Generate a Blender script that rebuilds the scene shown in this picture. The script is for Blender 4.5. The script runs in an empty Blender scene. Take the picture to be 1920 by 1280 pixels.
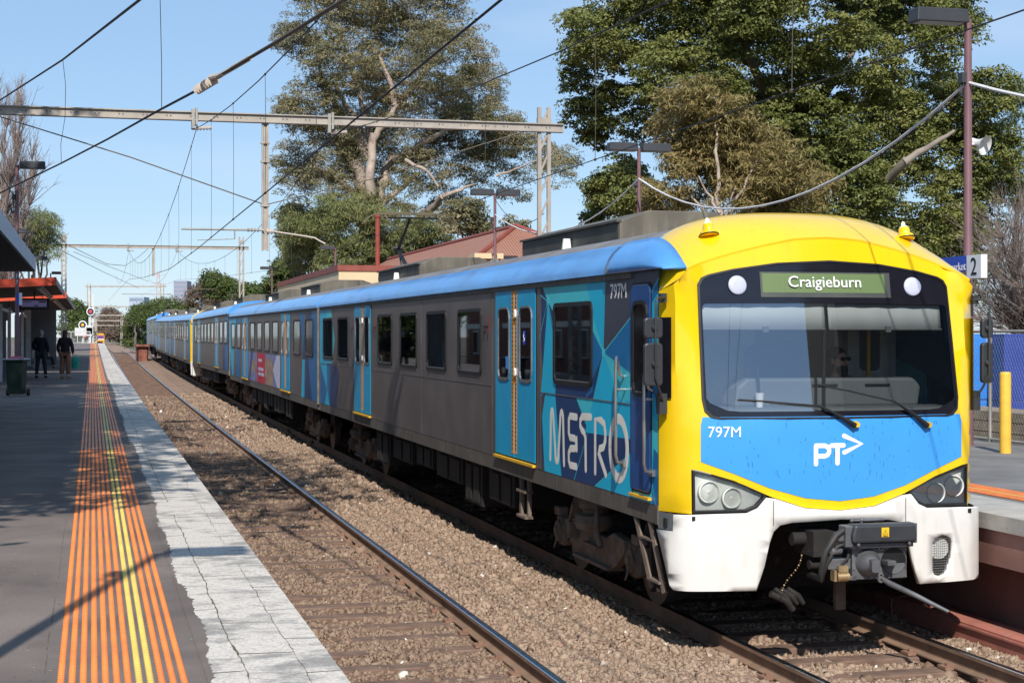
import bpy, bmesh, math, random
import numpy as np
from mathutils import Vector, Matrix
from mathutils.geometry import delaunay_2d_cdt
random.seed(7); RNG = np.random.default_rng(7)
SC = bpy.context.scene; COL = SC.collection
# ------------------------------------------------------------------ camera, world, sun, exposure
TH = math.radians(14.467); CT, ST, TT = math.cos(TH), math.sin(TH), math.tan(TH)
cd = bpy.data.cameras.new('camera'); cam = bpy.data.objects.new('camera', cd); COL.objects.link(cam)
cam.location = (0, 0, 2.7); cam.rotation_euler = (math.radians(90), 0, -TH)
cd.lens = 3050/1920*36; cd.sensor_width = 36; cd.shift_y = -9/1920; cd.clip_end = 9000; cd.clip_start = .1
SC.camera = cam
SUN_EL = math.radians(41); SUN_AZ = math.radians(180) + TH      # behind the photographer
W = bpy.data.worlds.new('World'); SC.world = W; W.use_nodes = True
nt = W.node_tree; bg = nt.nodes['Background']; sky = nt.nodes.new('ShaderNodeTexSky')
sky.sky_type = 'NISHITA'; sky.sun_disc = False; sky.sun_elevation = SUN_EL; sky.sun_rotation = SUN_AZ
sky.air_density = .9; sky.dust_density = .15; sky.ozone_density = 1.8; sky.altitude = 30
# clear winter sky: the sky model evened out a little towards its own pale blue
mixs = nt.nodes.new('ShaderNodeMix'); mixs.data_type = 'RGBA'; mixs.inputs[0].default_value = .45; mixs.inputs[7].default_value = (4.1, 6.7, 10.4, 1)
nt.links.new(sky.outputs[0], mixs.inputs[6]); tcw = nt.nodes.new('ShaderNodeTexCoord'); mpw = nt.nodes.new('ShaderNodeMapping'); mpw.inputs['Scale'].default_value = (1.2, 1.2, 7); nzw = nt.nodes.new('ShaderNodeTexNoise'); nzw.inputs['Scale'].default_value = 2.2; nzw.inputs['Detail'].default_value = 8
rmw = nt.nodes.new('ShaderNodeMapRange'); rmw.inputs[1].default_value = .5; rmw.inputs[2].default_value = .8; rmw.inputs[4].default_value = .30; mxw = nt.nodes.new('ShaderNodeMix'); mxw.data_type = 'RGBA'; mxw.inputs[7].default_value = (8.2, 9.0, 10.2, 1)   # thin high cloud
nt.links.new(tcw.outputs['Generated'], mpw.inputs[0]); nt.links.new(mpw.outputs[0], nzw.inputs[0]); nt.links.new(nzw.outputs[0], rmw.inputs[0]); nt.links.new(rmw.outputs[0], mxw.inputs[0]); nt.links.new(mixs.outputs[2], mxw.inputs[6]); nt.links.new(mxw.outputs[2], bg.inputs[0]); bg.inputs[1].default_value = .105
sl = bpy.data.lights.new('sun', 'SUN'); sl.energy = 5.0; sl.angle = math.radians(.55); sl.color = (1, .955, .88)
so = bpy.data.objects.new('sun', sl); COL.objects.link(so)
dsun = Vector((ST*math.cos(SUN_EL), CT*math.cos(SUN_EL), -math.sin(SUN_EL)))
so.rotation_euler = dsun.to_track_quat('-Z', 'Y').to_euler(); so.location = (-10, -30, 40)
SC.view_settings.view_transform = 'Standard'; SC.view_settings.look = 'None'
SC.view_settings.exposure = 0.0; SC.view_settings.gamma = 1
SC.cycles.max_bounces = 7; SC.cycles.transparent_max_bounces = 16; SC.cycles.caustics_reflective = False; SC.cycles.caustics_refractive = False

# ------------------------------------------------------------------ placing helpers (x across the tracks, y along them, z above rail)
def CP(px, py, Y):
    X = (px-960)/3050*Y
    return Vector((X*CT+Y*ST, -X*ST+Y*CT, 2.7-(py-631)/3050*Y))
def PS(px, py, s): return CP(px, py, (s/CT)/((px-960)/3050+TT))
def PZ(px, py, z): return CP(px, py, 3050*(2.7-z)/(py-631))
def PU(px, py, u): return CP(px, py, u/(CT-(px-960)/3050*ST))
def rise(u):
    u = max(0, u)
    if u < 165: return 3.5e-5*u*u
    t = min(1, (u-165)/140); return .953*(1-t*t*(3-2*t))
# ------------------------------------------------------------------ objects
def tag(o, label=None, cat=None, group=None, kind=None):
    for k, v in (('label', label), ('category', cat), ('group', group), ('kind', kind)):
        if v: o[k] = v
    return o
def empty(name, loc, label=None, cat=None, group=None, kind=None, rz=0, rx=0):
    o = bpy.data.objects.new(name, None); COL.objects.link(o); o.location = loc; o.rotation_euler = (rx, 0, rz)
    return tag(o, label, cat, group, kind)
def copy_tree(o, parent=None):
    c = o.copy(); COL.objects.link(c); c.parent = parent
    for ch in list(o.children): copy_tree(ch, c)
    return c
def link(name, me, mats, parent=None, smooth=None):
    o = bpy.data.objects.new(name, me); COL.objects.link(o)
    if not isinstance(mats, (list, tuple)): mats = [mats]
    for m in mats: me.materials.append(m)
    if parent is not None: o.parent = parent
    if smooth:
        me.shade_smooth(); me.set_sharp_from_angle(angle=math.radians(smooth))
    return o
class MB:
    def __init__(s): s.v = []; s.f = []; s.m = []; s.mi = 0
    def add(s, vs, fs, M=None):
        o = len(s.v)
        s.v += [tuple(M @ Vector(p)) if M is not None else tuple(p) for p in vs]
        s.f += [[i+o for i in f] for f in fs]; s.m += [s.mi]*len(fs); return s
    def box(s, c, d, M=None, rz=0, taper=1):
        x, y, z = [q/2 for q in d]; t = taper
        vs = [(-x,-y,-z),(x,-y,-z),(x,y,-z),(-x,y,-z),(-x*t,-y*t,z),(x*t,-y*t,z),(x*t,y*t,z),(-x*t,y*t,z)]
        R = Matrix.Translation(c) @ Matrix.Rotation(rz, 4, 'Z')
        if M is not None: R = M @ R
        return s.add(vs, [(3,2,1,0),(4,5,6,7),(0,1,5,4),(1,2,6,5),(2,3,7,6),(3,0,4,7)], R)
    def b2(s, lo, hi): return s.box([(a+b)/2 for a, b in zip(lo, hi)], [abs(b-a) for a, b in zip(lo, hi)])
    def bar(s, p, q, w, h=None, up=(0, 0, 1)):
        p, q = Vector(p), Vector(q); h = h or w; d = (q-p); L = d.length
        if L < 1e-6: return s
        d /= L; u = Vector(up)
        if abs(d.dot(u)) > .99: u = Vector((1, 0, 0)) if abs(d.x) < .9 else Vector((0, 1, 0))
        r = d.cross(u).normalized(); u = r.cross(d)
        M = Matrix((r.to_4d(), d.to_4d(), u.to_4d(), (0, 0, 0, 1))).transposed()
        for i in range(3): M[3][i] = 0
        M.translation = (p+q)/2; M[3][3] = 1
        return s.box((0, 0, 0), (w, L, h), M)
    def tube(s, pts, r, n=8, caps=True, flat=None):
        pts = [Vector(p) for p in pts]; o = len(s.v); k = len(pts); up = None
        rs = r if isinstance(r, (list, tuple)) else [r]*k
        for i, p in enumerate(pts):
            d = (pts[min(i+1, k-1)]-pts[max(i-1, 0)])
            d = d.normalized() if d.length > 1e-9 else Vector((0, 0, 1))
            if up is None: up = Vector((0, 0, 1)) if abs(d.z) < .9 else Vector((1, 0, 0))
            a = d.cross(up).normalized(); up2 = a.cross(d).normalized(); up = up2
            for j in range(n):
                t = 2*math.pi*j/n; v = a*(rs[i]*math.cos(t))+up2*(rs[i]*math.sin(t))
                if flat is not None:
                    f = Vector(flat[0]); v = v - f*v.dot(f)*(1-flat[1])
                s.v.append(tuple(p+v))
        fs = [(o+i*n+j, o+i*n+(j+1) % n, o+(i+1)*n+(j+1) % n, o+(i+1)*n+j) for i in range(k-1) for j in range(n)]
        if caps: fs += [tuple(o+j for j in range(n))[::-1], tuple(o+(k-1)*n+j for j in range(n))]
        s.f += [list(f) for f in fs]; s.m += [s.mi]*len(fs); return s
    def cyl(s, p, q, r, r2=None, n=16): return s.tube([p, q], [r, r if r2 is None else r2], n)
    def lathe(s, prof, M=None, n=20):   # prof: (radius, height) about local z
        k = len(prof); vs = [(r*math.cos(2*math.pi*j/n), r*math.sin(2*math.pi*j/n), z) for r, z in prof for j in range(n)]
        fs = [(i*n+j, i*n+(j+1) % n, (i+1)*n+(j+1) % n, (i+1)*n+j) for i in range(k-1) for j in range(n)]
        fs += [tuple(range(n))[::-1], tuple((k-1)*n+j for j in range(n))]
        return s.add(vs, fs, M)
    def ball(s, c, r, n=12, M=None):
        r = r if isinstance(r, (list, tuple)) else (r, r, r); k = n//2+1
        vs = []; fs = []
        for i in range(1, k):
            a = math.pi*i/k
            for j in range(n): vs.append((c[0]+r[0]*math.sin(a)*math.cos(2*math.pi*j/n), c[1]+r[1]*math.sin(a)*math.sin(2*math.pi*j/n), c[2]+r[2]*math.cos(a)))
        for i in range(k-2):
            for j in range(n): fs.append((i*n+j, (i+1)*n+j, (i+1)*n+(j+1) % n, i*n+(j+1) % n))
        vs += [(c[0], c[1], c[2]+r[2]), (c[0], c[1], c[2]-r[2])]; t = len(vs)
        for j in range(n): fs += [(t-2, j, (j+1) % n), (t-1, (k-2)*n+(j+1) % n, (k-2)*n+j)]
        return s.add(vs, fs, M)
    def prism(s, poly, h0, h1, M=None):  # poly in xy, extruded in z
        n = len(poly); vs = [(x, y, h0) for x, y in poly]+[(x, y, h1) for x, y in poly]
        return s.add(vs, [tuple(range(n))[::-1], tuple(range(n, 2*n))]+[(i, (i+1) % n, n+(i+1) % n, n+i) for i in range(n)], M)
    def build(s, name, mats, parent=None, world=False, smooth=None, bevel=0):
        me = bpy.data.meshes.new(name)
        v = s.v
        if world:
            p = parent; T = Vector((0, 0, 0))
            while p is not None: T += p.location; p = p.parent
            v = [(a-T.x, b-T.y, c-T.z) for a, b, c in v]
        me.from_pydata(v, [], s.f); 
        o = link(name, me, mats, parent)
        if any(s.m): me.polygons.foreach_set('material_index', s.m)
        if smooth: me.shade_smooth(); me.set_sharp_from_angle(angle=math.radians(smooth))
        me.update()
        if bevel:
            b = o.modifiers.new('bevel', 'BEVEL'); b.width = bevel; b.segments = 2; b.limit_method = 'ANGLE'; b.angle_limit = math.radians(40)
        return o
def thing(name, mb, mats, label, cat, group=None, kind=None, base=None, **kw):   # a one-mesh thing in world coordinates with its origin at its base
    if base is None:
        a = np.array(mb.v); base = ((a[:, 0].min()+a[:, 0].max())/2, (a[:, 1].min()+a[:, 1].max())/2, a[:, 2].min())
    mb.v = [(x-base[0], y-base[1], z-base[2]) for x, y, z in mb.v]
    o = mb.build(name, mats, None, **kw); o.location = base
    return tag(o, label, cat, group, kind)
def np_mesh(name, V, Fc, mats, parent=None, col=None, smooth=False):
    me = bpy.data.meshes.new(name); nf, k = Fc.shape
    me.vertices.add(len(V)); me.vertices.foreach_set('co', np.ascontiguousarray(V, dtype=np.float32).ravel())
    me.loops.add(nf*k); me.loops.foreach_set('vertex_index', np.ascontiguousarray(Fc, dtype=np.int32).ravel())
    me.polygons.add(nf); me.polygons.foreach_set('loop_start', np.arange(0, nf*k, k, dtype=np.int32))
    try: me.polygons.foreach_set('loop_total', np.full(nf, k, dtype=np.int32))
    except Exception: pass
    me.update(calc_edges=True)
    if col is not None:
        a = me.attributes.new('tint', 'FLOAT', 'FACE'); a.data.foreach_set('value', np.ascontiguousarray(col, dtype=np.float32))
    o = link(name, me, mats, parent)
    if smooth: me.shade_smooth()
    return o
def inpoly(x, y, P):
    c = False; n = len(P); j = n-1
    for i in range(n):
        if (P[i][1] > y) != (P[j][1] > y) and x < (P[j][0]-P[i][0])*(y-P[i][1])/(P[j][1]-P[i][1])+P[i][0]: c = not c
        j = i
    return c
def region(outline, regions=(), holes=(), step=.15, fn=None, mb=None, flip=False, strictgrid=True):
    """triangulated sheet: outline minus holes, faces take the index of the last region that holds them"""
    V = []; E = []
    for P in [outline]+[r[0] for r in regions]+list(holes):
        o = len(V); n = len(P); pts = []
        for i in range(n):
            a = P[i]; b = P[(i+1) % n]; L = math.hypot(b[0]-a[0], b[1]-a[1]); k = max(1, int(L/step+.5))
            pts += [(a[0]+(b[0]-a[0])*t/k, a[1]+(b[1]-a[1])*t/k) for t in range(k)]
        V += pts; E += [(o+i, o+(i+1) % len(pts)) for i in range(len(pts))]
    xs = [p[0] for p in outline]; ys = [p[1] for p in outline]
    x = min(xs)+step*.5
    while x < max(xs):
        y = min(ys)+step*.5
        while y < max(ys):
            if inpoly(x, y, outline): V.append((x+random.uniform(-.01, .01)*step, y+random.uniform(-.01, .01)*step))
            y += step
        x += step
    r = delaunay_2d_cdt([Vector(p) for p in V], E, [], 0, 1e-5)
    vs, fs = r[0], r[2]; mb = mb or MB(); o = len(mb.v)
    mb.v += [tuple(fn(p.x, p.y)) for p in vs]
    for f in fs:
        cx = sum(vs[i].x for i in f)/len(f); cy = sum(vs[i].y for i in f)/len(f)
        if not inpoly(cx, cy, outline) or any(inpoly(cx, cy, h) for h in holes): continue
        mi = mb.mi
        for P, m in regions:
            if inpoly(cx, cy, P): mi = m
        f = [i+o for i in f]
        mb.f.append(f[::-1] if flip else f); mb.m.append(mi)
    return mb
def rrect(x0, y0, x1, y1, r, n=4):
    P = []
    for cx, cy, a in ((x1-r, y1-r, 0), (x0+r, y1-r, 90), (x0+r, y0+r, 180), (x1-r, y0+r, 270)):
        for i in range(n+1):
            t = math.radians(a+90*i/n); P.append((cx+r*math.cos(t), cy+r*math.sin(t)))
    return P
def ring(mb, O, I, fn0, fn1):   # frame between two matching outlines, front at fn1 and sides down to fn0
    n = len(O); o = len(mb.v)
    mb.v += [tuple(fn1(*p)) for p in O]+[tuple(fn1(*p)) for p in I]+[tuple(fn0(*p)) for p in O]+[tuple(fn0(*p)) for p in I]
    for i in range(n):
        j = (i+1) % n
        for f in ((i, j, n+j, n+i), (2*n+i, 2*n+j, j, i), (n+i, n+j, 3*n+j, 3*n+i)):
            mb.f.append([o+k for k in f]); mb.m.append(mb.mi)
    return mb
def text_mb(txt, size, M, bold=0, extrude=.002, align='LEFT', sx=1, mb=None):
    c = bpy.data.curves.new('t', 'FONT'); c.body = txt; c.size = size; c.offset = bold; c.extrude = extrude; c.align_x = align; c.resolution_u = 3
    o = bpy.data.objects.new('t', c); COL.objects.link(o)
    me = bpy.data.meshes.new_from_object(o.evaluated_get(bpy.context.evaluated_depsgraph_get()))
    mb = mb or MB(); mb.add([(v.co.x*sx, v.co.y, v.co.z) for v in me.vertices], [tuple(p.vertices) for p in me.polygons], M)
    bpy.data.objects.remove(o); bpy.data.curves.remove(c); bpy.data.meshes.remove(me); return mb
# ------------------------------------------------------------------ materials
def newmat(name):
    m = bpy.data.materials.new(name); m.use_nodes = True; return m, m.node_tree.nodes, m.node_tree.links, m.node_tree.nodes['Principled BSDF']
def c4(c): return (c[0], c[1], c[2], 1)
def mk(name, col, rough=.6, metal=0, var=.12, vs=3, spots=None, sp_s=20, sp_t=.6, bump=0, bs=30, emit=0, coat=0, streak=None, spec=.5, st_s=(3, 3, .4), coord='Object'):
    """paint / stone / metal with tonal variation, optional dirt spots and vertical streaks"""
    m, N, L, b = newmat(name)
    tc = N.new('ShaderNodeTexCoord'); out = tc.outputs[coord]
    n1 = N.new('ShaderNodeTexNoise'); n1.inputs['Scale'].default_value = vs; n1.inputs['Detail'].default_value = 5; L.new(out, n1.inputs[0])
    r = N.new('ShaderNodeMapRange'); r.inputs[1].default_value = .3; r.inputs[2].default_value = .7; r.inputs[3].default_value = 1-var; r.inputs[4].default_value = 1+var
    L.new(n1.outputs[0], r.inputs[0])
    mx = N.new('ShaderNodeVectorMath'); mx.operation = 'SCALE'; mx.inputs[0].default_value = col; L.new(r.outputs[0], mx.inputs['Scale'])
    cur = mx.outputs[0]
    def over(cur, fac, c):
        q = N.new('ShaderNodeMix'); q.data_type = 'RGBA'; L.new(fac, q.inputs[0]); L.new(cur, q.inputs[6]); q.inputs[7].default_value = c4(c); return q.outputs[2]
    if spots:
        n2 = N.new('ShaderNodeTexNoise'); n2.inputs['Scale'].default_value = sp_s; n2.inputs['Detail'].default_value = 6; n2.inputs['Roughness'].default_value = .7; L.new(out, n2.inputs[0])
        q = N.new('ShaderNodeMapRange'); q.inputs[1].default_value = sp_t; q.inputs[2].default_value = sp_t+.1; L.new(n2.outputs[0], q.inputs[0]); cur = over(cur, q.outputs[0], spots)
    if streak:
        mp = N.new('ShaderNodeMapping'); mp.inputs['Scale'].default_value = st_s; L.new(out, mp.inputs[0])
        n3 = N.new('ShaderNodeTexNoise'); n3.inputs['Scale'].default_value = 4; n3.inputs['Detail'].default_value = 6; L.new(mp.outputs[0], n3.inputs[0])
        q = N.new('ShaderNodeMapRange'); q.inputs[1].default_value = .52; q.inputs[2].default_value = .75; q.inputs[4].default_value = streak[3] if len(streak) > 3 else .5; L.new(n3.outputs[0], q.inputs[0]); cur = over(cur, q.outputs[0], streak[:3])
    L.new(cur, b.inputs['Base Color']); b.inputs['Roughness'].default_value = rough; b.inputs['Metallic'].default_value = metal
    b.inputs['Specular IOR Level'].default_value = spec
    if var and rough < .6:
        rr = N.new('ShaderNodeMapRange'); rr.inputs[3].default_value = max(.02, rough-.08); rr.inputs[4].default_value = rough+.12; L.new(n1.outputs[0], rr.inputs[0]); L.new(rr.outputs[0], b.inputs['Roughness'])
    if coat: b.inputs['Coat Weight'].default_value = coat; b.inputs['Coat Roughness'].default_value = .08
    if emit: L.new(cur, b.inputs['Emission Color']); b.inputs['Emission Strength'].default_value = emit
    if bump:
        nb = N.new('ShaderNodeTexNoise'); nb.inputs['Scale'].default_value = bs; nb.inputs['Detail'].default_value = 5; L.new(out, nb.inputs[0])
        bn = N.new('ShaderNodeBump'); bn.inputs['Strength'].default_value = min(1, bump); bn.inputs['Distance'].default_value = .01*max(1, bump); L.new(nb.outputs[0], bn.inputs['Height']); L.new(bn.outputs[0], b.inputs['Normal'])
    return m
def glassmat(name, tint=(.8, .85, .85), refl=.1, rough=.02):
    m, N, L, b = newmat(name); N.remove(b); o = N['Material Output']
    t = N.new('ShaderNodeBsdfTransparent'); t.inputs[0].default_value = c4(tint)
    g = N.new('ShaderNodeBsdfGlossy'); g.inputs['Roughness'].default_value = rough; g.inputs[0].default_value = (.9, .95, 1, 1)
    f = N.new('ShaderNodeFresnel'); f.inputs[0].default_value = 1.5; a = N.new('ShaderNodeMath'); a.operation = 'ADD'; a.inputs[1].default_value = refl; a.use_clamp = True
    L.new(f.outputs[0], a.inputs[0]); x = N.new('ShaderNodeMixShader'); L.new(a.outputs[0], x.inputs[0]); L.new(t.outputs[0], x.inputs[1]); L.new(g.outputs[0], x.inputs[2]); L.new(x.outputs[0], o.inputs[0]); return m
def leafmat(name, cols, rough=.5, trans=.25, spec=.3):
    """leaf colour picked per leaf between the given colours"""
    m, N, L, b = newmat(name); at = N.new('ShaderNodeAttribute'); at.attribute_name = 'tint'
    cr = N.new('ShaderNodeValToRGB'); e = cr.color_ramp.elements
    while len(e) < len(cols): e.new(.5)
    for i, c in enumerate(cols): e[i].position = i/(len(cols)-1); e[i].color = c4(c)
    L.new(at.outputs['Fac'], cr.inputs[0]); L.new(cr.outputs[0], b.inputs['Base Color']); b.inputs['Roughness'].default_value = rough; b.inputs['Specular IOR Level'].default_value = spec
    t = N.new('ShaderNodeBsdfTranslucent'); L.new(cr.outputs[0], t.inputs[0]); x = N.new('ShaderNodeMixShader'); x.inputs[0].default_value = trans
    L.new(b.outputs[0], x.inputs[1]); L.new(t.outputs[0], x.inputs[2]); L.new(x.outputs[0], N['Material Output'].inputs[0]); return m
def brickmat(name, c1, c2, mortar, sx=.24, sz=.086):
    m, N, L, b = newmat(name); tc = N.new('ShaderNodeTexCoord'); sp = N.new('ShaderNodeSeparateXYZ'); L.new(tc.outputs['Object'], sp.inputs[0])
    a = N.new('ShaderNodeMath'); a.operation = 'ADD'; L.new(sp.outputs[0], a.inputs[0]); L.new(sp.outputs[1], a.inputs[1])
    cb = N.new('ShaderNodeCombineXYZ'); L.new(a.outputs[0], cb.inputs[0]); L.new(sp.outputs[2], cb.inputs[1])
    br = N.new('ShaderNodeTexBrick'); br.inputs['Scale'].default_value = 1; br.inputs['Brick Width'].default_value = sx; br.inputs['Row Height'].default_value = sz; br.inputs['Mortar Size'].default_value = .008
    br.inputs[1].default_value = c4(c1); br.inputs[2].default_value = c4(c2); br.inputs[3].default_value = c4(mortar); L.new(cb.outputs[0], br.inputs[0]); L.new(br.outputs[0], b.inputs[0]); b.inputs['Roughness'].default_value = .85
    return m
M = {}
M['steel'] = mk('dark_steel_side', (.235, .205, .20), .36, .6, .18, 1.5, bump=.03, bs=60, streak=(.24, .20, .17, .4), st_s=(2, 2.5, .3))
M['sole'] = mk('sole_bar', (.13, .115, .10), .6, .3, .25, 3, streak=(.3, .27, .24, .5), st_s=(1, 6, .5))
M['roofblue'] = mk('roof_blue_paint', (.09, .34, .78), .3, 0, .15, 1.2, coat=.3, streak=(.02, .12, .45, .5), st_s=(1, .35, 1))
M['roofgrey'] = mk('roof_grey', (.20, .19, .19), .7, 0, .25, 2, spots=(.12, .11, .1), sp_s=6)
M['pod'] = mk('roof_unit_grey', (.125, .11, .085), .6, 0, .25, 3, streak=(.28, .25, .2, .45), st_s=(3, 3, .3))
M['poddark'] = mk('roof_unit_side', (.07, .07, .065), .6, .1, .25, 3)
M['yellow'] = mk('cab_yellow', (.93, .60, .008), .25, 0, .04, 1.5, coat=.5, spots=(.45, .30, .06), sp_s=38, sp_t=.735, streak=(.70, .42, .03, .22), st_s=(3, 3, .5))
M['fblue'] = mk('front_blue', (.055, .34, .84), .35, 0, .04, 2, coat=.2)
M['bugs'] = mk('insect_marks', (.03, .13, .3), .7)
M['white'] = mk('bumper_white', (.78, .75, .70), .4, 0, .04, 3, spots=(.45, .38, .31), sp_s=22, sp_t=.68, coat=.2, streak=(.5, .44, .37, .25), st_s=(2, 2, .8))
M['black'] = mk('black_rubber', (.012, .012, .013), .45, 0, .2, 6)
M['blackg'] = mk('black_glaze', (.012, .012, .018), .06, 0, .1, 6, spec=.6)
M['pane'] = mk('carriage_glass', (.006, .007, .008), .03, 0, .3, 2, spec=.35)
M['sglass'] = glassmat('side_glass', (.30, .32, .33), .015)
M['wglass'] = glassmat('windscreen_glass', (.94, .96, .97), .24)
M['cglass'] = glassmat('clear_glass', (.93, .95, .95), .02)
M['doorblue'] = mk('door_blue', (.012, .40, .72), .32, 0, .06, 2, spec=.3, streak=(.02, .25, .45, .3))
M['cabdoor'] = mk('cab_door_blue', (.012, .085, .30), .3, 0, .06, 2, coat=.3)
M['cyan'] = mk('livery_cyan', (.015, .52, .80), .32, 0, .05, 2, spec=.3)
M['cyanl'] = mk('livery_light_cyan', (.07, .62, .74), .32, 0, .05, 2, spec=.3)
M['navy'] = mk('livery_navy', (.018, .055, .17), .32, 0, .08, 2, spec=.3)
M['midb'] = mk('livery_mid_blue', (.012, .17, .42), .32, 0, .08, 2, spec=.3)
M['grape'] = mk('livery_slate', (.075, .08, .12), .35, .2, .08, 2)
M['cream'] = mk('livery_cream', (.92, .88, .80), .45, 0, .05)
M['text'] = mk('white_lettering', (.88, .88, .88), .5, 0, .03)
M['orange'] = mk('door_edge_orange', (.85, .33, .01), .5, 0, .1, 5)
M['stepy'] = mk('step_edge_yellow', (.75, .42, .02), .6, 0, .15, 5)
M['redm'] = mk('red_mark', (.65, .02, .02), .5)
M['chrome'] = mk('handrail_steel', (.55, .52, .49), .3, .9, .1, 5)
M['grim'] = mk('window_trim', (.30, .29, .28), .4, .7, .15, 6)
M['dust'] = mk('brake_dust_brown', (.18, .135, .105), .85, 0, .3, 7, spots=(.09, .07, .06), sp_s=12, sp_t=.6, bump=.3, bs=30)
M['dark'] = mk('underframe_dark', (.018, .015, .014), .85, 0, .3, 4, spots=(.06, .045, .035), sp_s=5, sp_t=.6)
M['wheel'] = mk('wheel_tread', (.10, .085, .075), .6, .3, .2, 5)
M['iron'] = mk('coupler_iron', (.17, .17, .18), .5, .5, .25, 6, spots=(.10, .06, .04), sp_s=8, sp_t=.6)
M['brass'] = mk('brass_valve', (.55, .40, .22), .4, .7, .2, 9)
M['hose'] = mk('hose_rubber', (.03, .027, .025), .6, 0, .25, 9)
M['grey'] = mk('mid_grey_plastic', (.13, .135, .14), .45, 0, .1, 5)
M['lgrey'] = mk('cab_lining', (.66, .68, .70), .7, 0, .06, 2)
M['dash'] = mk('dashboard_grey', (.13, .145, .15), .6, 0, .06, 4)
M['blind'] = mk('sun_blind', (.50, .54, .53), .8, 0, .06, 3)
M['led'] = mk('destination_screen', (.13, .19, .07), .5, 0, .06, 80)
M['lampw'] = mk('lamp_white', (.50, .52, .66), .3, 0, .1, 90, emit=.06)
M['refl'] = mk('lamp_reflector', (.85, .85, .82), .25, .35, .1, 20)
M['lampcase'] = mk('lamp_case', (.82, .82, .76), .55, 0, .1, 9)
M['warny'] = mk('warning_yellow', (.85, .50, .02), .5)
M['ady'] = mk('advert_blue', (.22, .24, .45), .45, 0, .3, 2)
M['adr'] = mk('advert_red', (.62, .03, .06), .45, 0, .05)
M['adb'] = mk('advert_brown', (.40, .27, .20), .45, 0, .5, 4)
M['adw'] = mk('advert_white', (.62, .62, .75), .45, 0, .1)
M['lampb2'] = mk('mirror_black', (.035, .037, .042), .4, 0, .1, 5)
# ------------------------------------------------------------------ the train: carriage space has x across, y back from the nose, z above rail
KN = [(0, 0), (1.30, .135), (1.38, .165), (1.43, .20), (1.465, .27), (1.49, .36), (1.52, .49)]
def nose(d, z, off=0):
    a = min(1.52, abs(d))
    if a <= 1.3: y = .08*a*a
    else:
        y = KN[-1][1]
        for (p, q), (r, t) in zip(KN[1:], KN[2:]):
            if p <= a <= r: y = q+(t-q)*(a-p)/(r-p); break
    lean = .17*max(0, z-1.95); k = min(1, max(0, (a-1.22)/.28)); lean *= 1-k*k*(3-2*k)
    n = min(1, max(0, (a-1.28)/.2))      # normal swings from -y to +-x round the corner
    return ((d+math.copysign(off*n, d)) if a > 1.28 else d, y+lean-off*(1-n), z)
def NF(off): return lambda d, z: nose(d, z, off)
def sym(half): return half+[(-x, z) for x, z in reversed(half) if x > 0]
BROW = [(0, 3.575), (.3, 3.56), (.6, 3.50), (.9, 3.425), (1.15, 3.35), (1.3, 3.29), (1.4, 3.22), (1.46, 3.16), (1.52, 3.10)]
def brow(d):
    d = min(1.52, abs(d))
    for (a, b), (c, e) in zip(BROW, BROW[1:]):
        if a <= d <= c: return b+(e-b)*(d-a)/(c-a)
    return 3.1
def roofz(d, top=3.80, ez=3.31):
    return ez+(top-ez)*(max(0, 1-(min(1.52, abs(d))/1.52)**3.0))**.62
YLOW = [(0, 1.172), (.33, 1.20), (.65, 1.305), (.97, 1.445), (1.27, 1.535), (1.52, 1.60)]
WS = [(0, 3.383), (.5, 3.357), (.9, 3.30), (1.12, 3.25), (1.185, 3.22), (1.22, 3.16), (1.232, 2.7), (1.242, 2.15), (1.225, 2.05), (1.17, 1.995), (1.1, 1.982), (.5, 1.98), (0, 1.978)]
GL = [(0, 3.0), (1.165, 2.99), (1.19, 2.96), (1.20, 2.16), (1.17, 2.12), (1.02, 2.055), (.9, 2.045), (0, 2.045)]
BL = [(0, 2.0), (1.245, 2.0), (1.262, 1.93), (1.262, 1.612), (.97, 1.505), (.65, 1.375), (.33, 1.285), (0, 1.252)]
LAMP = [(1.33, 1.54), (1.325, 1.165), (.85, 1.175), (.76, 1.215), (.685, 1.30), (.70, 1.325), (.9, 1.415), (1.12, 1.485)]
BUMP = [(0, 1.168), (.33, 1.196), (.60, 1.285), (.68, 1.295), (.755, 1.205), (.85, 1.163), (1.33, 1.153), (1.452, 1.15), (1.455, 1.0), (1.52, .995), (1.51, .9), (1.47, .52), (1.45, .49), (.77, .488), (.70, .70), (.655, .90), (.62, 1.0), (.56, 1.055), (.45, 1.075), (0, 1.092)]
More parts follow.
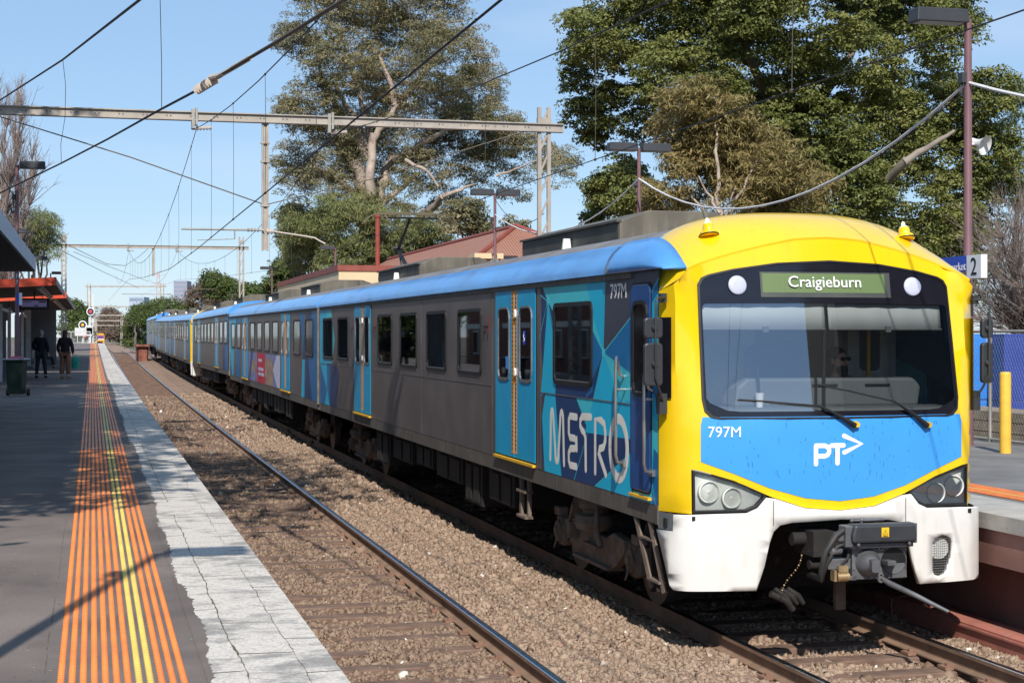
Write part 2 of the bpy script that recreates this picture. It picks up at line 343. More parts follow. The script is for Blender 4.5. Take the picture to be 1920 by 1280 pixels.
def make_cab(root, far=False):
    st = .35 if far else .14
    sh = [(0, 1.172)]+YLOW[1:-1]+[(1.34, 1.545), (1.335, 1.155), (1.52, 1.155)]+[(1.52, 3.10)]+[(x, z) for x, z in reversed(BROW[:-1])]
    hole = sym(WS)
    mb = region(sym(sh), [], [hole, [(x*.985, 1.63+(z-1.63)*.97) for x, z in sym(BL)]], st, NF(0))
    # dome from the brow back to the roof seam
    ds = [i/14*1.52 for i in range(-14, 15)]; ks = [0, .03, .08, .16, .28, .42, .6, .8, 1]
    o = len(mb.v); n = len(ds)
    for k in ks:
        for d in ds:
            a = abs(d); x, y, z0 = nose(d, brow(d)); y1 = 1.30-.05*(1-a/1.52)
            if k == 0: mb.v.append((x, y, z0)); continue
            zt = roofz(d, 3.87, 3.22); yy = y+(y1-y)*k
            if k < .05: mb.v.append((x, y-.006*(1-a/1.6), z0+.02)); continue
            e = math.sin(min(1, (k-.02)/.9)*math.pi/2)**.9
            mb.v.append((x if a < 1.4 else math.copysign(x*1 if x > 0 else -x, d), yy, z0+.03+(max(zt, z0+.03)-z0-.03)*e))
    for i in range(len(ks)-1):
        for j in range(n-1): mb.f.append([o+i*n+j, o+i*n+j+1, o+(i+1)*n+j+1, o+(i+1)*n+j]); mb.m.append(0)
    # side returns under the dome edge
    for s in (-1, 1):
        mb.add([(s*1.52, .485, 1.155), (s*1.52, .50, 1.155), (s*1.52, .50, 3.3), (s*1.52, .485, 3.12)], [(0, 1, 2, 3)])
    cabp = mb.build('cab_shell', [M['yellow']], root, smooth=50)
    if not far:
        for s in (-1, 1):      # roof beacons / horns on the dome
            c = Vector((s*.98, .66, 3.625)); T = Matrix.Translation(c) @ Matrix.Rotation(-.25, 4, 'X') @ Matrix.Scale(.6, 4)
            b = MB(); b.lathe([(.14, -.03), (.13, .03), (.085, .06), (.078, .15), (.07, .16)], T @ Matrix.Scale(1.2, 4, (0, 1, 0)), 18); h = b.build('roof_horn', M['yellow'], cabp, smooth=40)
            b = MB(); b.lathe([(.152, -.022), (.152, -.012)], T @ Matrix.Scale(1.25, 4, (0, 1, 0)), 18); b.build('gasket', M['black'], cabp)
            b = MB(); b.lathe([(.07, .155), (.068, .17), (.05, .185), (.02, .19)], T, 14); b.ball((0, 0, .21), (.035, .012, .055), 10, T); b.build('horn_cap', M['lampcase'], cabp, smooth=50)
    mb = region(sym(BL), [], [], st*.7, NF(.005)); fp = mb.build('front_panel', M['fblue'], root, smooth=60)
    mb = region(sym(WS), [], [sym(GL)], st, NF(.004)); ws = mb.build('windscreen_surround', M['blackg'], root, smooth=60)
    mb = MB(); wso = [(x*1.0, z) for x, z in sym(WS)]; wi = [(x*.985, 2.68+(z-2.68)*.978) for x, z in wso]
    ring(mb, wso, wi, NF(-.01), NF(.014)); mb.build('rubber_seal', M['black'], ws)
    mb = region(sym(GL), [], [], st, NF(.001)); mb.build('windscreen', M['wglass'] if not far else M['pane'], root, smooth=60)
    if not far:
        # bumper
        f = lambda d, z: (lambda p: (p[0]*1.553/1.52, p[1]-.035, p[2]))(nose(d, z, 0))
        mb = region(sym(BUMP), [], [[(x*1.0, z) for x, z in GR]], .1, f)
        bm = mb.build('bumper', M['white'], root, smooth=45)
        sd = bm.modifiers.new('thick', 'SOLIDIFY'); sd.thickness = .05; sd.offset = -1
        for s in (-1, 1):
            P = [(s*1.455, 1.0), (s*1.52, 1.0), (s*1.52, 1.152), (s*1.455, 1.152)]
            b = region(P if s > 0 else P[::-1], [], [], .03, NF(.004)); js = b.build('jumper_panel', M['grey'], root)
            b = MB(); c = nose(s*1.49, 1.07, .012); b.box(c, (.02, .06, .07)); b.build('jumper_socket', M['black'], js, bevel=.004)
            b = MB(); b.b2((s*1.53, .485, 1.03), (s*1.46, .56, 1.2)); b.build('corner_fill', M['sole'], root)
        b = MB(); b.b2((-1.3, 1.3, .30), (1.3, 1.35, 1.05)); b.b2((-1.35, .1, 1.10), (1.35, .6, 1.14)); b.build('shade_plate', M['dark'], root)  # dark plates added to block light behind the bumper opening
        for a, b_ in ((-.622, 1.29), (.622, 1.29)):   # panel seams
            b = MB(); p = [f(a, z) for z in (1.05, 1.1, 1.15, 1.2, 1.27)]; b.tube([(q[0], q[1]-.0015, q[2]) for q in p], .004, 4); b.build('panel_seam', M['grey'], bm)
        # vent with mesh and horn trumpet
        g = MB(); xs = [.90+.022*i for i in range(11)]; zs = [.55+.022*i for i in range(18)]
        for x in xs:
            r = [z for z in zs if inpoly(x, z, GR)]
            if len(r) > 1: g.tube([(lambda q: (q[0], q[1]+.012, q[2]))(f(x, z)) for z in (r[0]-.01, (r[0]+r[-1])/2, r[-1]+.01)], .0022, 4)
        for z in zs:
            r = [x for x in xs if inpoly(x, z, GR)]
            if len(r) > 1: g.tube([(lambda q: (q[0], q[1]+.012, q[2]))(f(x, z)) for x in (r[0]-.01, r[-1]+.01)], .0022, 4)
        gv = g.build('vent_mesh', M['grim'], root)
        b = MB(); T = Matrix.Translation((1.02, .10, .79)) @ Matrix.Rotation(math.radians(90), 4, 'X')
        b.lathe([(.10, .0), (.095, .005), (.05, -.10), (.03, -.22)], T, 18); b.build('horn_trumpet', M['lampcase'], gv, smooth=40)
        # headlights
        for s in (-1, 1):
            P = [(s*x, z) for x, z in LAMP]; Q = [(s*(1.06+(x-1.06)*.93), 1.34+(z-1.34)*.88) for x, z in LAMP]
            if s < 0: P = P[::-1]; Q = Q[::-1]
            hb = MB(); ring(hb, P, Q, NF(-.09), NF(.012)); hl = hb.build('headlight', M['black'], root, bevel=.003)
            b = region([(x, z) for x, z in P], [], [], .2, NF(-.035)); b.build('lamp_housing', M['lampcase'], hl)
            for cx, cz, r in ((s*1.185, 1.345, .098), (s*.985, 1.292, .092)):
                c = Vector(nose(cx, cz, -.018)); T = Matrix.Translation(c) @ Matrix.Rotation(math.radians(90), 4, 'X') @ Matrix.Rotation(-s*.06, 4, 'Y')
                b = MB(); b.lathe([(r, -.02), (r, .012), (r*.93, .02), (r*.86, .012), (r*.84, 0)], T, 28); b.build('lamp_rim', M['lampcase'], hl, smooth=30)
                b = MB(); pr = [(.012, -.035), (.02, -.01), (r*.3, -.05), (r*.6, -.035), (r*.85, .0)]; n = 28
                o = len(b.v); k = len(pr)
                b.v += [tuple(T @ Vector((q*math.cos(2*math.pi*j/n), q*math.sin(2*math.pi*j/n), z))) for q, z in pr for j in range(n)]
                for i in range(k-1):
                    for j in range(n): b.f.append([i*n+j, i*n+(j+1) % n, (i+1)*n+(j+1) % n, (i+1)*n+j]); b.m.append(0)
                b.build('lamp_bowl', M['refl'], hl, smooth=30)
                b = MB(); b.lathe([(.02, -.02), (.016, 0), (.005, .008)], T, 12); b.build('bulb', M['cream'], hl, smooth=40)
            b = region([(x, z) for x, z in Q], [], [], .2, NF(.004)); b.build('lamp_cover', M['cglass'], hl, smooth=60)
        # upper lamps and destination screen
        for x in (-.868, .835):
            c = nose(x, 3.155, .014); T = Matrix.Translation(c) @ Matrix.Rotation(math.radians(90-9.6), 4, 'X')
            b = MB(); b.lathe([(.086, -.004), (.086, .002), (.08, .008), (.03, .012)], T, 24); ll = b.build('marker_light', M['lampw'], root, smooth=50)
            b = MB()
            for r, k in ((.018, 5), (.036, 10), (.054, 15), (.07, 20)):
                for j in range(k):
                    t = 6.283*j/k; b.ball((r*math.cos(t), r*math.sin(t), .0125-(r/.08)*.004), (.004, .004, .002), 6, T)
            b.build('light_dots', mk('led_dot', (.85, .87, 1), .4), ll)
        T0 = lambda x, z, o: Matrix.Translation(nose(x, z, o)) @ Matrix.Rotation(math.radians(90-9.6), 4, 'X')
        b = region([(-.66, 3.05), (.60, 3.05), (.60, 3.275), (-.66, 3.275)], [([(-.64, 3.092), (.545, 3.092), (.545, 3.262), (-.64, 3.262)], 1)], [], .2, NF(.009)); ds_ = b.build('destination_display', [mk('display_frame', (.07, .075, .07), .4), M['led']], root, smooth=60)
        text_mb('Craigieburn', .142, T0(-.055, 3.142, .018), .0005, .001, 'CENTER', 1.06).build('destination_text', M['text'], ds_)
        # number and emblem
        Tv = lambda x, z, o: Matrix.Translation(nose(x, z, o)) @ Matrix.Rotation(math.radians(90), 4, 'X') @ Matrix.Rotation(.16*x, 4, 'Y')
        text_mb('797M', .135, Tv(-1.205, 1.825, .009), 0, .002, 'LEFT', .98).build('number', M['text'], fp)
        em = MB(); R = .021
        def st_(pts, r=R): em.tube([Vector(nose(x, z, .007)) for x, z in pts], r, 8, flat=((0, 1, 0), .04)); [em.ball(nose(x, z, .007), (r, r*.04, r), 10) for x, z in (pts[0], pts[-1])]
        st_([(-.232, 1.582), (-.232, 1.735)]); st_([(-.232, 1.742), (-.15, 1.742), (-.125, 1.732), (-.108, 1.71), (-.108, 1.685), (-.122, 1.66), (-.15, 1.65), (-.232, 1.65)])
        st_([(-.085, 1.742), (.03, 1.742)]); st_([(-.028, 1.742), (-.028, 1.586)]); st_([(.035, 1.826), (.205, 1.752), (.038, 1.680)])
        em.build('transport_emblem', M['text'], fp)
        bb = MB()
        for _ in range(150):
            x = random.uniform(-1.2, 1.2); z = random.uniform(1.4, 1.97); L = random.uniform(.004, .03) if random.random() < .8 else .05
            if z < 1.62-.5*(1.2-abs(x))*.2 and z-L < 1.30+.17*abs(x)+.05: continue
            bb.tube([nose(x, z, .006), nose(x+random.uniform(-.006, .006), z-L, .006)], random.uniform(.0012, .003), 4, flat=((0, 1, 0), .2))
        tag(bb.build('insect_marks', M['bugs'], fp), kind='stuff')
        # wipers
        for pts, piv in (([(-.93, 2.152), (-.72, 2.138), (-.2, 2.092)], (.125, 1.915)), ([(-.175, 2.272), (.1, 2.22), (.53, 2.125)], (.862, 1.90))):
            w = MB(); w.tube([nose(x, z, .030) for x, z in pts], .008, 6); w.tube([nose(x, z, .042) for x, z in ((pts[0][0]*.6+pts[2][0]*.4, pts[0][1]*.6+pts[2][1]*.4), pts[2], ((pts[2][0]*.4+piv[0]*.6), (pts[2][1]*.45+piv[1]*.55)), piv)], [.006, .009, .017, .028], 6)
            wp = w.build('wiper', M['black'], root, smooth=40)
            b = MB(); b.cyl(nose(piv[0]+.02, piv[1]+.01, 0), nose(piv[0]+.02, piv[1]+.01, .05), .03, .024, 12); b.build('wiper_pivot', M['warny'], wp, smooth=40)
        # mirrors
        for s in (-1, 1):
            X = -1.66 if s < 0 else 1.615; Y = .20 if s < 0 else .27
            b = MB(); b.tube([(s*1.50, .36, 3.04), (X-s*.02, Y-.02, 3.04), (X, Y-.03, 3.0), (X, Y-.03, 2.35), (X-s*.04, Y, 2.25), (s*1.53, .34, 2.12)], .011, 8)
            b.b2((s*1.50, .33, 3.0), (s*1.555, .40, 3.08)); b.b2((s*1.50, .32, 2.02), (s*1.57, .42, 2.2)); ma = b.build('mirror_arm', M['lampb2'], root, smooth=40)
            for z0, z1, w in ((2.685, 2.865, .17 if s < 0 else .12), (2.27, 2.645, .17 if s < 0 else .12)):
                b = MB(); b.prism(rrect(-w/2, z0, w/2, z1, .035), -.025, .025, Matrix.Translation((X+s*.005, Y+.03, 0)) @ Matrix.Rotation(math.radians(90), 4, 'X')); b.ball((X, Y-.0, (z0+z1)/2), (.03, .035, .03), 10)
                b.build('mirror_head', M['lampb2'], ma, bevel=.012)
        # quarter window round the corner
        for s in (-1, 1):
            b = region([(s*1.468, 2.16), (s*1.515, 2.16), (s*1.515, 2.87), (s*1.468, 2.87)], [], [], .018, NF(.008)); b.build('quarter_window', M['blackg'], root)
        # cab interior
        b = MB(); b.b2((-1.46, 1.75, 1.1), (1.46, 1.8, 3.5)); b.b2((-.95, 1.70, 2.0), (-.30, 1.75, 3.0)); b.build('cab_bulkhead', M['lgrey'], root)
        b = MB(); b.b2((-.06, 1.69, 2.0), (.75, 1.74, 3.1)); b.build('cab_doorway', mk('cab_dark', (.11, .115, .125), .7), root)
        b = MB(); b.b2((.1, 1.67, 2.66), (.4, 1.69, 2.74)); b.b2((.12, 1.67, 2.28), (.36, 1.69, 2.4)); b.b2((.2, 1.66, 2.18), (.24, 1.69, 2.25)); b.build('cab_notice', M['grey'], root)
        b = MB(); b.b2((-1.45, .28, 1.9), (1.45, .8, 2.06)); b.prism([(-.75, 2.05), (1.1, 2.05), (1.13, 2.24), (1.05, 2.32), (-.62, 2.32), (-.72, 2.24)], -.95, -.62, Matrix.Rotation(math.radians(90), 4, 'X'))
        d_ = b.build('dashboard', M['dash'], root, bevel=.03)
        b = MB()
        for x in (.02, .55): b.b2((x, .605, 2.245), (x+.25, .625, 2.262))
        b.build('dashboard_slot', M['black'], d_)
        for x0, x1 in ((-1.19, -.055), (-.02, 1.15)):
            b = MB(); n = 30
            b.v += [nose(x0+(x1-x0)*i/n, z, -.045-.004*math.sin(i*.9+x0*7)) for z in (2.77, 3.03) for i in range(n+1)]
            for i in range(n): b.f.append([i, i+1, n+2+i, n+1+i]); b.m.append(0)
            bl = b.build('sun_blind', M['blind'], root, smooth=60); sd = bl.modifiers.new('t', 'SOLIDIFY'); sd.thickness = .004
            b = MB(); xm = (x0+x1)/2; b.tube([nose(x0+(x1-x0)*i/8, 2.765, -.045) for i in range(9)], .010, 6); b.box(nose(xm, 2.765, -.03), (.05, .02, .05)); b.build('blind_rail', M['grey'], bl)
        b = MB(); b.b2((-.05, .24, 2.03), (-.026, .27, 3.0)); b.build('centre_strip', M['black'], root)
        b = MB(); b.b2((.10, .33, 2.89), (.19, .42, 2.99)); b.cyl((.145, .31, 2.94), (.145, .34, 2.94), .02); b.build('camera_unit', M['black'], root, bevel=.006)
        b = MB(); b.cyl((.93, 1.3, 2.0), (.93, 1.3, 3.2), .02); b.build('yellow_pole', M['warny'], root)
        b = MB(); b.prism(rrect(.86, 2.28, 1.30, 2.95, .06), -1.72, -1.60, Matrix.Rotation(math.radians(90), 4, 'X')); b.build('side_window_frame', M['lampcase'], root, bevel=.02)
        b = MB(); b.prism(rrect(.98, 2.36, 1.20, 2.90, .05), -1.59, -1.585, Matrix.Rotation(math.radians(90), 4, 'X')); b.build('side_window_glass', M['dash'], root)
        # seat
        b = MB(); b.prism(rrect(-.28, 1.9, .28, 2.62, .12), -.06, .06, Matrix.Translation((-.02, 1.45, 0)) @ Matrix.Rotation(math.radians(90), 4, 'X')); b.b2((-.3, 1.0, 1.75), (.26, 1.5, 1.87)); b.build('driver_seat', mk('seat_cloth', (.06, .08, .15), .9), root, bevel=.03)
GR = [(1.0, .915), (1.05, .91), (1.10, .885), (1.12, .85), (1.12, .78), (1.10, .70), (1.06, .60), (1.03, .56), (.97, .545), (.915, .565), (.90, .60), (.90, .85), (.93, .89)]
def coupler(root):
    Y = -.30
    e = empty('coupler', (0, 0, 0)); e.parent = root
    # lower plate with cone and funnel
    b = MB(); b.prism(rrect(-.045, .605, .475, .905, .015), -.05, .03, Matrix.Translation((0, Y, 0)) @ Matrix.Rotation(math.radians(90), 4, 'X'))
    b.prism([(-.20, .60), (.0, .60), (.0, .645), (-.2, .618)], -.05, .03, Matrix.Translation((0, Y, 0)) @ Matrix.Rotation(math.radians(90), 4, 'X')); b.build('face_plate', M['iron'], e, bevel=.008)
    R = Matrix.Rotation(math.radians(90), 4, 'X')
    b = MB(); b.lathe([(.118, .03), (.112, .05), (.085, .11), (.06, .15), (.045, .17), (.02, .175)], Matrix.Translation((.10, Y, .752)) @ R, 28)
    b.prism(rrect(.05, .69, .125, .80, .02), .10, .21, Matrix.Translation((0, Y, 0)) @ R); b.build('guide_cone', M['iron'], e, smooth=40)
    b = MB(); b.lathe([(.118, .031), (.118, .0305), (.01, .0302)], Matrix.Translation((.345, Y, .757)) @ R, 28); b.build('funnel', M['black'], e)
    b = MB(); b.add([(.24+.21*i/10, Y-.036, .757-math.sqrt(max(0, .0128-(.345-(.24+.21*i/10))**2))) for i in range(11)]+[(.24+.21*i/10, Y-.034, .757-.02) for i in range(11)], [(i, i+1, 12+i, 11+i) for i in range(10)]); b.build('funnel_floor', M['grey'], e)
    b = MB(); b.b2((.22, Y-.17, .735), (.30, Y-.05, .775)); b.cyl((.26, Y-.16, .755), (.33, Y-.06, .75), .02); b.build('hook', M['iron'], e, bevel=.004)
    for x, z in ((.215, .875), (.215, .635), (.215, .60)): b = MB(); b.lathe([(.026, .03), (.026, .055), (.014, .056), (.014, .035)], Matrix.Translation((x, Y, z)) @ R, 16); b.build('air_port', M['grim'], e, smooth=40)
    for x, z in ((-.03, .89), (.46, .89), (.46, .62), (-.03, .7), (.18, .9), (.25, .9), (.13, .62), (.3, .62)): b = MB(); b.lathe([(.009, .03), (.009, .04)], Matrix.Translation((x, Y, z)) @ R, 8); b.build('bolt', M['grim'], e)
    b = MB(); b.tube([(.24, Y-.03, .605), (.27, Y-.10, .575), (.40, Y-.32, .50), (.60, Y-.52, .385)], [.022, .026, .022, .015], 12); b.build('guide_rod', M['iron'], e, smooth=40)
    # upper electric head cover
    b = MB(); b.prism([(-.10, .935), (.50, .935), (.505, 1.0), (.49, 1.09), (-.08, 1.09), (-.105, 1.0)], -.02, .16, Matrix.Translation((0, Y, 0)) @ R); b.build('electric_head_cover', mk('cover_black', (.035, .037, .042), .5, 0, .2, 7), e, bevel=.02)
    b = MB(); b.b2((.165, Y-.1625, .985), (.235, Y-.160, 1.065)); wl = b.build('warning_label', M['warny'], e)
    b = MB(); b.tube([(.175, Y-.164, 1.005), (.2, Y-.164, 1.047), (.225, Y-.164, 1.005), (.175, Y-.164, 1.005)], .002, 4); b.b2((.199, Y-.165, 1.012), (.202, Y-.163, 1.034)); b.b2((.178, Y-.165, .99), (.222, Y-.163, .996)); b.build('warning_symbol', M['black'], wl)
    b = MB(); b.b2((-.15, Y-.12, .9), (-.08, Y+.02, 1.08)); b.b2((-.10, Y-.1, .885), (.5, Y-.04, .925)); b.b2((.49, Y-.13, .92), (.52, Y+.02, 1.09))
    for x in (-.04, .44): b.cyl((x, Y-.15, .92), (x, Y-.05, .92), .016)
    b.build('cover_frame', M['iron'], e, bevel=.006)
    b = MB(); b.tube([(-.06, Y-.05, 1.118), (.02, Y-.05, 1.118)], .008); b.ball((-.06, Y-.05, 1.118), .018); b.ball((.035, Y-.05, 1.122), .02); b.tube([(.04, Y-.05, 1.12), (.24, Y-.05, 1.12)], .012); b.cyl((.03, Y-.05, 1.09), (.03, Y-.05, 1.12), .01); b.build('isolating_handle', M['iron'], e, smooth=40)
    # hoses, valves
    b = MB(); b.tube([(-.12, Y-.06, 1.05), (-.22, Y-.08, 1.0), (-.32, Y-.08, .86), (-.345, Y-.06, .70), (-.33, Y-.02, .62), (-.25, .1, .6)], .028, 10); b.build('air_hose', M['hose'], e, smooth=50)
    b = MB(); b.tube([(-.10, Y-.04, .93), (-.2, Y-.06, .9), (-.28, Y-.05, .78), (-.3, Y, .66)], .016, 8); b.tube([(-.06, Y, .86), (-.10, Y-.06, .80), (-.16, Y-.02, .72)], .012, 8); b.build('air_hose', M['hose'], e, smooth=50)
    b = MB(); b.lathe([(.03, -.05), (.045, -.04), (.045, .04), (.03, .05)], Matrix.Translation((-.17, Y-.03, .98)) @ R, 14); b.b2((-.27, Y-.03, .70), (-.06, Y+.1, .79)); b.cyl((-.26, Y-.06, .86), (-.15, Y-.02, .86), .03); b.build('valve_block', M['iron'], e, bevel=.006)
    b = MB(); b.b2((-.19, Y-.07, .68), (-.10, Y-.01, .735)); b.tube([(-.2, Y-.05, .64), (-.09, Y-.05, .64)], [.035, .035], 14)
    for i in range(4): b.tube([(-.19+.025*i, Y-.05, .64), (-.18+.025*i, Y-.05, .64)], .042, 14)
    b.b2((-.235, Y-.08, .605), (-.215, Y, .70)); b.build('brass_valve', M['brass'], e, smooth=35)
    b = MB(); b.b2((-.1, -.25, .66), (.42, .5, .86)); b.b2((-.35, .25, .95), (.6, .5, 1.12)); b.b2((-.3, -.1, .78), (-.1, .3, 1.0)); b.cyl((-.42, .1, .92), (-.2, .1, .92), .06); b.cyl((-.3, .0, .70), (.1, .0, .70), .04); b.build('draft_gear', M['dark'], e, smooth=35)
    b = MB()
    for i in range(16):
        p = Vector((-.42-.012*i+.02*math.sin(i*.4), -.12, .80-.021*i)); b.lathe([(.005, -.002), (.008, 0), (.005, .002)], Matrix.Translation(p) @ Matrix.Rotation(1.57, 4, 'Y' if i % 2 else 'X'), 8)
    b.build('chain', M['brass'], e)
    b = MB(); 
    for x in (-.62, -.56, -.50): b.tube([(x, 0, .50), (x+.10, .0, .43), (x+.16, .02, .36)], [.02, .03, .02], 8)
    b.tube([(-.66, .0, .46), (-.52, 0, .40), (-.44, .02, .31)], .03, 8); b.build('hanging_hose', M['hose'], e, smooth=50)
    b = MB(); b.b2((.20, .50, .20), (.30, .55, .62)); b.build('guard_iron', M['dust'], e)
def bogie(root, y, name='bogie'):
    e = empty('bogie', (0, y, 0)); e.parent = root
    for s in (-1, 1):
        for dy in (-1.3, 1.3):
            w = MB(); T = Matrix.Translation((s*.83, dy, .45)) @ Matrix.Rotation(math.radians(90), 4, 'Y')
            w.lathe([(.10, -.08), (.12, -.07), (.38, -.055), (.45, -.075 if s > 0 else -.065), (.45, .06), (.40, .06), (.37, .03), (.14, .04), (.1, .08)], T, 30); w.build('wheel', M['wheel'], e, smooth=35)
            w = MB(); T2 = Matrix.Translation((s*1.08, dy, .45)) @ Matrix.Rotation(math.radians(90*s), 4, 'Y')
            w.lathe([(.17, -.08), (.18, .02), (.16, .06), (.12, .07), (.12, .10), (.06, .105), (.05, .13)], T2, 20)
            for k in range(8): w.lathe([(.012, .06), (.012, .08)], T2 @ Matrix.Translation((.14*math.cos(k*.785), .14*math.sin(k*.785), 0)), 6)
            w.b2((s*.98, dy-.2, .33), (s*1.12, dy+.2, .60)); w.tube([(s*1.2, dy-.1, .42), (s*1.22, dy-.05, .30), (s*1.2, dy+.06, .25), (s*1.16, dy+.1, .36)], .009, 6); w.build('axle_box', M['dust'], e, smooth=35)
        f = MB(); X = s*1.10
        f.prism([(-1.05, .50), (-.78, .33), (-.62, .27), (.62, .27), (.78, .33), (1.05, .50), (1.05, .62), (.7, .66), (.45, .58), (-.45, .58), (-.7, .66), (-1.05, .62)], -.05, .05, Matrix.Translation((X, 0, 0)) @ Matrix(((0, 0, 1, 0), (1, 0, 0, 0), (0, 1, 0, 0), (0, 0, 0, 1))))
        f.b2((X-.1, -.62, .25), (X+.1, .62, .29)); f.b2((X-.06, -1.5, .62), (X+.06, -1.3, .72)); f.b2((X-.06, 1.3, .62), (X+.06, 1.5, .72)); f.build('side_frame', M['dust'], e, bevel=.012)
        f = MB(); f.lathe([(.13, .60), (.21, .63), (.24, .70), (.22, .78), (.15, .80), (.15, .84), (.19, .86), (.19, .93), (.14, 1.04)], Matrix.Translation((s*1.13, -.05, 0)), 24); f.build('air_spring', M['dust'], e, smooth=35)
        f = MB(); f.tube([(s*1.24, -.42, .92), (s*1.25, -.45, .62), (s*1.22, -.48, .5)], [.02, .035, .03], 10); f.tube([(s*1.24, .45, .85), (s*1.22, .7, .55)], .022, 8); f.b2((s*1.16, .52, .46), (s*1.26, .62, .64)); f.b2((s*1.1, -.35, .45), (s*1.22, .2, .47)); f.build('damper', M['dust'], e, smooth=35)
    f = MB(); f.b2((-1.05, -.25, .5), (1.05, .25, .8))
    for dy in (-1.3, 1.3): f.cyl((-1.0, dy, .45), (1.0, dy, .45), .08)
    f.b2((-.6, -.9, .35), (.6, .9, .6)); f.build('bolster', M['dark'], e)
    return e
def window(root, s, y0, y1, z0=2.18, z1=3.055, r=.09, mat='black', name='window', fw=.055, x=1.52, glass='pane'):
    O = rrect(y0, z0, y1, z1, r); I = rrect(y0+fw, z0+fw*.8, y1-fw, z1-fw*.8, r*.75)
    if s < 0: O = O[::-1]; I = I[::-1]
    b = MB(); ring(b, O, I, lambda y, z: (s*(x-.01), y, z), lambda y, z: (s*(x+.014), y, z)); f = b.build(name, M[mat], root)
    b = MB(); o = 0; I2 = [(y, z) for y, z in I]; b.v = [(s*(x+.004), y, z) for y, z in I2]; b.f = [list(range(len(I2)))]; b.m = [0]; b.build('pane', M[glass], f)
    b = MB(); b.b2((s*(x+.004), y0+fw*.6, z0+fw*.7), (s*(x+.012), y1-fw*.6, z0+fw*.7+.018)); b.build('sill', M['grim'], f)
    return f
def door_pair(root, s, y0, y1, detail, glassy=True):
    b = MB(); sw = lambda y, z: (s*1.5235, y, z)
    region([(y0-.03, 1.24), (y1+.03, 1.24), (y1+.03, 3.33), (y0-.03, 3.33)], [], [[(y0+.02, 1.27), (y1-.02, 1.27), (y1-.02, 3.29), (y0+.02, 3.29)]], .5, sw, b); b.build('door_surround', M['black'], root)
    m = (y0+y1)/2
    for a, c in ((y0, m-.012), (m+.012, y1)):
        wa, wb = (a+.13, c-.22) if c < m else (a+.22, c-.13); H = rrect(wa+.02, 2.18, wb-.02, 3.02, .12)
        b = MB()
        for xx in (1.529, 1.50): region([(a, 1.255), (c, 1.255), (c, 3.305), (a, 3.305)], [], [H], .4, lambda y, z: (s*xx, y, z), b)
        for yy in (a, c): b.add([(s*1.50, yy, 1.255), (s*1.529, yy, 1.255), (s*1.529, yy, 3.305), (s*1.50, yy, 3.305)], [(0, 1, 2, 3)])
        d = b.build('door', M['doorblue'], root)
        inner = c if c < m else a; w = .10
        b = MB(); yy = (c-.11, c-.005) if c < m else (a+.005, a+.11); b.b2((s*1.530, yy[0], 1.30), (s*1.532, yy[1], 3.30)); b.build('door_edge', M['orange'], d)
        if detail:
            b = MB(); n = 38
            for i in range(n):
                z = 1.34+i*(1.94/n); yc = (yy[0]+yy[1])/2
                if 2.45 < z < 2.62 and False: continue
                e0, e1 = (yy[1]-.02, yy[0]+.05) if c < m else (yy[0]+.02, yy[1]-.05)
                b.prism([(yy[0]+.02, z), (yy[1]-.035, z+.018), (yy[0]+.02, z+.036)] if c < m else [(yy[1]-.02, z), (yy[0]+.035, z+.018), (yy[1]-.02, z+.036)], 0, .0015, Matrix.Translation((s*1.533, 0, 0)) @ Matrix(((0, 0, s, 0), (1, 0, 0, 0), (0, 1, 0, 0), (0, 0, 0, 1))))
            b.build('hazard_triangles', M['black'], d)
            if c < m:
                b = MB()
                for z in (2.96, 2.27): b.prism(rrect(c-.095, z-.05, c-.03, z+.05, .03), 0, .02, Matrix.Translation((s*1.533, 0, 0)) @ Matrix(((0, 0, s, 0), (1, 0, 0, 0), (0, 1, 0, 0), (0, 0, 0, 1))))
                b.build('door_button', M['cream'], d)
        wa, wb = (a+.13, c-.22) if c < m else (a+.22, c-.13)
        window(d, s, wa, wb, 2.155, 3.045, .14, 'grim', 'door_window', .03, 1.526, 'sglass' if s*0+glassy else 'pane')
    b = MB(); b.b2((s*1.52, y0, 1.205), (s*1.56, y1, 1.235)); b.build('step_edge', M['stepy'], root)
    b = MB(); b.b2((s*1.535, y0+.52, 2.45), (s*1.535+s*.02, y0+.58, 2.6))
def body(root, y0, y1, liv_l=(), holes=(), cab=False):
    b = MB()
    # side sheets with the livery in them, sole bar, underside, ends
    for s in (-1, 1):
        region([(y0, 1.20), (y1, 1.20), (y1, 3.31), (y0, 3.31)], liv_l, holes, .6, lambda y, z: (s*1.52, y, z), b, flip=(s < 0))
    b.mi = 7
    for s in (-1, 1): b.b2((s*1.517, y0, 1.03), (s*1.46, y1, 1.199)); 
    b.mi = 8; b.b2((-1.45, y0+.02, 1.05), (1.45, y1-.02, 1.15)); b.mi = 7
    b.b2((-1.5, y1-.03, 1.2), (1.5, y1, 3.25))
    if not cab: b.b2((-1.5, y0, 1.2), (1.5, y0+.03, 3.25))
    return b.build('body', [M['steel'], M['cyan'], M['cyanl'], M['navy'], M['midb'], M['grape'], M['doorblue'], M['sole'], M['dark']], root)
def openings(W_, D_):
    H = [rrect(a+.04, 2.215, c-.04, 3.02, .08) for a, c in W_]
    for a, c in D_: H.append([(a, 1.28), (c, 1.28), (c, 3.28), (a, 3.28)])
    return H
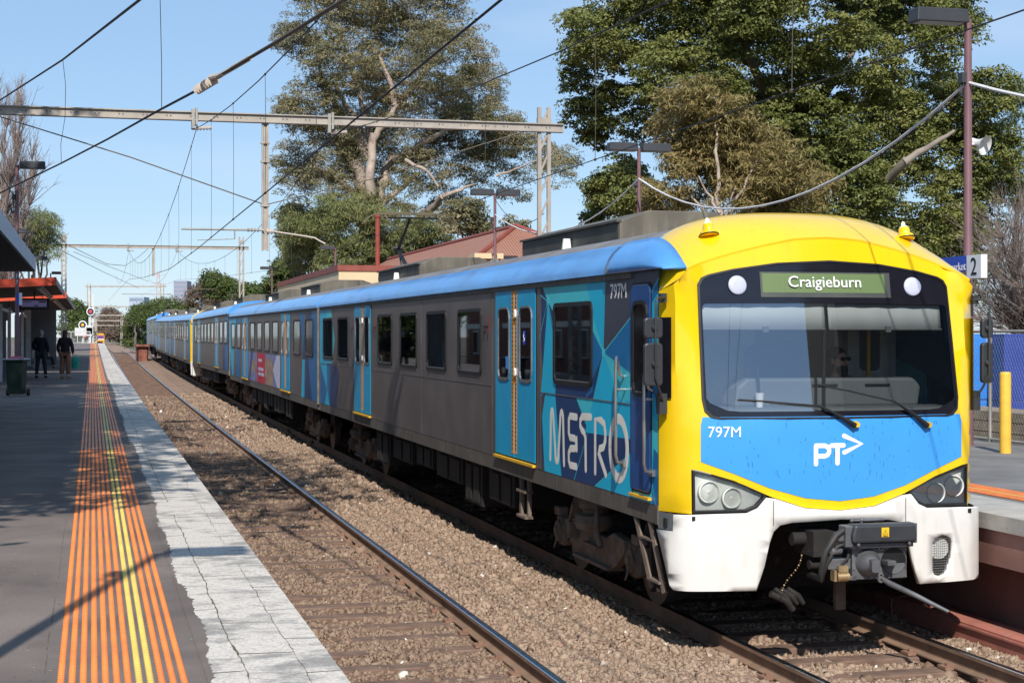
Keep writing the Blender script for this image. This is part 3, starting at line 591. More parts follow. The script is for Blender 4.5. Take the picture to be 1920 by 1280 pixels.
def interior(root, y0, y1, W_, D_):
    e = empty('saloon', (0, 0, 0)); e.parent = root
    b = MB(); b.b2((-1.46, y0, 1.16), (1.46, y1, 1.20)); b.build('floor', M['dark'], e)
    b = MB(); b.b2((-1.45, y0, 3.20), (1.45, y1, 3.24)); b.build('ceiling', M['lgrey'], e)
    b = MB()
    for s in (-1, 1): region([(y0, 1.22), (y1, 1.22), (y1, 3.2), (y0, 3.2)], [], openings(W_, D_), .9, lambda y, z: (s*1.47, y, z), b)
    b.build('lining', M['lgrey'], e)
    sc = mk('saloon_seat', (.03, .06, .16), .85, 0, .2, 30); ys = [w[0]+.25 for w in W_]+[w[0]+1.15 for w in W_]
    for y in ys:
        for s in (-1, 1):
            b = MB(); b.box((s*1.0, y, 1.62), (.85, .42, .12)); b.box((s*1.0, y+.22, 1.95), (.85, .09, .62)); b.build('saloon_seat', sc, e, bevel=.03)
    b = MB()
    for a, c in D_:
        for y in (a-.15, (a+c)/2, c+.15):
            for x in ((-.95, .95) if y != (a+c)/2 else (0,)): b.cyl((x, y, 1.2), (x, y, 3.2), .018, n=8)
    b.build('grab_pole', M['warny'], e)
def roof(root, y0, y1):
    b = MB(); ds = [-1.56, -1.555, -1.53, -1.48, -1.40, -1.28, -1.12, -.9, -.6, -.3, 0, .3, .6, .9, 1.12, 1.28, 1.40, 1.48, 1.53, 1.555, 1.56]; n = len(ds)
    ys = [y0+(y1-y0)*i/6 for i in range(7)]
    for y in ys:
        for d in ds: b.v.append((d, y, 3.30 if abs(d) > 1.558 else roofz(d*1.52/1.56, 3.80, 3.32)))
    for i in range(6):
        for j in range(n-1): b.f.append([i*n+j, i*n+j+1, (i+1)*n+j+1, (i+1)*n+j]); b.m.append(1 if 5 <= j <= n-7 else 0)
    for k in (0, 6): b.f.append([k*n+j for j in range(n)]); b.m.append(0)
    r = b.build('roof', [M['roofblue'], M['roofgrey']], root, smooth=50)
    b = MB()
    for s in (-1, 1): b.b2((s*1.50, y0, 3.24), (s*1.54, y1, 3.30))
    b.build('gutter', M['sole'], r)
    return r
def pod(root, y0, y1):
    e = empty('roof_unit', (0, 0, 0)); e.parent = root
    b = MB(); P = [(-.72, 3.66), (.72, 3.66), (.72, 3.98), (.38, 4.10), (-.38, 4.10), (-.72, 3.98)]
    b.prism(P, -y1, -y0, Matrix.Rotation(math.radians(90), 4, 'X')); c = b.build('casing', M['pod'], e, bevel=.01)
    b = MB()
    for s in (-1, 1):
        b.b2((s*.722, y0+.02, 3.68), (s*.73, y1-.02, 3.955))
    b.build('shaded_side', M['poddark'], c)  # plain panels, coloured darker to stand for the shaded sides of the unit
    b = MB()
    for s in (-1, 1):
        for i in range(6):
            y = y0+.5+i*(y1-y0-.9)/5; b.box((s*.80, y, 3.70), (.16, .10 if i != 2 else .07, .10 if i != 2 else .36), taper=.5)
    b.build('mounting_foot', M['lampcase'], c)
    b = MB(); b.b2((-.76, y0-.01, 3.965), (-.70, y1+.01, 3.99)); b.b2((.70, y0-.01, 3.965), (.76, y1+.01, 3.99)); b.build('edge_rail', M['poddark'], c)
def underframe(root, a, b_):
    k = 0; y = a
    while y < b_-1:
        L = random.uniform(.9, 1.9); h = random.uniform(.35, .6)
        b = MB(); b.b2((-1.38, y, 1.02-h), (1.38, min(b_, y+L), 1.03)); b.mi = 0
        for s in (-1, 1):
            for q in range(2): b.b2((s*1.38, y+.12+q*L*.45, 1.0-h*.9), (s*1.40, y+.12+q*L*.45+L*.33, .95))
        b.build('equipment_box', M['dark'], root, bevel=.015); y += L+random.uniform(.12, .4)
def pantograph(root, y):
    e = empty('pantograph', (0, 0, 0)); e.parent = root
    b = MB(); b.b2((-.5, y-.6, 3.86), (.5, y+.6, 3.92))
    for x in (-.4, .4):
        for dy in (-.5, .5): b.lathe([(.05, 3.78), (.07, 3.80), (.05, 3.82), (.07, 3.84), (.05, 3.87)], Matrix.Translation((x, y+dy, 0)), 10)
    b.build('base_frame', M['iron'], e)
    b = MB(); b.tube([(0, y-.45, 3.95), (0, y+.95, 4.53)], [.05, .04], 8); b.tube([(-.12, y-.3, 3.95), (0, y+.9, 4.48)], .015, 6); b.build('lower_arm', M['black'], e)
    b = MB(); b.tube([(0, y+.95, 4.53), (0, y-.42, 5.12)], [.035, .028], 8); b.tube([(0, y+.9, 4.60), (0, y-.4, 5.05)], .012, 6); b.tube([(-.1, y+.95, 4.56), (.1, y+.95, 4.56)], .05, 8); b.tube([(-.18, y+1.0, 4.6), (.14, y+.9, 4.58)], .012, 6); b.build('upper_arm', M['black'], e)
    b = MB()
    for dy in (-.16, .16):
        b.tube([(-.98, y-.42+dy, 4.99), (-.88, y-.42+dy, 5.12), (-.72, y-.42+dy, 5.19), (-.5, y-.42+dy, 5.2), (.5, y-.42+dy, 5.2), (.72, y-.42+dy, 5.19), (.88, y-.42+dy, 5.12), (.98, y-.42+dy, 4.99)], .012, 6)
        b.b2((-.5, y-.45+dy, 5.19), (.5, y-.39+dy, 5.225))
    for x in (-.55, -.3, .3, .55): b.b2((x-.02, y-.58, 5.12), (x+.02, y-.26, 5.17))
    b.b2((-.6, y-.45, 5.10), (.6, y-.39, 5.14)); b.build('collector_head', mk('collector_brass', (.16, .13, .08), .6, .3), e)
SH = Matrix(((0, 0, -1, 0), (-1, 0, 0, 0), (0, 1, 0, 0), (0, 0, 0, 1)))   # text on the left side: x runs towards the nose
def side_text(root, txt, size, y, z, mat, bold=0, sx=1, name='lettering'):
    T = Matrix.Translation((-1.5225, y, z)) @ Matrix(((0, 0, -1, 0), (-1, 0, 0, 0), (0, 1, 0, 0), (0, 0, 0, 1)))
    return text_mb(txt, size, T, bold, .001, 'LEFT', sx).build(name, mat, root)
def side_stroke(mb, pts, r):
    P = [(-1.5215, y, z) for y, z in pts]; mb.tube(P, r, 8, flat=((1, 0, 0), .015))
    for p in (P[0], P[-1]): mb.ball(p, (r*.015, r, r), 12)
def arc(cy, cz, ry, rz, a0, a1, n=10): return [(cy+ry*math.cos(math.radians(a0+(a1-a0)*i/n)), cz+rz*math.sin(math.radians(a0+(a1-a0)*i/n))) for i in range(n+1)]
U0 = 13.18
def q(*P): return [(u-U0, z) for u, z in P]
def motor_car(u0, rev, detail, label, zf, zr_):
    L = 22.9
    a = math.atan((zr_-zf)/L)
    root = empty('train_carriage', (6.39, u0, zf), label, 'train carriage', 'carriages of the commuter train', rz=math.pi if rev else 0, rx=a if not rev else -a)
    if rev: root.rotation_euler = (0, 0, math.pi); root.location.z = zr_
    S = 1 if rev else -1      # the side that faces the platform
    y0, y1 = .485, 22.67
    liv = [(q((13.66, 1.2), (17.43, 1.2), (17.62, 1.63), (17.39, 2.08), (17.6, 2.6), (17.6, 3.31), (13.66, 3.31)), 3),
           (q((17.30, 3.08), (17.60, 3.31), (15.21, 3.31), (15.28, 2.535), (15.70, 2.2), (17.06, 2.95)), 2),
           (q((15.9, 3.31), (15.21, 3.31), (15.28, 2.535), (15.62, 2.9)), 1),
           (q((17.30, 3.08), (17.58, 2.06), (17.0, 2.06), (16.95, 2.5)), 1),
           (q((17.58, 2.06), (17.43, 1.2), (16.76, 1.2), (17.0, 2.06)), 1),
           (q((17.62, 1.63), (17.43, 1.2), (17.66, 1.2), (17.66, 2.0), (17.39, 2.08)), 5),
           (q((15.28, 2.535), (16.1, 2.06), (16.9, 2.06), (17.06, 2.5), (15.63, 2.16)), 3),
           (q((15.28, 2.535), (15.63, 2.75), (15.63, 2.15), (15.9, 2.06)), 4),
           (q((15.28, 2.535), (15.62, 2.06), (14.41, 2.06), (14.41, 2.20)), 1),
           (q((15.28, 2.535), (14.41, 2.33), (14.41, 2.12), (14.7, 2.06)), 2),
           (q((15.28, 2.535), (14.41, 2.89), (14.41, 2.33)), 4),
           (q((16.2, 2.06), (15.62, 2.06), (15.75, 1.74)), 2),
           (q((15.62, 2.06), (14.41, 2.06), (14.41, 1.74), (15.9, 1.72)), 1),
           (q((15.56, 1.2), (14.41, 1.62), (14.41, 1.2)), 1),
           (q((15.21, 3.31), (14.05, 3.31), (14.41, 2.89), (15.28, 2.535)), 5),
           (q((14.05, 3.31), (13.66, 3.31), (13.66, 3.22), (14.41, 2.89), (14.6, 3.1)), 5),
           (q((14.41, 2.89), (13.66, 3.22), (13.66, 2.1), (14.41, 2.33)), 4),
           (q((13.66, 3.1), (13.66, 2.6), (13.85, 2.6), (13.85, 3.0)), 1),
           (q((14.41, 1.2), (13.66, 1.2), (13.66, 2.1), (13.85, 2.2), (14.0, 1.7)), 1),
           (q((14.0, 1.7), (13.66, 1.55), (13.66, 1.95), (13.9, 2.0)), 2),
           (q((13.85, 1.2), (13.66, 1.2), (13.66, 1.65), (13.8, 1.7)), 4)]
    liv += [(q((35.9, 1.2), (34.35, 1.2), (34.05, 2.3), (34.5, 3.31), (35.9, 3.31)), 4), (q((34.35, 1.2), (33.3, 1.2), (33.0, 1.9), (33.35, 2.1), (34.2, 2.1)), 3),
            (q((35.9, 2.1), (34.7, 1.5), (34.9, 3.31), (35.9, 3.31)), 1), (q((34.9, 3.31), (34.2, 3.31), (33.6, 2.6), (34.0, 2.1), (34.8, 2.1)), 2), (q((34.7, 1.55), (35.1, 1.2), (34.35, 1.2)), 1)]
    if not detail: liv = [(q((13.66, 1.2), (15.4, 1.2), (15.0, 2.1), (15.6, 3.31), (13.66, 3.31)), 4), (q((14.6, 3.31), (14.0, 2.0), (13.66, 1.6), (13.66, 3.31)), 1)]+liv[-5:-3]
    W_ = [(a-U0, c-U0) for a, c in ((15.63, 17.055), (20.45, 21.86), (22.60, 24.02), (24.76, 26.19), (26.93, 28.33), (31.76, 33.16), (33.89, 35.33))]; D_ = [(a-U0, c-U0) for a, c in ((17.80, 19.67), (29.07, 30.95))]
    bd = body(root, y0, y1, liv, openings(W_, D_) if detail else (), detail)
    if detail: interior(root, 2.0, y1-.1, W_, D_)
    if detail:
        b = MB()
        for pts in (q((17.30, 3.08), (17.62, 3.16)), q((17.30, 3.08), (17.66, 2.66)), q((17.30, 3.08), (17.25, 3.31)), q((17.30, 3.08), (17.05, 2.75)), q((15.28, 2.535), (14.41, 2.89)), q((15.28, 2.535), (14.41, 2.34)), q((15.28, 2.535), (15.62, 2.06)), q((16.2, 2.06), (15.78, 1.74), (16.28, 1.2)), q((15.56, 1.2), (14.41, 1.62)), q((13.75, 1.2), (14.0, 1.75)), q((16.2, 3.31), (16.25, 3.22)), q((14.0, 3.0), (13.66, 3.22))):
            b.tube([(-1.521, y, z) for y, z in pts], .006, 4, flat=((1, 0, 0), .1))
        for y, z in q((17.30, 3.08), (15.28, 2.535)): b.ball((-1.521, y, z), (.002, .05, .05), 14)
        b.build('livery_line', M['cyanl'], bd)
        m = MB(); r = .038
        def L_(*P): side_stroke(m, q(*P), r)
        L_((17.19, 1.36), (17.165, 1.80), *arc(17.12+.0, 1.80, .05, .09, 0, 180, 6)[1:], (16.99, 1.45), *arc(16.93, 1.42, .06, .075, 0, -180, 6), (16.80, 1.80), *arc(16.745, 1.80, .055, .09, 0, 180, 6)[1:], (16.655, 1.34))
        L_((16.19, 1.86), (16.43, 1.86), (16.475, 1.82), (16.475, 1.68), (16.43, 1.635), (16.25, 1.635), (16.19, 1.59), (16.19, 1.53)); L_((16.20, 1.60), (16.20, 1.66), (16.19, 1.57), (16.25, 1.53), (16.41, 1.52), (16.475, 1.47), (16.475, 1.39), (16.43, 1.345), (16.20, 1.345))
        L_((15.69, 1.885), (16.00, 1.875), (16.06, 1.83), (16.06, 1.78), (16.0, 1.735), (15.93, 1.72), (15.875, 1.66), (15.865, 1.345))
        L_((15.545, 1.345), (15.545, 1.87), (15.35, 1.87), (15.25, 1.84), (15.215, 1.76), (15.215, 1.68), (15.27, 1.61), (15.40, 1.585), (15.44, 1.55), (15.20, 1.35))
        r = .05
        L_(*arc(14.80, 1.63, .262, .285, 0, 360, 28))
        m.build('operator_lettering', M['cream'], bd)
        side_text(bd, '797M', .20, 15.065-U0, 3.065, M['text'], .002, 1.12, 'number')
        b = MB(); b.b2((-1.522, 17.60-U0, 2.062), (-1.526, 14.42-U0, 2.072)); b.b2((-1.522, 29.0-U0, 2.07), (-1.526, 19.9-U0, 2.08)); b.b2((-1.522, 35.85-U0, 2.07), (-1.526, 31.0-U0, 2.08)); b.build('panel_seam', M['grim'], bd)
        b = MB()
        for u in (17.58, 19.86, 28.98, 31.03, 24.4): b.b2((-1.521, u-U0, 1.2), (-1.524, u-U0+.012, 3.3))
        b.build('panel_seam', M['sole'], bd)
        b = MB(); b.b2((-1.521, 19.85-U0, 1.21), (-1.5235, 17.6-U0, 1.25)); b.build('sill_plate', M['sole'], bd)
        for y, zc, s_ in ((20.33, 2.78, 1.0), (31.35, 2.80, .8), (28.80, 2.80, .8)):   # small emblems beside the doors
            y -= U0; e = MB(); side_stroke(e, [(y+.0, zc-.13), (y, zc+.03), (y-.09, zc+.03), (y-.09, zc-.04), (y, zc-.04)], .018); side_stroke(e, [(y-.13, zc+.03), (y-.25, zc+.03)], .018); side_stroke(e, [(y-.19, zc+.03), (y-.19, zc-.13)], .018)
            eo = e.build('transport_emblem', M['black'], bd); e = MB(); side_stroke(e, [(y-.20, zc+.15), (y-.32, zc+.07), (y-.20, zc-.03)], .02); e.build('emblem_arrow', M['redm'], eo)
    for u0_, u1_ in ((15.63, 17.055), (20.45, 21.86), (22.60, 24.02), (24.76, 26.19), (26.93, 28.33), (31.76, 33.16), (33.89, 35.33)):
        window(root, S, u0_-U0, u1_-U0, glass='sglass' if detail else 'pane')
        if detail: window(root, -S, u0_-U0, u1_-U0, glass='sglass')
    for a_, c_ in ((17.80, 19.67), (29.07, 30.95)):
        door_pair(root, S, a_-U0, c_-U0, detail)
        if detail: door_pair(root, -S, a_-U0, c_-U0, False)
    if detail:
        b = MB(); b.prism(rrect(13.865-U0, 1.29, 14.41-U0, 3.175, .08), 0, .02, Matrix.Translation((-1.515, 0, 0)) @ Matrix(((0, 0, -1, 0), (1, 0, 0, 0), (0, 1, 0, 0), (0, 0, 0, 1)))); cdr = b.build('cab_door', M['cabdoor'], root, bevel=.008)
        O = rrect(13.845-U0, 1.27, 14.43-U0, 3.195, .09)[::-1]; I = rrect(13.867-U0, 1.292, 14.408-U0, 3.173, .08)[::-1]; b = MB(); ring(b, O, I, lambda y, z: (-1.52, y, z), lambda y, z: (-1.528, y, z)); b.build('door_seal', M['black'], cdr)
        window(cdr, -1, 13.92-U0, 14.34-U0, 2.15, 3.03, .12, 'black', 'door_window', .045, 1.536)
        b = MB(); b.b2((-1.52, 13.86-U0, 1.225), (-1.555, 14.41-U0, 1.25)); b.build('step_edge', M['stepy'], cdr)
        for u, z0, z1 in ((14.62, 1.50, 2.50), (13.80, 1.48, 2.40)):
            y = u-U0; b = MB(); b.tube([(-1.52, y+.02, z1-.18), (-1.56, y+.02, z1-.16), (-1.585, y+.02, z1-.03), (-1.60, y, z1), (-1.615, y-.03, z1-.03), (-1.62, y-.03, z1-.15), (-1.62, y-.03, z0+.08), (-1.60, y-.02, z0+.02), (-1.52, y, z0)], .016, 8); b.box((-1.53, y, z0), (.04, .1, .06)); b.tube([(-1.52, y-.03, (z0+z1)/2+.2), (-1.62, y-.03, (z0+z1)/2+.2)], .012, 6); b.build('handrail', M['chrome'], root, smooth=40)
        # door stickers
        b = MB(); b.b2((-1.538, 18.20-U0, 2.60), (-1.536, 18.31-U0, 2.76)); st1 = b.build('access_sign', mk('sign_blue', (.01, .05, .35), .5), root)
        b = MB(); b.ball((-1.539, 18.255-U0, 2.735), (.001, .009, .009), 8); b.tube([(-1.539, 18.262-U0, 2.72), (-1.539, 18.262-U0, 2.675), (-1.539, 18.235-U0, 2.672), (-1.539, 18.225-U0, 2.645)], .004, 4); b.tube([(-1.539, 18.262+.022*math.cos(t/2)-U0, 2.655+.022*math.sin(t/2)) for t in range(4, 12)], .003, 4); b.build('wheelchair_symbol', M['text'], st1)
        b = MB(); b.b2((-1.538, 19.12-U0, 2.30), (-1.536, 18.99-U0, 2.45)); b.build('door_sticker', M['fblue'], root)
        # ladder, step frames
        for u in (14.33, 13.85): pass
        b = MB(); b.bar((-1.50, 14.35-U0, 1.04), (-1.46, 14.02-U0, .42), .02, .06); b.bar((-1.50, 13.95-U0, 1.04), (-1.46, 13.68-U0, .42), .02, .06); b.bar((-1.49, 14.26-U0, .86), (-1.49, 13.87-U0, .86), .03, .02); b.bar((-1.465, 14.05-U0, .50), (-1.465, 13.72-U0, .50), .07, .02); b.build('cab_ladder', M['dust'], root)
        b = MB(); b.b2((-1.44, 18.75-U0, .55), (-1.40, 18.83-U0, 1.04)); b.b2((-1.44, 18.42-U0, .55), (-1.40, 18.48-U0, 1.04)); b.b2((-1.48, 18.42-U0, .55), (-1.38, 18.83-U0, .58)); b.b2((-1.48, 18.42-U0, .85), (-1.38, 18.83-U0, .88)); b.build('step_frame', M['dust'], root)
    r = roof(root, 1.22, y1)
    if detail:   # blue cap that runs forward over the cab corner
        for s in (-1,):
            b = MB(); n = 12; prof = [(1.575, 3.30), (1.572, 3.36), (1.545, 3.43), (1.50, 3.50), (1.43, 3.565), (1.34, 3.62)]
            for i in range(n+1):
                t = i/n; y = 1.9-(1.9-.26)*t; k = 1-max(0, (t-.45)/.55)**2.2
                for (x, z) in prof: b.v.append((s*(x), y, 3.30+(z-3.30)*max(.03, k)))
            for i in range(n):
                for j in range(5):
                    f = [i*6+j, i*6+j+1, (i+1)*6+j+1, (i+1)*6+j]; b.f.append(f if s > 0 else f[::-1]); b.m.append(0)
            c = b.build('roof_cap', M['roofblue'], root, smooth=60); sd = c.modifiers.new('t', 'SOLIDIFY'); sd.thickness = .02; sd.offset = -1 if s < 0 else -1
    pod(root, 17.2-U0, 21.4-U0); pod(root, 28.6-U0, 32.9-U0)
    make_cab(root, far=not detail)
    if not detail:
        b = MB(); b.prism([(-1.5, .5), (-.75, .5), (-.6, 1.05), (.6, 1.05), (.75, .5), (1.5, .5), (1.53, 1.15), (-1.53, 1.15)], -.5, .02, Matrix.Rotation(math.radians(90), 4, 'X')); b.build('bumper', M['white'], root)
    bogie(root, 16.8-U0); bogie(root, 32.4-U0)
    underframe(root, 19.3-U0, 30.2-U0)
    if detail: coupler(root)
    return root
def trailer_car(u0, L, label, z0, z1, detail):
    root = empty('train_carriage', (6.39, u0, z0), label, 'train carriage', 'carriages of the commuter train', rx=math.atan((z1-z0)/L))
    k = u0
    Q = lambda *P: [(u-36.15, z) for u, z in P]
    liv = [(Q((36.15, 1.2), (38.6, 1.2), (38.9, 2.2), (38.2, 3.31), (36.15, 3.31)), 3), (Q((38.6, 3.31), (39.6, 3.31), (38.9, 2.2)), 4), (Q((36.15, 1.2), (37.2, 1.2), (37.9, 2.1), (37.2, 3.31), (36.15, 3.31)), 4), (Q((38.6, 1.2), (39.2, 1.2), (39.0, 2.1), (38.5, 2.1)), 1),
           (Q((56.0, 1.2), (57.6, 1.2), (57.3, 2.2), (57.9, 3.31), (55.6, 3.31)), 4), (Q((58.6, 1.2), (60.15, 1.2), (60.15, 3.31), (57.5, 3.31), (58.2, 2.4)), 1), (Q((59.3, 1.2), (60.15, 1.2), (60.15, 2.2)), 3)]
    bd = body(root, .05, L-.05, liv)
    for a, c in ((37.0, 38.35), (39.35, 40.7), (44.2, 45.6), (46.4, 47.8), (48.6, 50.0), (50.8, 52.2), (55.7, 57.1), (57.95, 59.4)): window(root, -1, a-36.15, c-36.15)
    for a, c in ((41.5, 43.45), (53.1, 55.05)): door_pair(root, -1, a-36.15, c-36.15, False)
    if detail:
        e = empty('advert_panel', (0, 0, 0)); e.parent = root
        z0_, z1_ = 1.24, 2.12
        region(Q((43.75, z0_), (52.9, z0_), (52.9, z1_), (43.75, z1_)), [(Q((47.6, z0_), (50.0, z0_), (50.0, z1_), (47.6, z1_)), 1), (Q((50.6, z0_+.3), (52.0, z0_+.2), (51.6, z1_-.2), (50.2, z1_-.3)), 2), (Q((45.6, z0_), (47.6, z0_), (47.6, z1_-.2), (46.4, z1_-.05), (45.4, z1_-.3)), 2), (Q((43.75, z0_), (44.4, z0_), (45.5, 1.7), (44.6, z1_), (43.75, z1_)), 3)], [], .8, lambda y, z: (-1.523, y, z), flip=True).build('advert_sheet', [M['ady'], M['adr'], M['adb'], M['adw']], e)
        b = MB()
        for z, w in ((1.86, 1.0), (1.6, 1.5), (1.45, 1.7)): b.b2((-1.5245, 49.6-36.15-w, z), (-1.5235, 49.6-36.15, z+.09))
        b.build('advert_wording', M['adw'], e)
    b = MB()
    for y in (.02, L-.02):
        for s in (-1, 1): b.b2((s*1.50, y-.04, 1.15), (s*1.545, y+.04, 3.32))
    b.build('end_pillar', M['grim'], bd)
    roof(root, 0, L); pod(root, 41.7-36.15, 45.6-36.15); pod(root, 51.3-36.15, 55.3-36.15)
    bogie(root, 3.4); bogie(root, L-3.4); underframe(root, 6, L-6)
    b = MB(); b.b2((-1.1, L, 1.25), (1.1, L+.38, 3.4)); b.build('gangway', M['black'], root)
    return root
def build_train():
    c1 = motor_car(13.18, False, True, 'leading carriage with the yellow cab front, blue panel and lit destination screen, nearest the camera', .0, .045)
    b = MB(); b.b2((-1.1, 22.66, 1.25), (1.1, 23.0, 3.4)); b.build('gangway', M['black'], c1)
    pantograph(c1, 33.65-13.18)
    trailer_car(36.15, 24.0, 'second carriage back, middle coach with the red and blue advert below its windows', rise(36), rise(60), True)
    motor_car(83.55, True, False, 'third carriage back, its yellow and white cab end turned away from the camera', rise(60.6), rise(83.5))
    c4 = motor_car(84.5, False, False, 'fourth carriage back, with the yellow cab strip halfway down the train', rise(84.5), rise(107))
    trailer_car(107.6, 24.0, 'fifth carriage back, plain middle coach behind the yellow cab strip', rise(107.6), rise(131.6), False)
    c6 = motor_car(154.7, True, False, 'last carriage at the far end of the train beside the green trees', rise(132), rise(154.7))
    pantograph(c4, 14.5); pantograph(c6, 8)
# ------------------------------------------------------------------ ground, ballast, tracks, platforms
def gmat(name, cols, scale, bump=.4, bs=None, rough=.95, extra=None):
    m, N, L, b = newmat(name); tc = N.new('ShaderNodeTexCoord')
    v = N.new('ShaderNodeTexVoronoi'); v.inputs['Scale'].default_value = scale; L.new(tc.outputs['Object'], v.inputs[0])
    n = N.new('ShaderNodeTexNoise'); n.inputs['Scale'].default_value = .8; n.inputs['Detail'].default_value = 8; L.new(tc.outputs['Object'], n.inputs[0])
    sp = N.new('ShaderNodeSeparateColor'); L.new(v.outputs['Color'], sp.inputs[0])
    a = N.new('ShaderNodeMath'); a.operation = 'MULTIPLY_ADD'; a.inputs[1].default_value = .6; L.new(sp.outputs[0], a.inputs[0]); L.new(n.outputs[0], a.inputs[2])
    s = N.new('ShaderNodeMath'); s.operation = 'SUBTRACT'; s.inputs[1].default_value = .3; L.new(a.outputs[0], s.inputs[0])
    cr = N.new('ShaderNodeValToRGB'); e = cr.color_ramp.elements
    while len(e) < len(cols): e.new(.5)
    for i, c in enumerate(cols): e[i].position = .1+.8*i/(len(cols)-1); e[i].color = c4(c)
    L.new(s.outputs[0], cr.inputs[0]); L.new(cr.outputs[0], b.inputs[0]); b.inputs['Roughness'].default_value = rough
    bn = N.new('ShaderNodeBump'); bn.inputs['Strength'].default_value = bump; bn.inputs['Distance'].default_value = .03; bn.invert = True; L.new(v.outputs['Distance'], bn.inputs['Height']); L.new(bn.outputs[0], b.inputs['Normal']); return m
M['ground'] = gmat('dry_ground', [(.10, .085, .06), (.16, .13, .09), (.12, .13, .06)], 3)
M['ballast'] = gmat('ballast_bed', [(.20, .125, .085), (.29, .19, .13), (.36, .25, .175)], 22, .6)
def _soil():     # the bed beside the left platform is old, fine and brown; the six-foot has newer stone
    N, L = M['ballast'].node_tree.nodes, M['ballast'].node_tree.links; b = N['Principled BSDF']; src = b.inputs[0].links[0].from_socket
    tc = N.new('ShaderNodeTexCoord'); sx = N.new('ShaderNodeSeparateXYZ'); L.new(tc.outputs['Object'], sx.inputs[0]); r = N.new('ShaderNodeMapRange'); r.inputs[1].default_value = 3.35; r.inputs[2].default_value = 3.7; L.new(sx.outputs[0], r.inputs[0])
    m = N.new('ShaderNodeMix'); m.data_type = 'RGBA'; m.blend_type = 'MULTIPLY'; m.inputs[0].default_value = 1; L.new(src, m.inputs[6]); m.inputs[7].default_value = (.66, .56, .50, 1)
    x = N.new('ShaderNodeMix'); x.data_type = 'RGBA'; L.new(r.outputs[0], x.inputs[0]); L.new(m.outputs[2], x.inputs[6]); L.new(src, x.inputs[7]); L.new(x.outputs[2], b.inputs[0])
_soil()
M['rust'] = mk('rail_rust', (.26, .165, .11), .85, .1, .25, 4, spots=(.34, .24, .17), sp_s=9, bump=.2, bs=40)
M['railtop'] = mk('rail_running_surface', (.55, .57, .62), .22, 1, .1, 6)
M['sleeper'] = mk('timber_sleeper', (.17, .105, .075), .9, 0, .35, 5, spots=(.08, .06, .05), sp_s=7, streak=(.30, .20, .15, .6), st_s=(.6, 9, 1), bump=.5, bs=30)
M['clip'] = mk('rail_clip_rust', (.27, .15, .10), .8, .1, .2, 9)
def asphalt(name, base):
    m = mk(name, base, .85, 0, .30, .9, spots=(base[0]*1.7, base[1]*1.65, base[2]*1.5), sp_s=90, sp_t=.58, bump=.8, bs=90, streak=(base[0]*.55, base[1]*.55, base[2]*.58, .75), st_s=(.35, .3, .3)); return m
M['asph'] = asphalt('platform_asphalt', (.18, .145, .128))
M['asphr'] = asphalt('platform_asphalt_far', (.20, .19, .18))
def coping_mat():
    m, N, L, b = newmat('worn_white_coping'); tc = N.new('ShaderNodeTexCoord'); sx = N.new('ShaderNodeSeparateXYZ'); L.new(tc.outputs['Object'], sx.inputs[0])
    n = N.new('ShaderNodeTexNoise'); n.inputs['Scale'].default_value = 5; n.inputs['Detail'].default_value = 9; n.inputs['Roughness'].default_value = .72
    mp = N.new('ShaderNodeMapping'); mp.inputs['Scale'].default_value = (.8, 1.1, 1); L.new(tc.outputs['Object'], mp.inputs[0]); L.new(mp.outputs[0], n.inputs[0])
    # paint survives best near the edge of the platform
    k = N.new('ShaderNodeMapRange'); k.inputs[1].default_value = .53; k.inputs[2].default_value = 1.1; k.inputs[3].default_value = -.11; k.inputs[4].default_value = .10; L.new(sx.outputs[0], k.inputs[0])
    a0 = N.new('ShaderNodeMath'); a0.operation = 'ADD'; L.new(n.outputs[0], a0.inputs[0]); L.new(k.outputs[0], a0.inputs[1])
    nl = N.new('ShaderNodeTexNoise'); nl.inputs['Scale'].default_value = 1.3; nl.inputs['Detail'].default_value = 3; L.new(tc.outputs['Object'], nl.inputs[0])
    nm = N.new('ShaderNodeMapRange'); nm.inputs[1].default_value = .3; nm.inputs[2].default_value = .7; nm.inputs[3].default_value = -.16; nm.inputs[4].default_value = .12; L.new(nl.outputs[0], nm.inputs[0])
    a = N.new('ShaderNodeMath'); a.operation = 'ADD'; L.new(a0.outputs[0], a.inputs[0]); L.new(nm.outputs[0], a.inputs[1])
    r = N.new('ShaderNodeMapRange'); r.inputs[1].default_value = .43; r.inputs[2].default_value = .60; L.new(a.outputs[0], r.inputs[0])
    n2 = N.new('ShaderNodeTexNoise'); n2.inputs['Scale'].default_value = 60; n2.inputs['Detail'].default_value = 4; L.new(tc.outputs['Object'], n2.inputs[0])
    d = N.new('ShaderNodeValToRGB'); d.color_ramp.elements[0].color = (.17, .16, .15, 1); d.color_ramp.elements[1].color = (.46, .42, .38, 1); L.new(n2.outputs[0], d.inputs[0])
    w = N.new('ShaderNodeValToRGB'); w.color_ramp.elements[0].color = (.46, .41, .36, 1); w.color_ramp.elements[1].color = (.72, .655, .58, 1); w.color_ramp.elements[0].position = .3; w.color_ramp.elements[1].position = .6; L.new(n2.outputs[0], w.inputs[0])
    x = N.new('ShaderNodeMix'); x.data_type = 'RGBA'; L.new(r.outputs[0], x.inputs[0]); L.new(d.outputs[0], x.inputs[6]); L.new(w.outputs[0], x.inputs[7]); L.new(x.outputs[2], b.inputs[0]); b.inputs['Roughness'].default_value = .8
    bn = N.new('ShaderNodeBump'); bn.inputs['Strength'].default_value = .3; bn.inputs['Distance'].default_value = .01; L.new(a.outputs[0], bn.inputs['Height']); L.new(bn.outputs[0], b.inputs['Normal']); return m
M['coping'] = coping_mat()
M['crack'] = mk('joint_dirt', (.13, .115, .075), .95, 0, .4, 8)
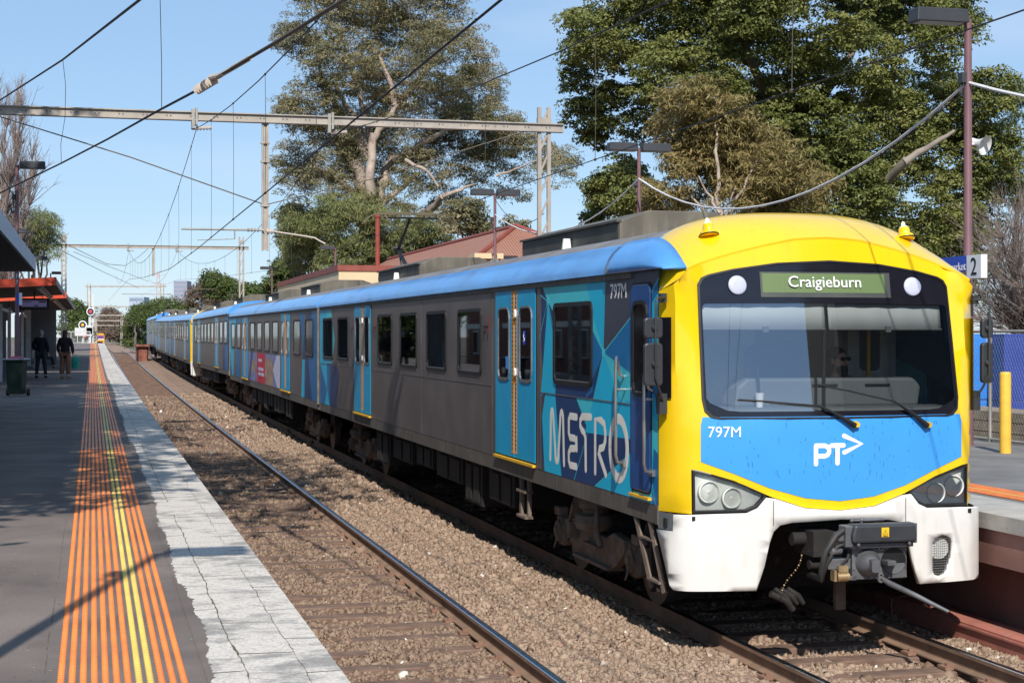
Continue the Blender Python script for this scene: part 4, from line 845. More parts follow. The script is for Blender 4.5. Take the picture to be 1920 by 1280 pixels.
M['tact'] = mk('tactile_orange', (.86, .22, .035), .5, 0, .14, 2, spots=(.42, .15, .06), sp_s=30, sp_t=.60)
M['tacty'] = mk('tactile_yellow', (.80, .54, .10), .5, 0, .14, 2, spots=(.4, .28, .1), sp_s=30, sp_t=.60)
M['wallp'] = mk('platform_wall', (.30, .15, .12), .85, 0, .2, 2, spots=(.2, .12, .1), sp_s=6, bump=.2)
M['trough'] = mk('red_oxide_trough', (.42, .16, .12), .7, 0, .2, 3, spots=(.4, .3, .24), sp_s=5, sp_t=.58)
USEG = [-30, -10, 0, 5, 10, 15, 20, 25, 30, 35, 40, 45, 50, 60, 70, 80, 90, 100, 110, 120, 130, 140, 150, 160, 170, 185, 200, 215, 230, 245, 260, 275, 290, 305, 330]
def sweep(mb, prof, us, closed=False, caps=False):
    """profile of (x, z) points carried along the line, following its slight rise"""
    n = len(prof); o = len(mb.v)
    for u in us:
        r = rise(u)
        for x, z in prof: mb.v.append((x, u, z+r))
    for i in range(len(us)-1):
        for j in range(n if closed else n-1):
            mb.f.append([o+i*n+j, o+i*n+(j+1) % n, o+(i+1)*n+(j+1) % n, o+(i+1)*n+j]); mb.m.append(mb.mi)
    if caps:
        mb.f += [[o+j for j in range(n)][::-1], [o+(len(us)-1)*n+j for j in range(n)]]; mb.m += [mb.mi]*2
    return mb
def hb(x, u):   # ballast height
    base = np.interp(x, [-.6, 1.2, 2.0, 3.3, 3.75, 4.3, 4.9, 5.35, 5.7, 7.1, 7.5, 8.2], [-.25, -.215, -.195, -.195, -.15, -.10, -.10, -.16, -.21, -.21, -.20, -.2])
    return base + .018*np.sin(u*1.7+x*3)+.012*np.sin(u*4.1-x*5.3)
def build_ground():
    g = MB(); U = USEG+[400, 600, 1000, 2500, 6000]; U[0] = -200
    sweep(g, [(-3000, .4), (-60, .4), (-9, .5), (-8.9, -.55), (14.6, -.55), (14.7, .75), (30, 1.0), (90, 1.2), (3000, 1.2)], U)
    tag(g.build('ground', M['ground']), kind='structure')
    xs = np.linspace(-.6, 8.3, 46); us = np.concatenate([np.arange(5, 45, .25), np.arange(45, 120, 1), np.arange(120, 800, 8)])
    X, Uu = np.meshgrid(xs, us); Z = hb(X, Uu) + np.array([rise(u) for u in us])[:, None]+RNG.normal(0, .006, X.shape)
    V = np.stack([X, Uu, Z], -1).reshape(-1, 3); n = len(xs); i = np.arange(len(us)-1)[:, None]*n+np.arange(n-1)[None]
    F = np.stack([i, i+1, i+n+1, i+n], -1).reshape(-1, 4)
    tag(np_mesh('ballast_bed', V, F, M['ballast'], smooth=True), kind='structure')
    # loose stones on the bed
    rows = []
    for u0, u1, dens, sz in ((7.5, 16, 860, .0195), (16, 26, 500, .0225), (26, 42, 190, .028), (42, 75, 50, .04)):
        nn = int((u1-u0)*6.9*dens); rows.append(np.stack([RNG.uniform(1.25, 8.1, nn), RNG.uniform(u0, u1, nn), sz*RNG.lognormal(0, .38, nn)], 1))
    P = np.concatenate(rows)
    keep = np.ones(len(P), bool)
    for r in (1.885, 3.555, 5.555, 7.225): keep &= np.abs(P[:, 0]-r) > .085
    inn = ((np.abs(P[:, 0]-2.72) < 1.25) | (np.abs(P[:, 0]-6.39) < 1.25)); ph = (P[:, 1] % .66)
    keep &= ~(inn & (ph < .20) & (RNG.random(len(P)) < .50))
    P = P[keep]; N_ = len(P)
    cube = np.array([(-1,-1,-1),(1,-1,-1),(1,1,-1),(-1,1,-1),(-1,-1,1),(1,-1,1),(1,1,1),(-1,1,1)], float)*.62
    V = cube[None]*(1+RNG.uniform(-.38, .38, (N_, 8, 3))); V *= RNG.uniform(.55, 1.15, (N_, 1, 3))
    A = RNG.normal(size=(N_, 3, 3)); q0 = A[:, 0]/np.linalg.norm(A[:, 0], axis=1, keepdims=True); q1 = A[:, 1]-(A[:, 1]*q0).sum(1, keepdims=True)*q0; q1 /= np.linalg.norm(q1, axis=1, keepdims=True); q2 = np.cross(q0, q1)
    R = np.stack([q0, q1, q2], 1); V = np.einsum('nij,njk->nik', V*P[:, 2][:, None, None], R)
    zz = hb(P[:, 0], P[:, 1])+3.5e-5*P[:, 1]**2; V += np.stack([P[:, 0], P[:, 1], zz+P[:, 2]*.15], 1)[:, None]
    F = np.array([(3,2,1,0),(4,5,6,7),(0,1,5,4),(1,2,6,5),(2,3,7,6),(3,0,4,7)])[None]+np.arange(N_)[:, None, None]*8
    tint = np.clip(RNG.normal(.42, .17, N_), 0, .93)
    V = V; tint = np.where((P[:, 0] < 3.6), tint*.52, tint); tint = np.where(RNG.random(N_) < .003, 1, tint)
    sm = leafmat('ballast_stone', [(.15, .095, .065), (.27, .185, .13), (.33, .235, .168), (.40, .295, .215), (.35, .215, .15), (.75, .70, .62)], .9, 0)
    tag(np_mesh('ballast_stones', V.reshape(-1, 3), F.reshape(-1, 4), sm, col=np.repeat(tint, 6)), 'brown crushed rock ballast around and between the rails', 'ballast', kind='stuff')
RP = [(-.065, -.155), (.065, -.155), (.065, -.143), (.012, -.125), (.009, -.045), (.034, -.035), (.035, -.004), (.026, 0), (-.026, 0), (-.035, -.004), (-.034, -.035), (-.009, -.045), (-.012, -.125), (-.065, -.143)]
def build_tracks():
    for cx, us in ((2.72, [u for u in USEG if u <= 330]+[420, 560, 800]), (6.39, [u for u in USEG if u <= 330])):
        e = empty('railway_track', (cx, 5, 0), kind='structure')
        for s in (-.835, .835):
            b = MB(); b.mi = 0; sweep(b, [(cx+s+x, z) for x, z in RP], us, True)
            n = len(RP)
            for i, f in enumerate(b.f):
                if i % n in (6, 7, 8): b.m[i] = 1
            b.build('rail', [M['rust'], M['railtop']], e, world=True)
        k = 0
        u = 7.26-.66
        while k < 100:
            b = MB(); jx = random.uniform(-.06, .06); b.box((cx+jx, u+.1, -.255+rise(u)), (2.6, .23, .17), rz=random.uniform(-.015, .015)); b.build('sleeper', M['sleeper'], e, world=True, bevel=.012 if k < 35 else 0); 
            if k < 40:
                b = MB()
                for s in (-.835, .835):
                    for t in (-.10, .10): b.box((cx+s+t, u+.1, -.145), (.09, .14, .025)); b.box((cx+s+t*.85, u+.1, -.125), (.04, .04, .03))
                b.build('rail_clip', M['clip'], e, world=True)
            k += 1; u += .66
        b = MB()
        while u < (280 if cx < 4 else 160): b.box((cx, u, -.245+rise(u)), (2.6, .23, .15)); u += .66
        tag(b.build('sleepers', M['sleeper'], e, world=True), kind='stuff')
def build_platforms():
    us = [u for u in USEG if -30 <= u <= 185]+[205]
    e = empty('station_platform', (-2, 10, 1.07), kind='structure')
    b = sweep(MB(), [(-9, 1.07), (.535, 1.07)], us); b.build('asphalt_surface', M['asph'], e, world=True)
    b = sweep(MB(), [(.535, 1.075), (1.175, 1.075), (1.175, .93), (1.10, .92), (1.10, -.4)], us, caps=False); c = b.build('coping', M['coping'], e, world=True)
    # joints: two long ragged cracks and cross joints
    b = MB()
    for x0, w in ((.715, .0032), (1.0, .0018)):
        rd = random.Random(int(x0*100)); u = 5.; x = x0; o = len(b.v); k = 0; ww = w
        while u < 75:
            r = rise(u)+1.0766; x += rd.uniform(-.0045, .0045)+(x0-x)*.12; ww = ww*.6+.4*w*rd.choice((0, .4, .8, 1.3, 2.4)); b.v += [(x-ww, u, r), (x+ww*rd.uniform(.6, 1.2), u, r)]
            if k and math.sin(u*1.9)+math.sin(u*.7+x0*9) > -1.3: b.f.append([o+2*k-2, o+2*k-1, o+2*k+1, o+2*k]); b.m.append(0)
            k += 1; u += rd.uniform(.02, .05)
    for x0, x1, st, ph in ((.55, .715, .92, .2), (.715, 1.0, .92, .65), (1.0, 1.175, .92, .1)):
        u = 5+ph
        while u < 60:
            j = random.uniform(-.03, .03); w = random.uniform(.002, .007); r = rise(u); b.add([(x0, u-w, 1.0768+r), (x1, u+j-w*.6, 1.0768+r), (x1, u+j+w*.6, 1.0768+r), (x0, u+w, 1.0768+r)], [(0, 1, 2, 3)]); u += st*random.choice((1, 1, 2))
    b.build('joint', M['crack'], c, world=True)
    b = MB(); u = 5.
    while u < 40: L = random.uniform(.3, 1.2); r = rise(u); x = -.225+random.uniform(-.004, .004); b.add([(x-.003, u, 1.0715+r), (x+.003, u, 1.0715+r), (x+.003, u+L, 1.0715+r), (x-.003, u+L, 1.0715+r)], [(0, 1, 2, 3)]); u += L+random.uniform(0, .25)
    b.build('surface_joint', M['crack'], e, world=True)
    # ragged asphalt edge creeping over the painted slabs
    b = MB(); rd = random.Random(3); u = 5.; k = 0; o = 0; xx = .56
    while u < 60:
        xx = min(.60, max(.54, xx+rd.uniform(-.009, .009))); r = rise(u)+1.0769; b.v += [(.528, u, r), (xx+(rd.uniform(0, .02) if rd.random() < .3 else 0), u, r)]
        if k: b.f.append([2*k-2, 2*k-1, 2*k+1, 2*k]); b.m.append(0)
        k += 1; u += rd.uniform(.012, .05)
    b.build('asphalt_edge', M['asph'], e, world=True)
    xs = [-.145+.0515*i for i in range(12)]
    for i, x in enumerate(xs):
        mat = M['tacty'] if i in (7, 8) else M['tact']
        b = MB(); u = 6.2; n = 8
        while u < 24:
            r = rise(u)+1.0705; o = len(b.v); ru = .0215
            for rr, h in ((.0185, 0), (.013, .005)):
                for k in range(n): t = 2*math.pi*k/n+.39; b.v.append((x+rr*math.cos(t), u+rr*.78*math.sin(t), r+h))
            for k in range(n): b.f.append([o+k, o+(k+1) % n, o+n+(k+1) % n, o+n+k]); b.m.append(0)
            b.f.append([o+n+k for k in range(n)]); b.m.append(0); u += .044
        sweep(b, [(x-.017, 1.0707), (x-.013, 1.0745), (x+.013, 1.0745), (x+.017, 1.0707)], [24]+[v for v in us if v > 24])
        b.build('tactile_strip', mat, e, world=True)
    # grit and fallen leaves on the asphalt
    g = np.random.default_rng(11); n = 3600; x = g.uniform(-5, .52, n); u = 6.3+26*g.random(n)**1.6; sz = g.lognormal(-4.95, .45, n); a = g.uniform(0, 3.1, n); z = 1.0725+3.5e-5*u*u
    keep = (x < -.19) | (x > .45); x, u, sz, a, z = x[keep], u[keep], sz[keep], a[keep], z[keep]; n = len(x)
    V = np.stack([np.stack([x+sz*np.cos(a+t)*(1 if t in (0, 3.14) else .6), u+sz*np.sin(a+t)*(1 if t in (0, 3.14) else .6), z+g.uniform(.0, .004, n)], 1) for t in (0, 1.57, 3.14, 4.71)], 1).reshape(-1, 3)
    tag(np_mesh('platform_grit', V, np.arange(n*4).reshape(-1, 4), leafmat('grit', [(.30, .26, .22), (.42, .38, .33), (.10, .08, .06), (.28, .24, .08)], .9, 0), col=g.random(n)), 'pale grit and bits of leaf scattered on the left platform', 'grit', kind='stuff')
    # right-hand platform
    us2 = [u for u in USEG if -10 <= u <= 165]
    e = empty('station_platform', (11, 15, 1.07), kind='structure')
    sweep(MB(), [(8.75, 1.07), (14.7, 1.07)], us2).build('asphalt_surface', M['asphr'], e, world=True)
    sweep(MB(), [(7.96, .93), (7.96, 1.075), (8.75, 1.075)], us2).build('coping', mk('concrete_coping', (.42, .39, .35), .85, 0, .2, 3, spots=(.25, .23, .2), sp_s=7, bump=.3), e, world=True)
    sweep(MB(), [(8.05, .60), (8.0, .60), (8.0, .93), (7.96, .93)], us2).build('edge_beam', M['wallp'], e, world=True)
    sweep(MB(), [(8.45, -.4), (8.45, .62), (8.05, .62)], us2).build('platform_wall', M['wallp'], e, world=True)
    b = sweep(MB(), [(8.88, 1.0725), (8.88, 1.080), (9.36, 1.080), (9.36, 1.0725)], us2); b.build('tactile_paving', mk('tactile_orange_far', (.80, .20, .03), .55, 0, .25, 14), e, world=True)
    sweep(MB(), [(9.07, 1.0815), (9.11, 1.0815)], us2).build('tactile_stripe', M['tacty'], e, world=True)
    b = MB(); sweep(b, [(8.02, -.2), (8.02, -.02), (8.06, .0), (8.28, .0), (8.30, -.03), (8.30, -.2)], [u for u in us2 if u < 60]); sweep(b, [(8.0, -.06), (8.0, -.04), (8.02, -.04)], [u for u in us2 if u < 60])
    for u in (12.5, 15.3, 18.4): b.tube([(8.0, u, -.16), (8.0, u, -.02), (8.1, u, .01), (8.3, u, .01)], .012, 6)
    thing('cable_trough', b, M['trough'], 'red oxide cable trough lying along the foot of the right platform wall', 'cable trough')
# ------------------------------------------------------------------ trees
def twig_mesh(mb, base, top, r0, r1, wob, seed, n=7, seg=7):
    rd = random.Random(seed); base, top = Vector(base), Vector(top); pts = []
    for i in range(seg+1):
        t = i/seg; p = base.lerp(top, t); k = math.sin(t*math.pi)
        pts.append(p+Vector((rd.uniform(-1, 1), rd.uniform(-1, 1), rd.uniform(-.4, .4)))*wob*k)
    mb.tube(pts, [r0+(r1-r0)*i/seg for i in range(seg+1)], n); return pts
def leaves(blobs, n, size, drop=0., aspect=.35, shell=.55, clump=.0, clump_n=0, seed=1, gap=.35, tintf=None, hang=0, tuft=0):
    """leaf-sized faces spread through the crown's clumps; returns vertices, faces, per-leaf colour index"""
    g = np.random.default_rng(seed); B = np.array([[*b[0], b[1], b[2], b[3]] for b in blobs], float)
    vol = (B[:, 3]*B[:, 4]*B[:, 5])**(2/3); vol /= vol.sum()
    nc = max(1, n//clump_n) if clump_n else n
    k = g.choice(len(B), nc, p=vol); d = g.normal(size=(nc, 3)); d /= np.linalg.norm(d, axis=1, keepdims=True)
    r = shell+(1-shell)*g.random(nc)**.6; r *= 1+.16*np.sin(d[:, 0]*7+k)*np.sin(d[:, 2]*6+k*2)
    C = B[k, :3]+d*B[k, 3:6]*r[:, None]
    w = np.sin(C[:, 0]*1.1+1)*np.sin(C[:, 1]*1.3)+np.sin(C[:, 2]*1.6+C[:, 0]*.7)
    keep = w > -1.6+2*gap; C = C[keep]; k = k[keep]
    if clump_n:
        m = len(C); s = clump*g.uniform(.5, 1.3, m); C2 = np.repeat(C, clump_n, 0)+g.normal(size=(m*clump_n, 3))*np.repeat(s, clump_n)[:, None]*np.array([1, 1, .75]); kk = np.repeat(k, clump_n); cl = np.repeat(g.normal(0, .10, m), clump_n)
    else: C2, kk, cl = C, k, np.zeros(len(C))
    if drop: C2[:, 2] -= np.abs(g.normal(0, drop, len(C2)))
    if tuft and clump_n:      # each clump is a domed spray: leaves on its upper side, facing out
        off = g.normal(size=(len(C2), 3)); off /= np.linalg.norm(off, axis=1, keepdims=True); off[:, 2] = np.where(off[:, 2] < -.25, -off[:, 2], off[:, 2])
        rr = np.repeat(clump*g.uniform(.55, 1.3, len(C)), clump_n)*(.72+.34*g.random(len(C2))); C2 = np.repeat(C, clump_n, 0)+off*rr[:, None]*np.array([1, 1, .62])
        m = len(C2); nr = off+np.array([0, 0, .5])+g.normal(0, .55, (m, 3)); nr /= np.linalg.norm(nr, axis=1, keepdims=True); ax = g.normal(size=(m, 3)); ax[:, 2] -= hang*2; ax -= (ax*nr).sum(1, keepdims=True)*nr; ax /= np.linalg.norm(ax, axis=1, keepdims=True); bx = np.cross(nr, ax)
        L = size*g.uniform(.65, 1.3, m)[:, None]; Wd = L*aspect; V = np.stack([C2-ax*L*.5, C2+bx*Wd*.5, C2+ax*L*.5, C2-bx*Wd*.5], 1).reshape(-1, 3)
        t = .48+cl+g.normal(0, .10, m)+.08*np.sin(C2[:, 0]*.9+C2[:, 2]*.7); return V, np.arange(m*4).reshape(-1, 4), np.clip(t, 0, .97)
    m = len(C2); a = g.normal(size=(m, 3)); a[:, 2] = a[:, 2]*(1-hang)-hang*1.5; a /= np.linalg.norm(a, axis=1, keepdims=True); b = g.normal(size=(m, 3)); b -= (b*a).sum(1, keepdims=True)*a; b /= np.linalg.norm(b, axis=1, keepdims=True)
    L = size*g.uniform(.6, 1.4, m)[:, None]; Wd = L*aspect
    V = np.stack([C2-a*L*.5, C2+b*Wd*.5, C2+a*L*.5, C2-b*Wd*.5], 1).reshape(-1, 3); F = np.arange(m*4).reshape(-1, 4)
    t = .5+cl+g.normal(0, .13, m)+.10*np.sin(C2[:, 0]*.9+C2[:, 2]*.7)
    if tintf is not None: t = t+tintf(C2)
    return V, F, np.clip(t, 0, 1)
def tree(name, label, base, blobs, mat, bark, n, size, trunk=(), group=None, cat='tree', **kw):
    e = empty(name, base, label, cat, group)
    b = MB()
    for i, (p, q_, r0, r1) in enumerate(trunk): twig_mesh(b, Vector(p)-Vector(base), Vector(q_)-Vector(base), r0, r1, (Vector(q_)-Vector(p)).length*.045, i+n)
    if trunk: b.build('trunk', bark, e, smooth=60)
    V, F, t = leaves(blobs, n, size, **kw); V = V-np.array(base); np_mesh('crown', V, F, mat, e, t); return e
def BL_(lst, Y, dy=2.5, sy=1.0, seed=3):
    """clumps given by where they stand in the view and how far off they are"""
    rd = random.Random(seed); o = []
    for x, y, r in lst:
        Yb = Y+rd.uniform(-dy, dy); c = CP(x, y, Yb); R = r/3050*Yb; o.append((tuple(c), R, R*sy, R*.85))
    return o
def build_trees():
    eu = leafmat('gum_leaf', [(.09, .10, .05), (.21, .20, .10), (.34, .29, .16), (.42, .31, .19)], .5, .3, .3)
    fg = leafmat('fig_leaf', [(.042, .062, .017), (.14, .16, .042), (.245, .25, .07), (.33, .31, .12)], .5, .28, .3)
    ac = leafmat('bronze_leaf', [(.10, .085, .03), (.24, .19, .07), (.36, .28, .11), (.42, .25, .14)], .5, .3, .3)
    pp = leafmat('pepper_leaf', [(.09, .11, .04), (.20, .22, .08), (.28, .29, .12), (.30, .25, .15)], .6, .3, .2)
    gn = leafmat('green_leaf', [(.03, .05, .015), (.08, .11, .03), (.13, .17, .05), (.17, .18, .07)], .6, .25, .2)
    br = leafmat('dry_leaf', [(.09, .065, .045), (.16, .11, .08), (.20, .15, .11), (.13, .11, .07)], .7, .2, .2)
    bk = mk('pale_gum_bark', (.40, .32, .26), .85, 0, .3, 1.2, spots=(.22, .15, .12), sp_s=1.5, sp_t=.52)
    bkd = mk('grey_brown_bark', (.15, .12, .10), .9, 0, .3, 2)
    bkf = mk('grey_fig_bark', (.24, .20, .165), .9, 0, .3, 2)
    # big river gum over the station
    Y = 96; B = [(600,30,75),(555,75,45),(690,-10,90),(790,10,95),(740,90,95),(645,120,80),(840,110,90),(890,175,62),(590,205,72),(550,215,42),(680,210,85),(790,225,100),(555,300,45),(620,290,75),(870,250,70),(935,215,45),(960,250,40),(700,300,75),(800,320,60),(900,320,50),(1010,285,45),(1040,330,35),(960,345,42),(560,345,42),(650,350,55),(760,365,50),(840,390,35),(1060,300,25),(930,280,55),(720,-90,110),(830,-70,90),(620,-60,80)]
    bl = BL_(B, Y, 3.5); base = tuple(CP(700, 640, Y)); base = (base[0], base[1], .6)
    P = lambda x, y, dy=0: tuple(CP(x, y, Y+dy))
    T = [(base, P(694, 390), .8, .6), (P(694, 400), P(665, 300, -1), .5, .35), (P(700, 400), P(735, 290, 1), .42, .25), (P(700, 262, -2), P(745, 195, -2), .22, .15), (P(692, 400, -2), P(700, 250, -2), .34, .22), (P(740, 200, -2), P(700, 40), .2, .08), (P(690, 300), P(610, 160), .32, .1), (P(760, 300, -2.5), P(800, 320, -3), .12, .10), (P(800, 320, -3), P(822, 350, -3), .10, .07), (P(720, 380), P(780, 330), .2, .1), (P(690, 280), P(640, 180), .3, .1), (P(740, 300), P(860, 230, -2), .3, .08), (P(745, 200), P(830, 90), .22, .07), (P(610, 200), P(590, 60), .15, .05), (P(930, 330, -3), P(1010, 300, -3), .08, .03), (P(680, 370), P(590, 310, -2), .2, .07), (P(778, 420), P(830, 368, -3), .30, .18), (P(830, 368, -3), P(890, 345, -3), .15, .05), (P(700, 300), P(640, 60), .2, .06)]
    tree('gum_tree', 'huge olive-brown gum tree with pale limbs rising behind the station roofs', base, bl, eu, bk, 340000, .22, T, None, aspect=.22, shell=.38, clump=.60, clump_n=66, seed=5, gap=.30, hang=.35, tuft=1)
    # fig
    Y = 62; B = [(1150,60,90),(1110,130,62),(1250,40,120),(1180,230,95),(1105,225,52),(1350,-10,140),(1500,20,140),(1420,140,120),(1590,140,110),(1500,260,140),(1720,190,95),(1640,260,120),(1790,215,90),(1860,180,52),(1850,290,70),(1560,380,130),(1700,400,140),(1800,400,90),(1640,500,120),(1780,500,90),(1150,355,48),(1180,380,42),(1830,20,45),(1700,40,80),(1780,90,60),(1290,160,110),(1640,-20,100),(1100,60,50),(1400,300,90),(1480,440,90),(1870,370,45),(1760,20,70),(1450,-110,160),(1250,-90,140),(1650,-130,130)]
    bl = BL_(B, Y, 4, .9); base = tuple(CP(1540, 640, Y+2)); base = (base[0], base[1], 1.0); P = lambda x, y, dy=0: tuple(CP(x, y, Y+dy))
    T = [(base, P(1540, 520), .9, .7), (P(1532, 470, 0), P(1700, 300, -4.5), .24, .16), (P(1695, 305, -4.5), P(1790, 245, -4.5), .15, .06), (P(1540, 540), P(1500, 200), .6, .3), (P(1500, 300), P(1380, 60), .35, .1), (P(1500, 400), P(1300, 200), .35, .1), (P(1520, 220), P(1620, 60), .3, .08), (P(1540, 500), P(1700, 420), .4, .15)]
    tree('fig_tree', 'massive dark green fig tree filling the upper right behind the train', base, bl, fg, bkf, 560000, .145, T, None, aspect=.5, shell=.62, clump=.55, clump_n=120, seed=8, gap=.24, tuft=1)
    # bronze tree before it
    Y = 50; B = [(1300,185,58),(1270,250,50),(1350,240,72),(1400,290,75),(1330,330,95),(1450,330,75),(1250,340,55),(1530,350,40),(1400,390,90),(1250,400,50),(1300,420,70),(1480,385,60),(1320,270,70),(1420,420,60)]
    bl = BL_(B, Y, 1.8); base = tuple(CP(1350, 640, Y)); base = (base[0], base[1], .9); P = lambda x, y, dy=0: tuple(CP(x, y, Y+dy))
    T = [(base, P(1350, 420), .2, .12), (P(1350, 430, -2), P(1340, 230, -1), .09, .03), (P(1355, 430, -2), P(1420, 300, -2), .07, .02), (P(1350, 400, -2.4), P(1310, 330, -2), .05, .02), (P(1350, 450, -2), P(1280, 340, -1.5), .06, .02), (P(1355, 420, -2), P(1380, 350, -2), .04, .02)]
    tree('bronze_tree', 'bushy bronze-green tree just behind the front carriage, before the dark fig', base, bl, ac, bk, 75000, .22, T, None, aspect=.17, shell=.45, clump=.42, clump_n=50, seed=9, gap=.40, hang=.6, tuft=1)
    def simple(name, label, lst, Y, mat, n, size, group=None, dy=2, bark=None, tb=None, **kw):
        bl = BL_(lst, Y, dy, seed=n); x = sum(a[0] for a in lst)/len(lst); base = CP(x, 640, Y); zb = .6 if base[0] < 9 or base[0] > 12 else 1; base = (base[0], base[1], zb)
        yt = min(a[1] for a in lst)
        T = [(base, tuple(CP(x, (yt*1.2+630)/2.2, Y)), min(.3, .12*Y/90+.05), .08)]+[(tuple(CP(x, 600, Y)), b[0], min(.14, .07*Y/90+.03), .04) for b in bl[:6]]
        k = dict(aspect=.3, shell=.4, clump=.5*Y/90, clump_n=36, seed=n, gap=.25, tuft=1); k.update(kw)
        return tree(name, label, base, bl, mat, bark or bkd, n, size, T, group, **k)
    simple('pepper_tree', 'pale green drooping pepper tree behind the cream station parapet', [(600,450,60),(660,425,62),(720,440,60),(770,455,50),(570,480,45),(690,480,60),(800,430,35),(640,500,50),(750,480,45),(620,400,45),(690,395,40),(560,430,40),(820,465,40)], 92, pp, 80000, .26, drop=.5, hang=.8, aspect=.16)
    simple('gum_tree', 'small grey-green gum left of the pepper tree with open patchy crown', [(555,410,32),(585,440,30),(540,450,20),(620,410,28),(560,470,28)], 104, eu, 14000, .3)
    simple('gum_tree', 'sparse grey gum sapling above the red tiled roof', [(860,410,36),(900,430,26),(830,440,24),(935,460,28),(885,395,22),(965,420,22)], 84, eu, 9000, .26, gap=.42)
    simple('fig_tree', 'small dark rounded tree to the left of the bronze tree', [(1150,350,36),(1180,330,32),(1135,385,30),(1190,380,36),(1110,415,18)], 70, fg, 16000, .2, aspect=.45)
    simple('street_tree', 'bright green round tree at the left end of the station parapet', [(535,510,26),(560,500,26),(520,540,25),(590,490,20),(545,530,28)], 118, gn, 12000, .3)
    simple('street_tree', 'large pepper tree hanging over the right edge behind the dark fig', [(1895,260,60),(1910,340,60),(1900,180,40),(1915,420,50)], 66, gn, 16000, .24, drop=.9, hang=.85, aspect=.14, gap=.35)
    # row beyond the train on the right
    G = 'trees along the railway beyond the train'
    row = [('tall brown bare-topped tree behind the grey tower', [(395,545,28),(420,560,24),(370,560,22),(400,580,26)], 210, br, 8000), ('olive tree just left of the lattice mast behind the carriages', [(400,530,20),(425,535,16),(410,548,20)], 190, gn, 6000),
           ('broad green tree right of the second lattice mast', [(460,548,18),(485,555,20),(470,565,22),(500,570,20)], 160, gn, 8000), ('green tree hanging over the end of the train', [(330,580,22),(355,590,24),(310,595,22),(340,615,30)], 215, gn, 10000),
           ('green tree beside the white signal post at the end of the train', [(255,600,14),(248,620,13),(255,640,15),(262,585,12),(246,645,10)], 260, gn, 10000), ('light green tree behind the last carriage', [(285,585,18),(300,575,16),(275,605,20),(290,620,20)], 245, gn, 9000)]
    for lb, ls, Y, mt, n in row: simple('railway_tree', lb, ls, Y, mt, n, .45, G, 6, gap=.12, shell=.3)
    simple('railway_tree', 'brown domed tree far up the line above the distant train', [(205,600,18),(195,612,14),(215,608,15),(190,620,10),(225,622,12),(207,590,10)], 640, br, 9000, 1.1, G, 15, gap=.05, shell=.3)
    simple('railway_tree', 'brown scrubby tree low beside the tracks under the far portals', [(215,628,10),(232,634,9),(200,630,8),(245,630,8)], 560, br, 5000, 1.0, G, 15, gap=.05, shell=.3)
    simple('platform_tree', 'green tree beyond the platform end left of the red signal', [(140,600,20),(155,590,16),(132,620,18),(150,625,20),(140,575,12)], 230, gn, 9000, .5, None, 5, gap=.1, shell=.3)
    simple('willow_tree', 'drooping green willow behind the left platform lamps', [(75,420,30),(50,440,34),(90,450,22),(60,475,30),(30,470,30),(95,480,18),(20,430,28)], 118, pp, 26000, .3, None, drop=.8, hang=.85, aspect=.13, gap=.25)
    # bare trees
    def bare(name, label, base, tips, n, L, col, r=.10, up=.8, seed=4):
        rd = random.Random(seed); b = MB(); B0 = Vector(base); e = empty(name, base, label, 'tree')
        lims = []
        for (p, q_, r0) in tips: pts = twig_mesh(b, Vector(p)-B0, Vector(q_)-B0, r0, r0*.25, (Vector(q_)-Vector(p)).length*.05, rd.random(), 5, 7); lims.append((pts, r0))
        for _ in range(n):
            pts, r0 = rd.choice(lims); i = rd.randrange(1, len(pts)); p = pts[i]; d = (pts[i]-pts[i-1]).normalized()
            v = (d*up+Vector((rd.gauss(0, .5), rd.gauss(0, .5), rd.gauss(.25, .35)))).normalized(); l = L*rd.uniform(.4, 1)
            q2 = p+v*l*.5+Vector((0, 0, .1*l)); q3 = q2+(v+Vector((rd.gauss(0, .2), rd.gauss(0, .2), .35))).normalized()*l*.6
            rr = r0*.22; b.tube([p, q2, q3], [rr, rr*.6, rr*.25], 3)
            for _ in range(4):
                t = rd.random(); w = p.lerp(q2, t) if rd.random() < .4 else q2.lerp(q3, t); vv = (v+Vector((rd.gauss(0, .55), rd.gauss(0, .55), rd.gauss(.3, .4)))).normalized()*l*.4
                b.tube([w, w+vv], [rr*.35, rr*.15], 3)
        b.build('trunk', col, e); return e
    tw = mk('bare_twigs', (.22, .17, .15), .9, 0, .25, 2)
    Y = 88; base = CP(-10, 640, Y); base.z = .5
    bare('bare_tree', 'bare winter poplar with upright grey branches at the left edge', tuple(base), [(tuple(CP(x0, 600, Y)), tuple(CP(x1, y1, Y+dy)), .13) for x0, x1, y1, dy in ((-10, 38, 230, 0), (0, 30, 215, 2), (-10, 12, 240, -2), (5, 60, 300, 1), (-30, -20, 190, 0), (-20, -2, 220, 1), (10, 55, 350, -2), (0, 30, 290, 2))], 900, 2.0, tw, up=1.5)
    Y = 36; base = CP(1930, 640, Y); base.z = 1.0
    bare('bare_bush', 'leafless grey-brown bush behind the chain fence at the right edge', tuple(base), [(tuple(CP(1940, 640, Y)), tuple(CP(x, y, Y+dy)), .045) for x, y, dy in ((1840, 560, 0), (1860, 470, 1), (1900, 430, -1), (1850, 520, 1.5), (1920, 400, 0), (1880, 450, -1), (1835, 600, 0), (1910, 500, -1), (1870, 600, 1), (1980, 420, 0))], 900, 1.15, tw, seed=6, up=.6)
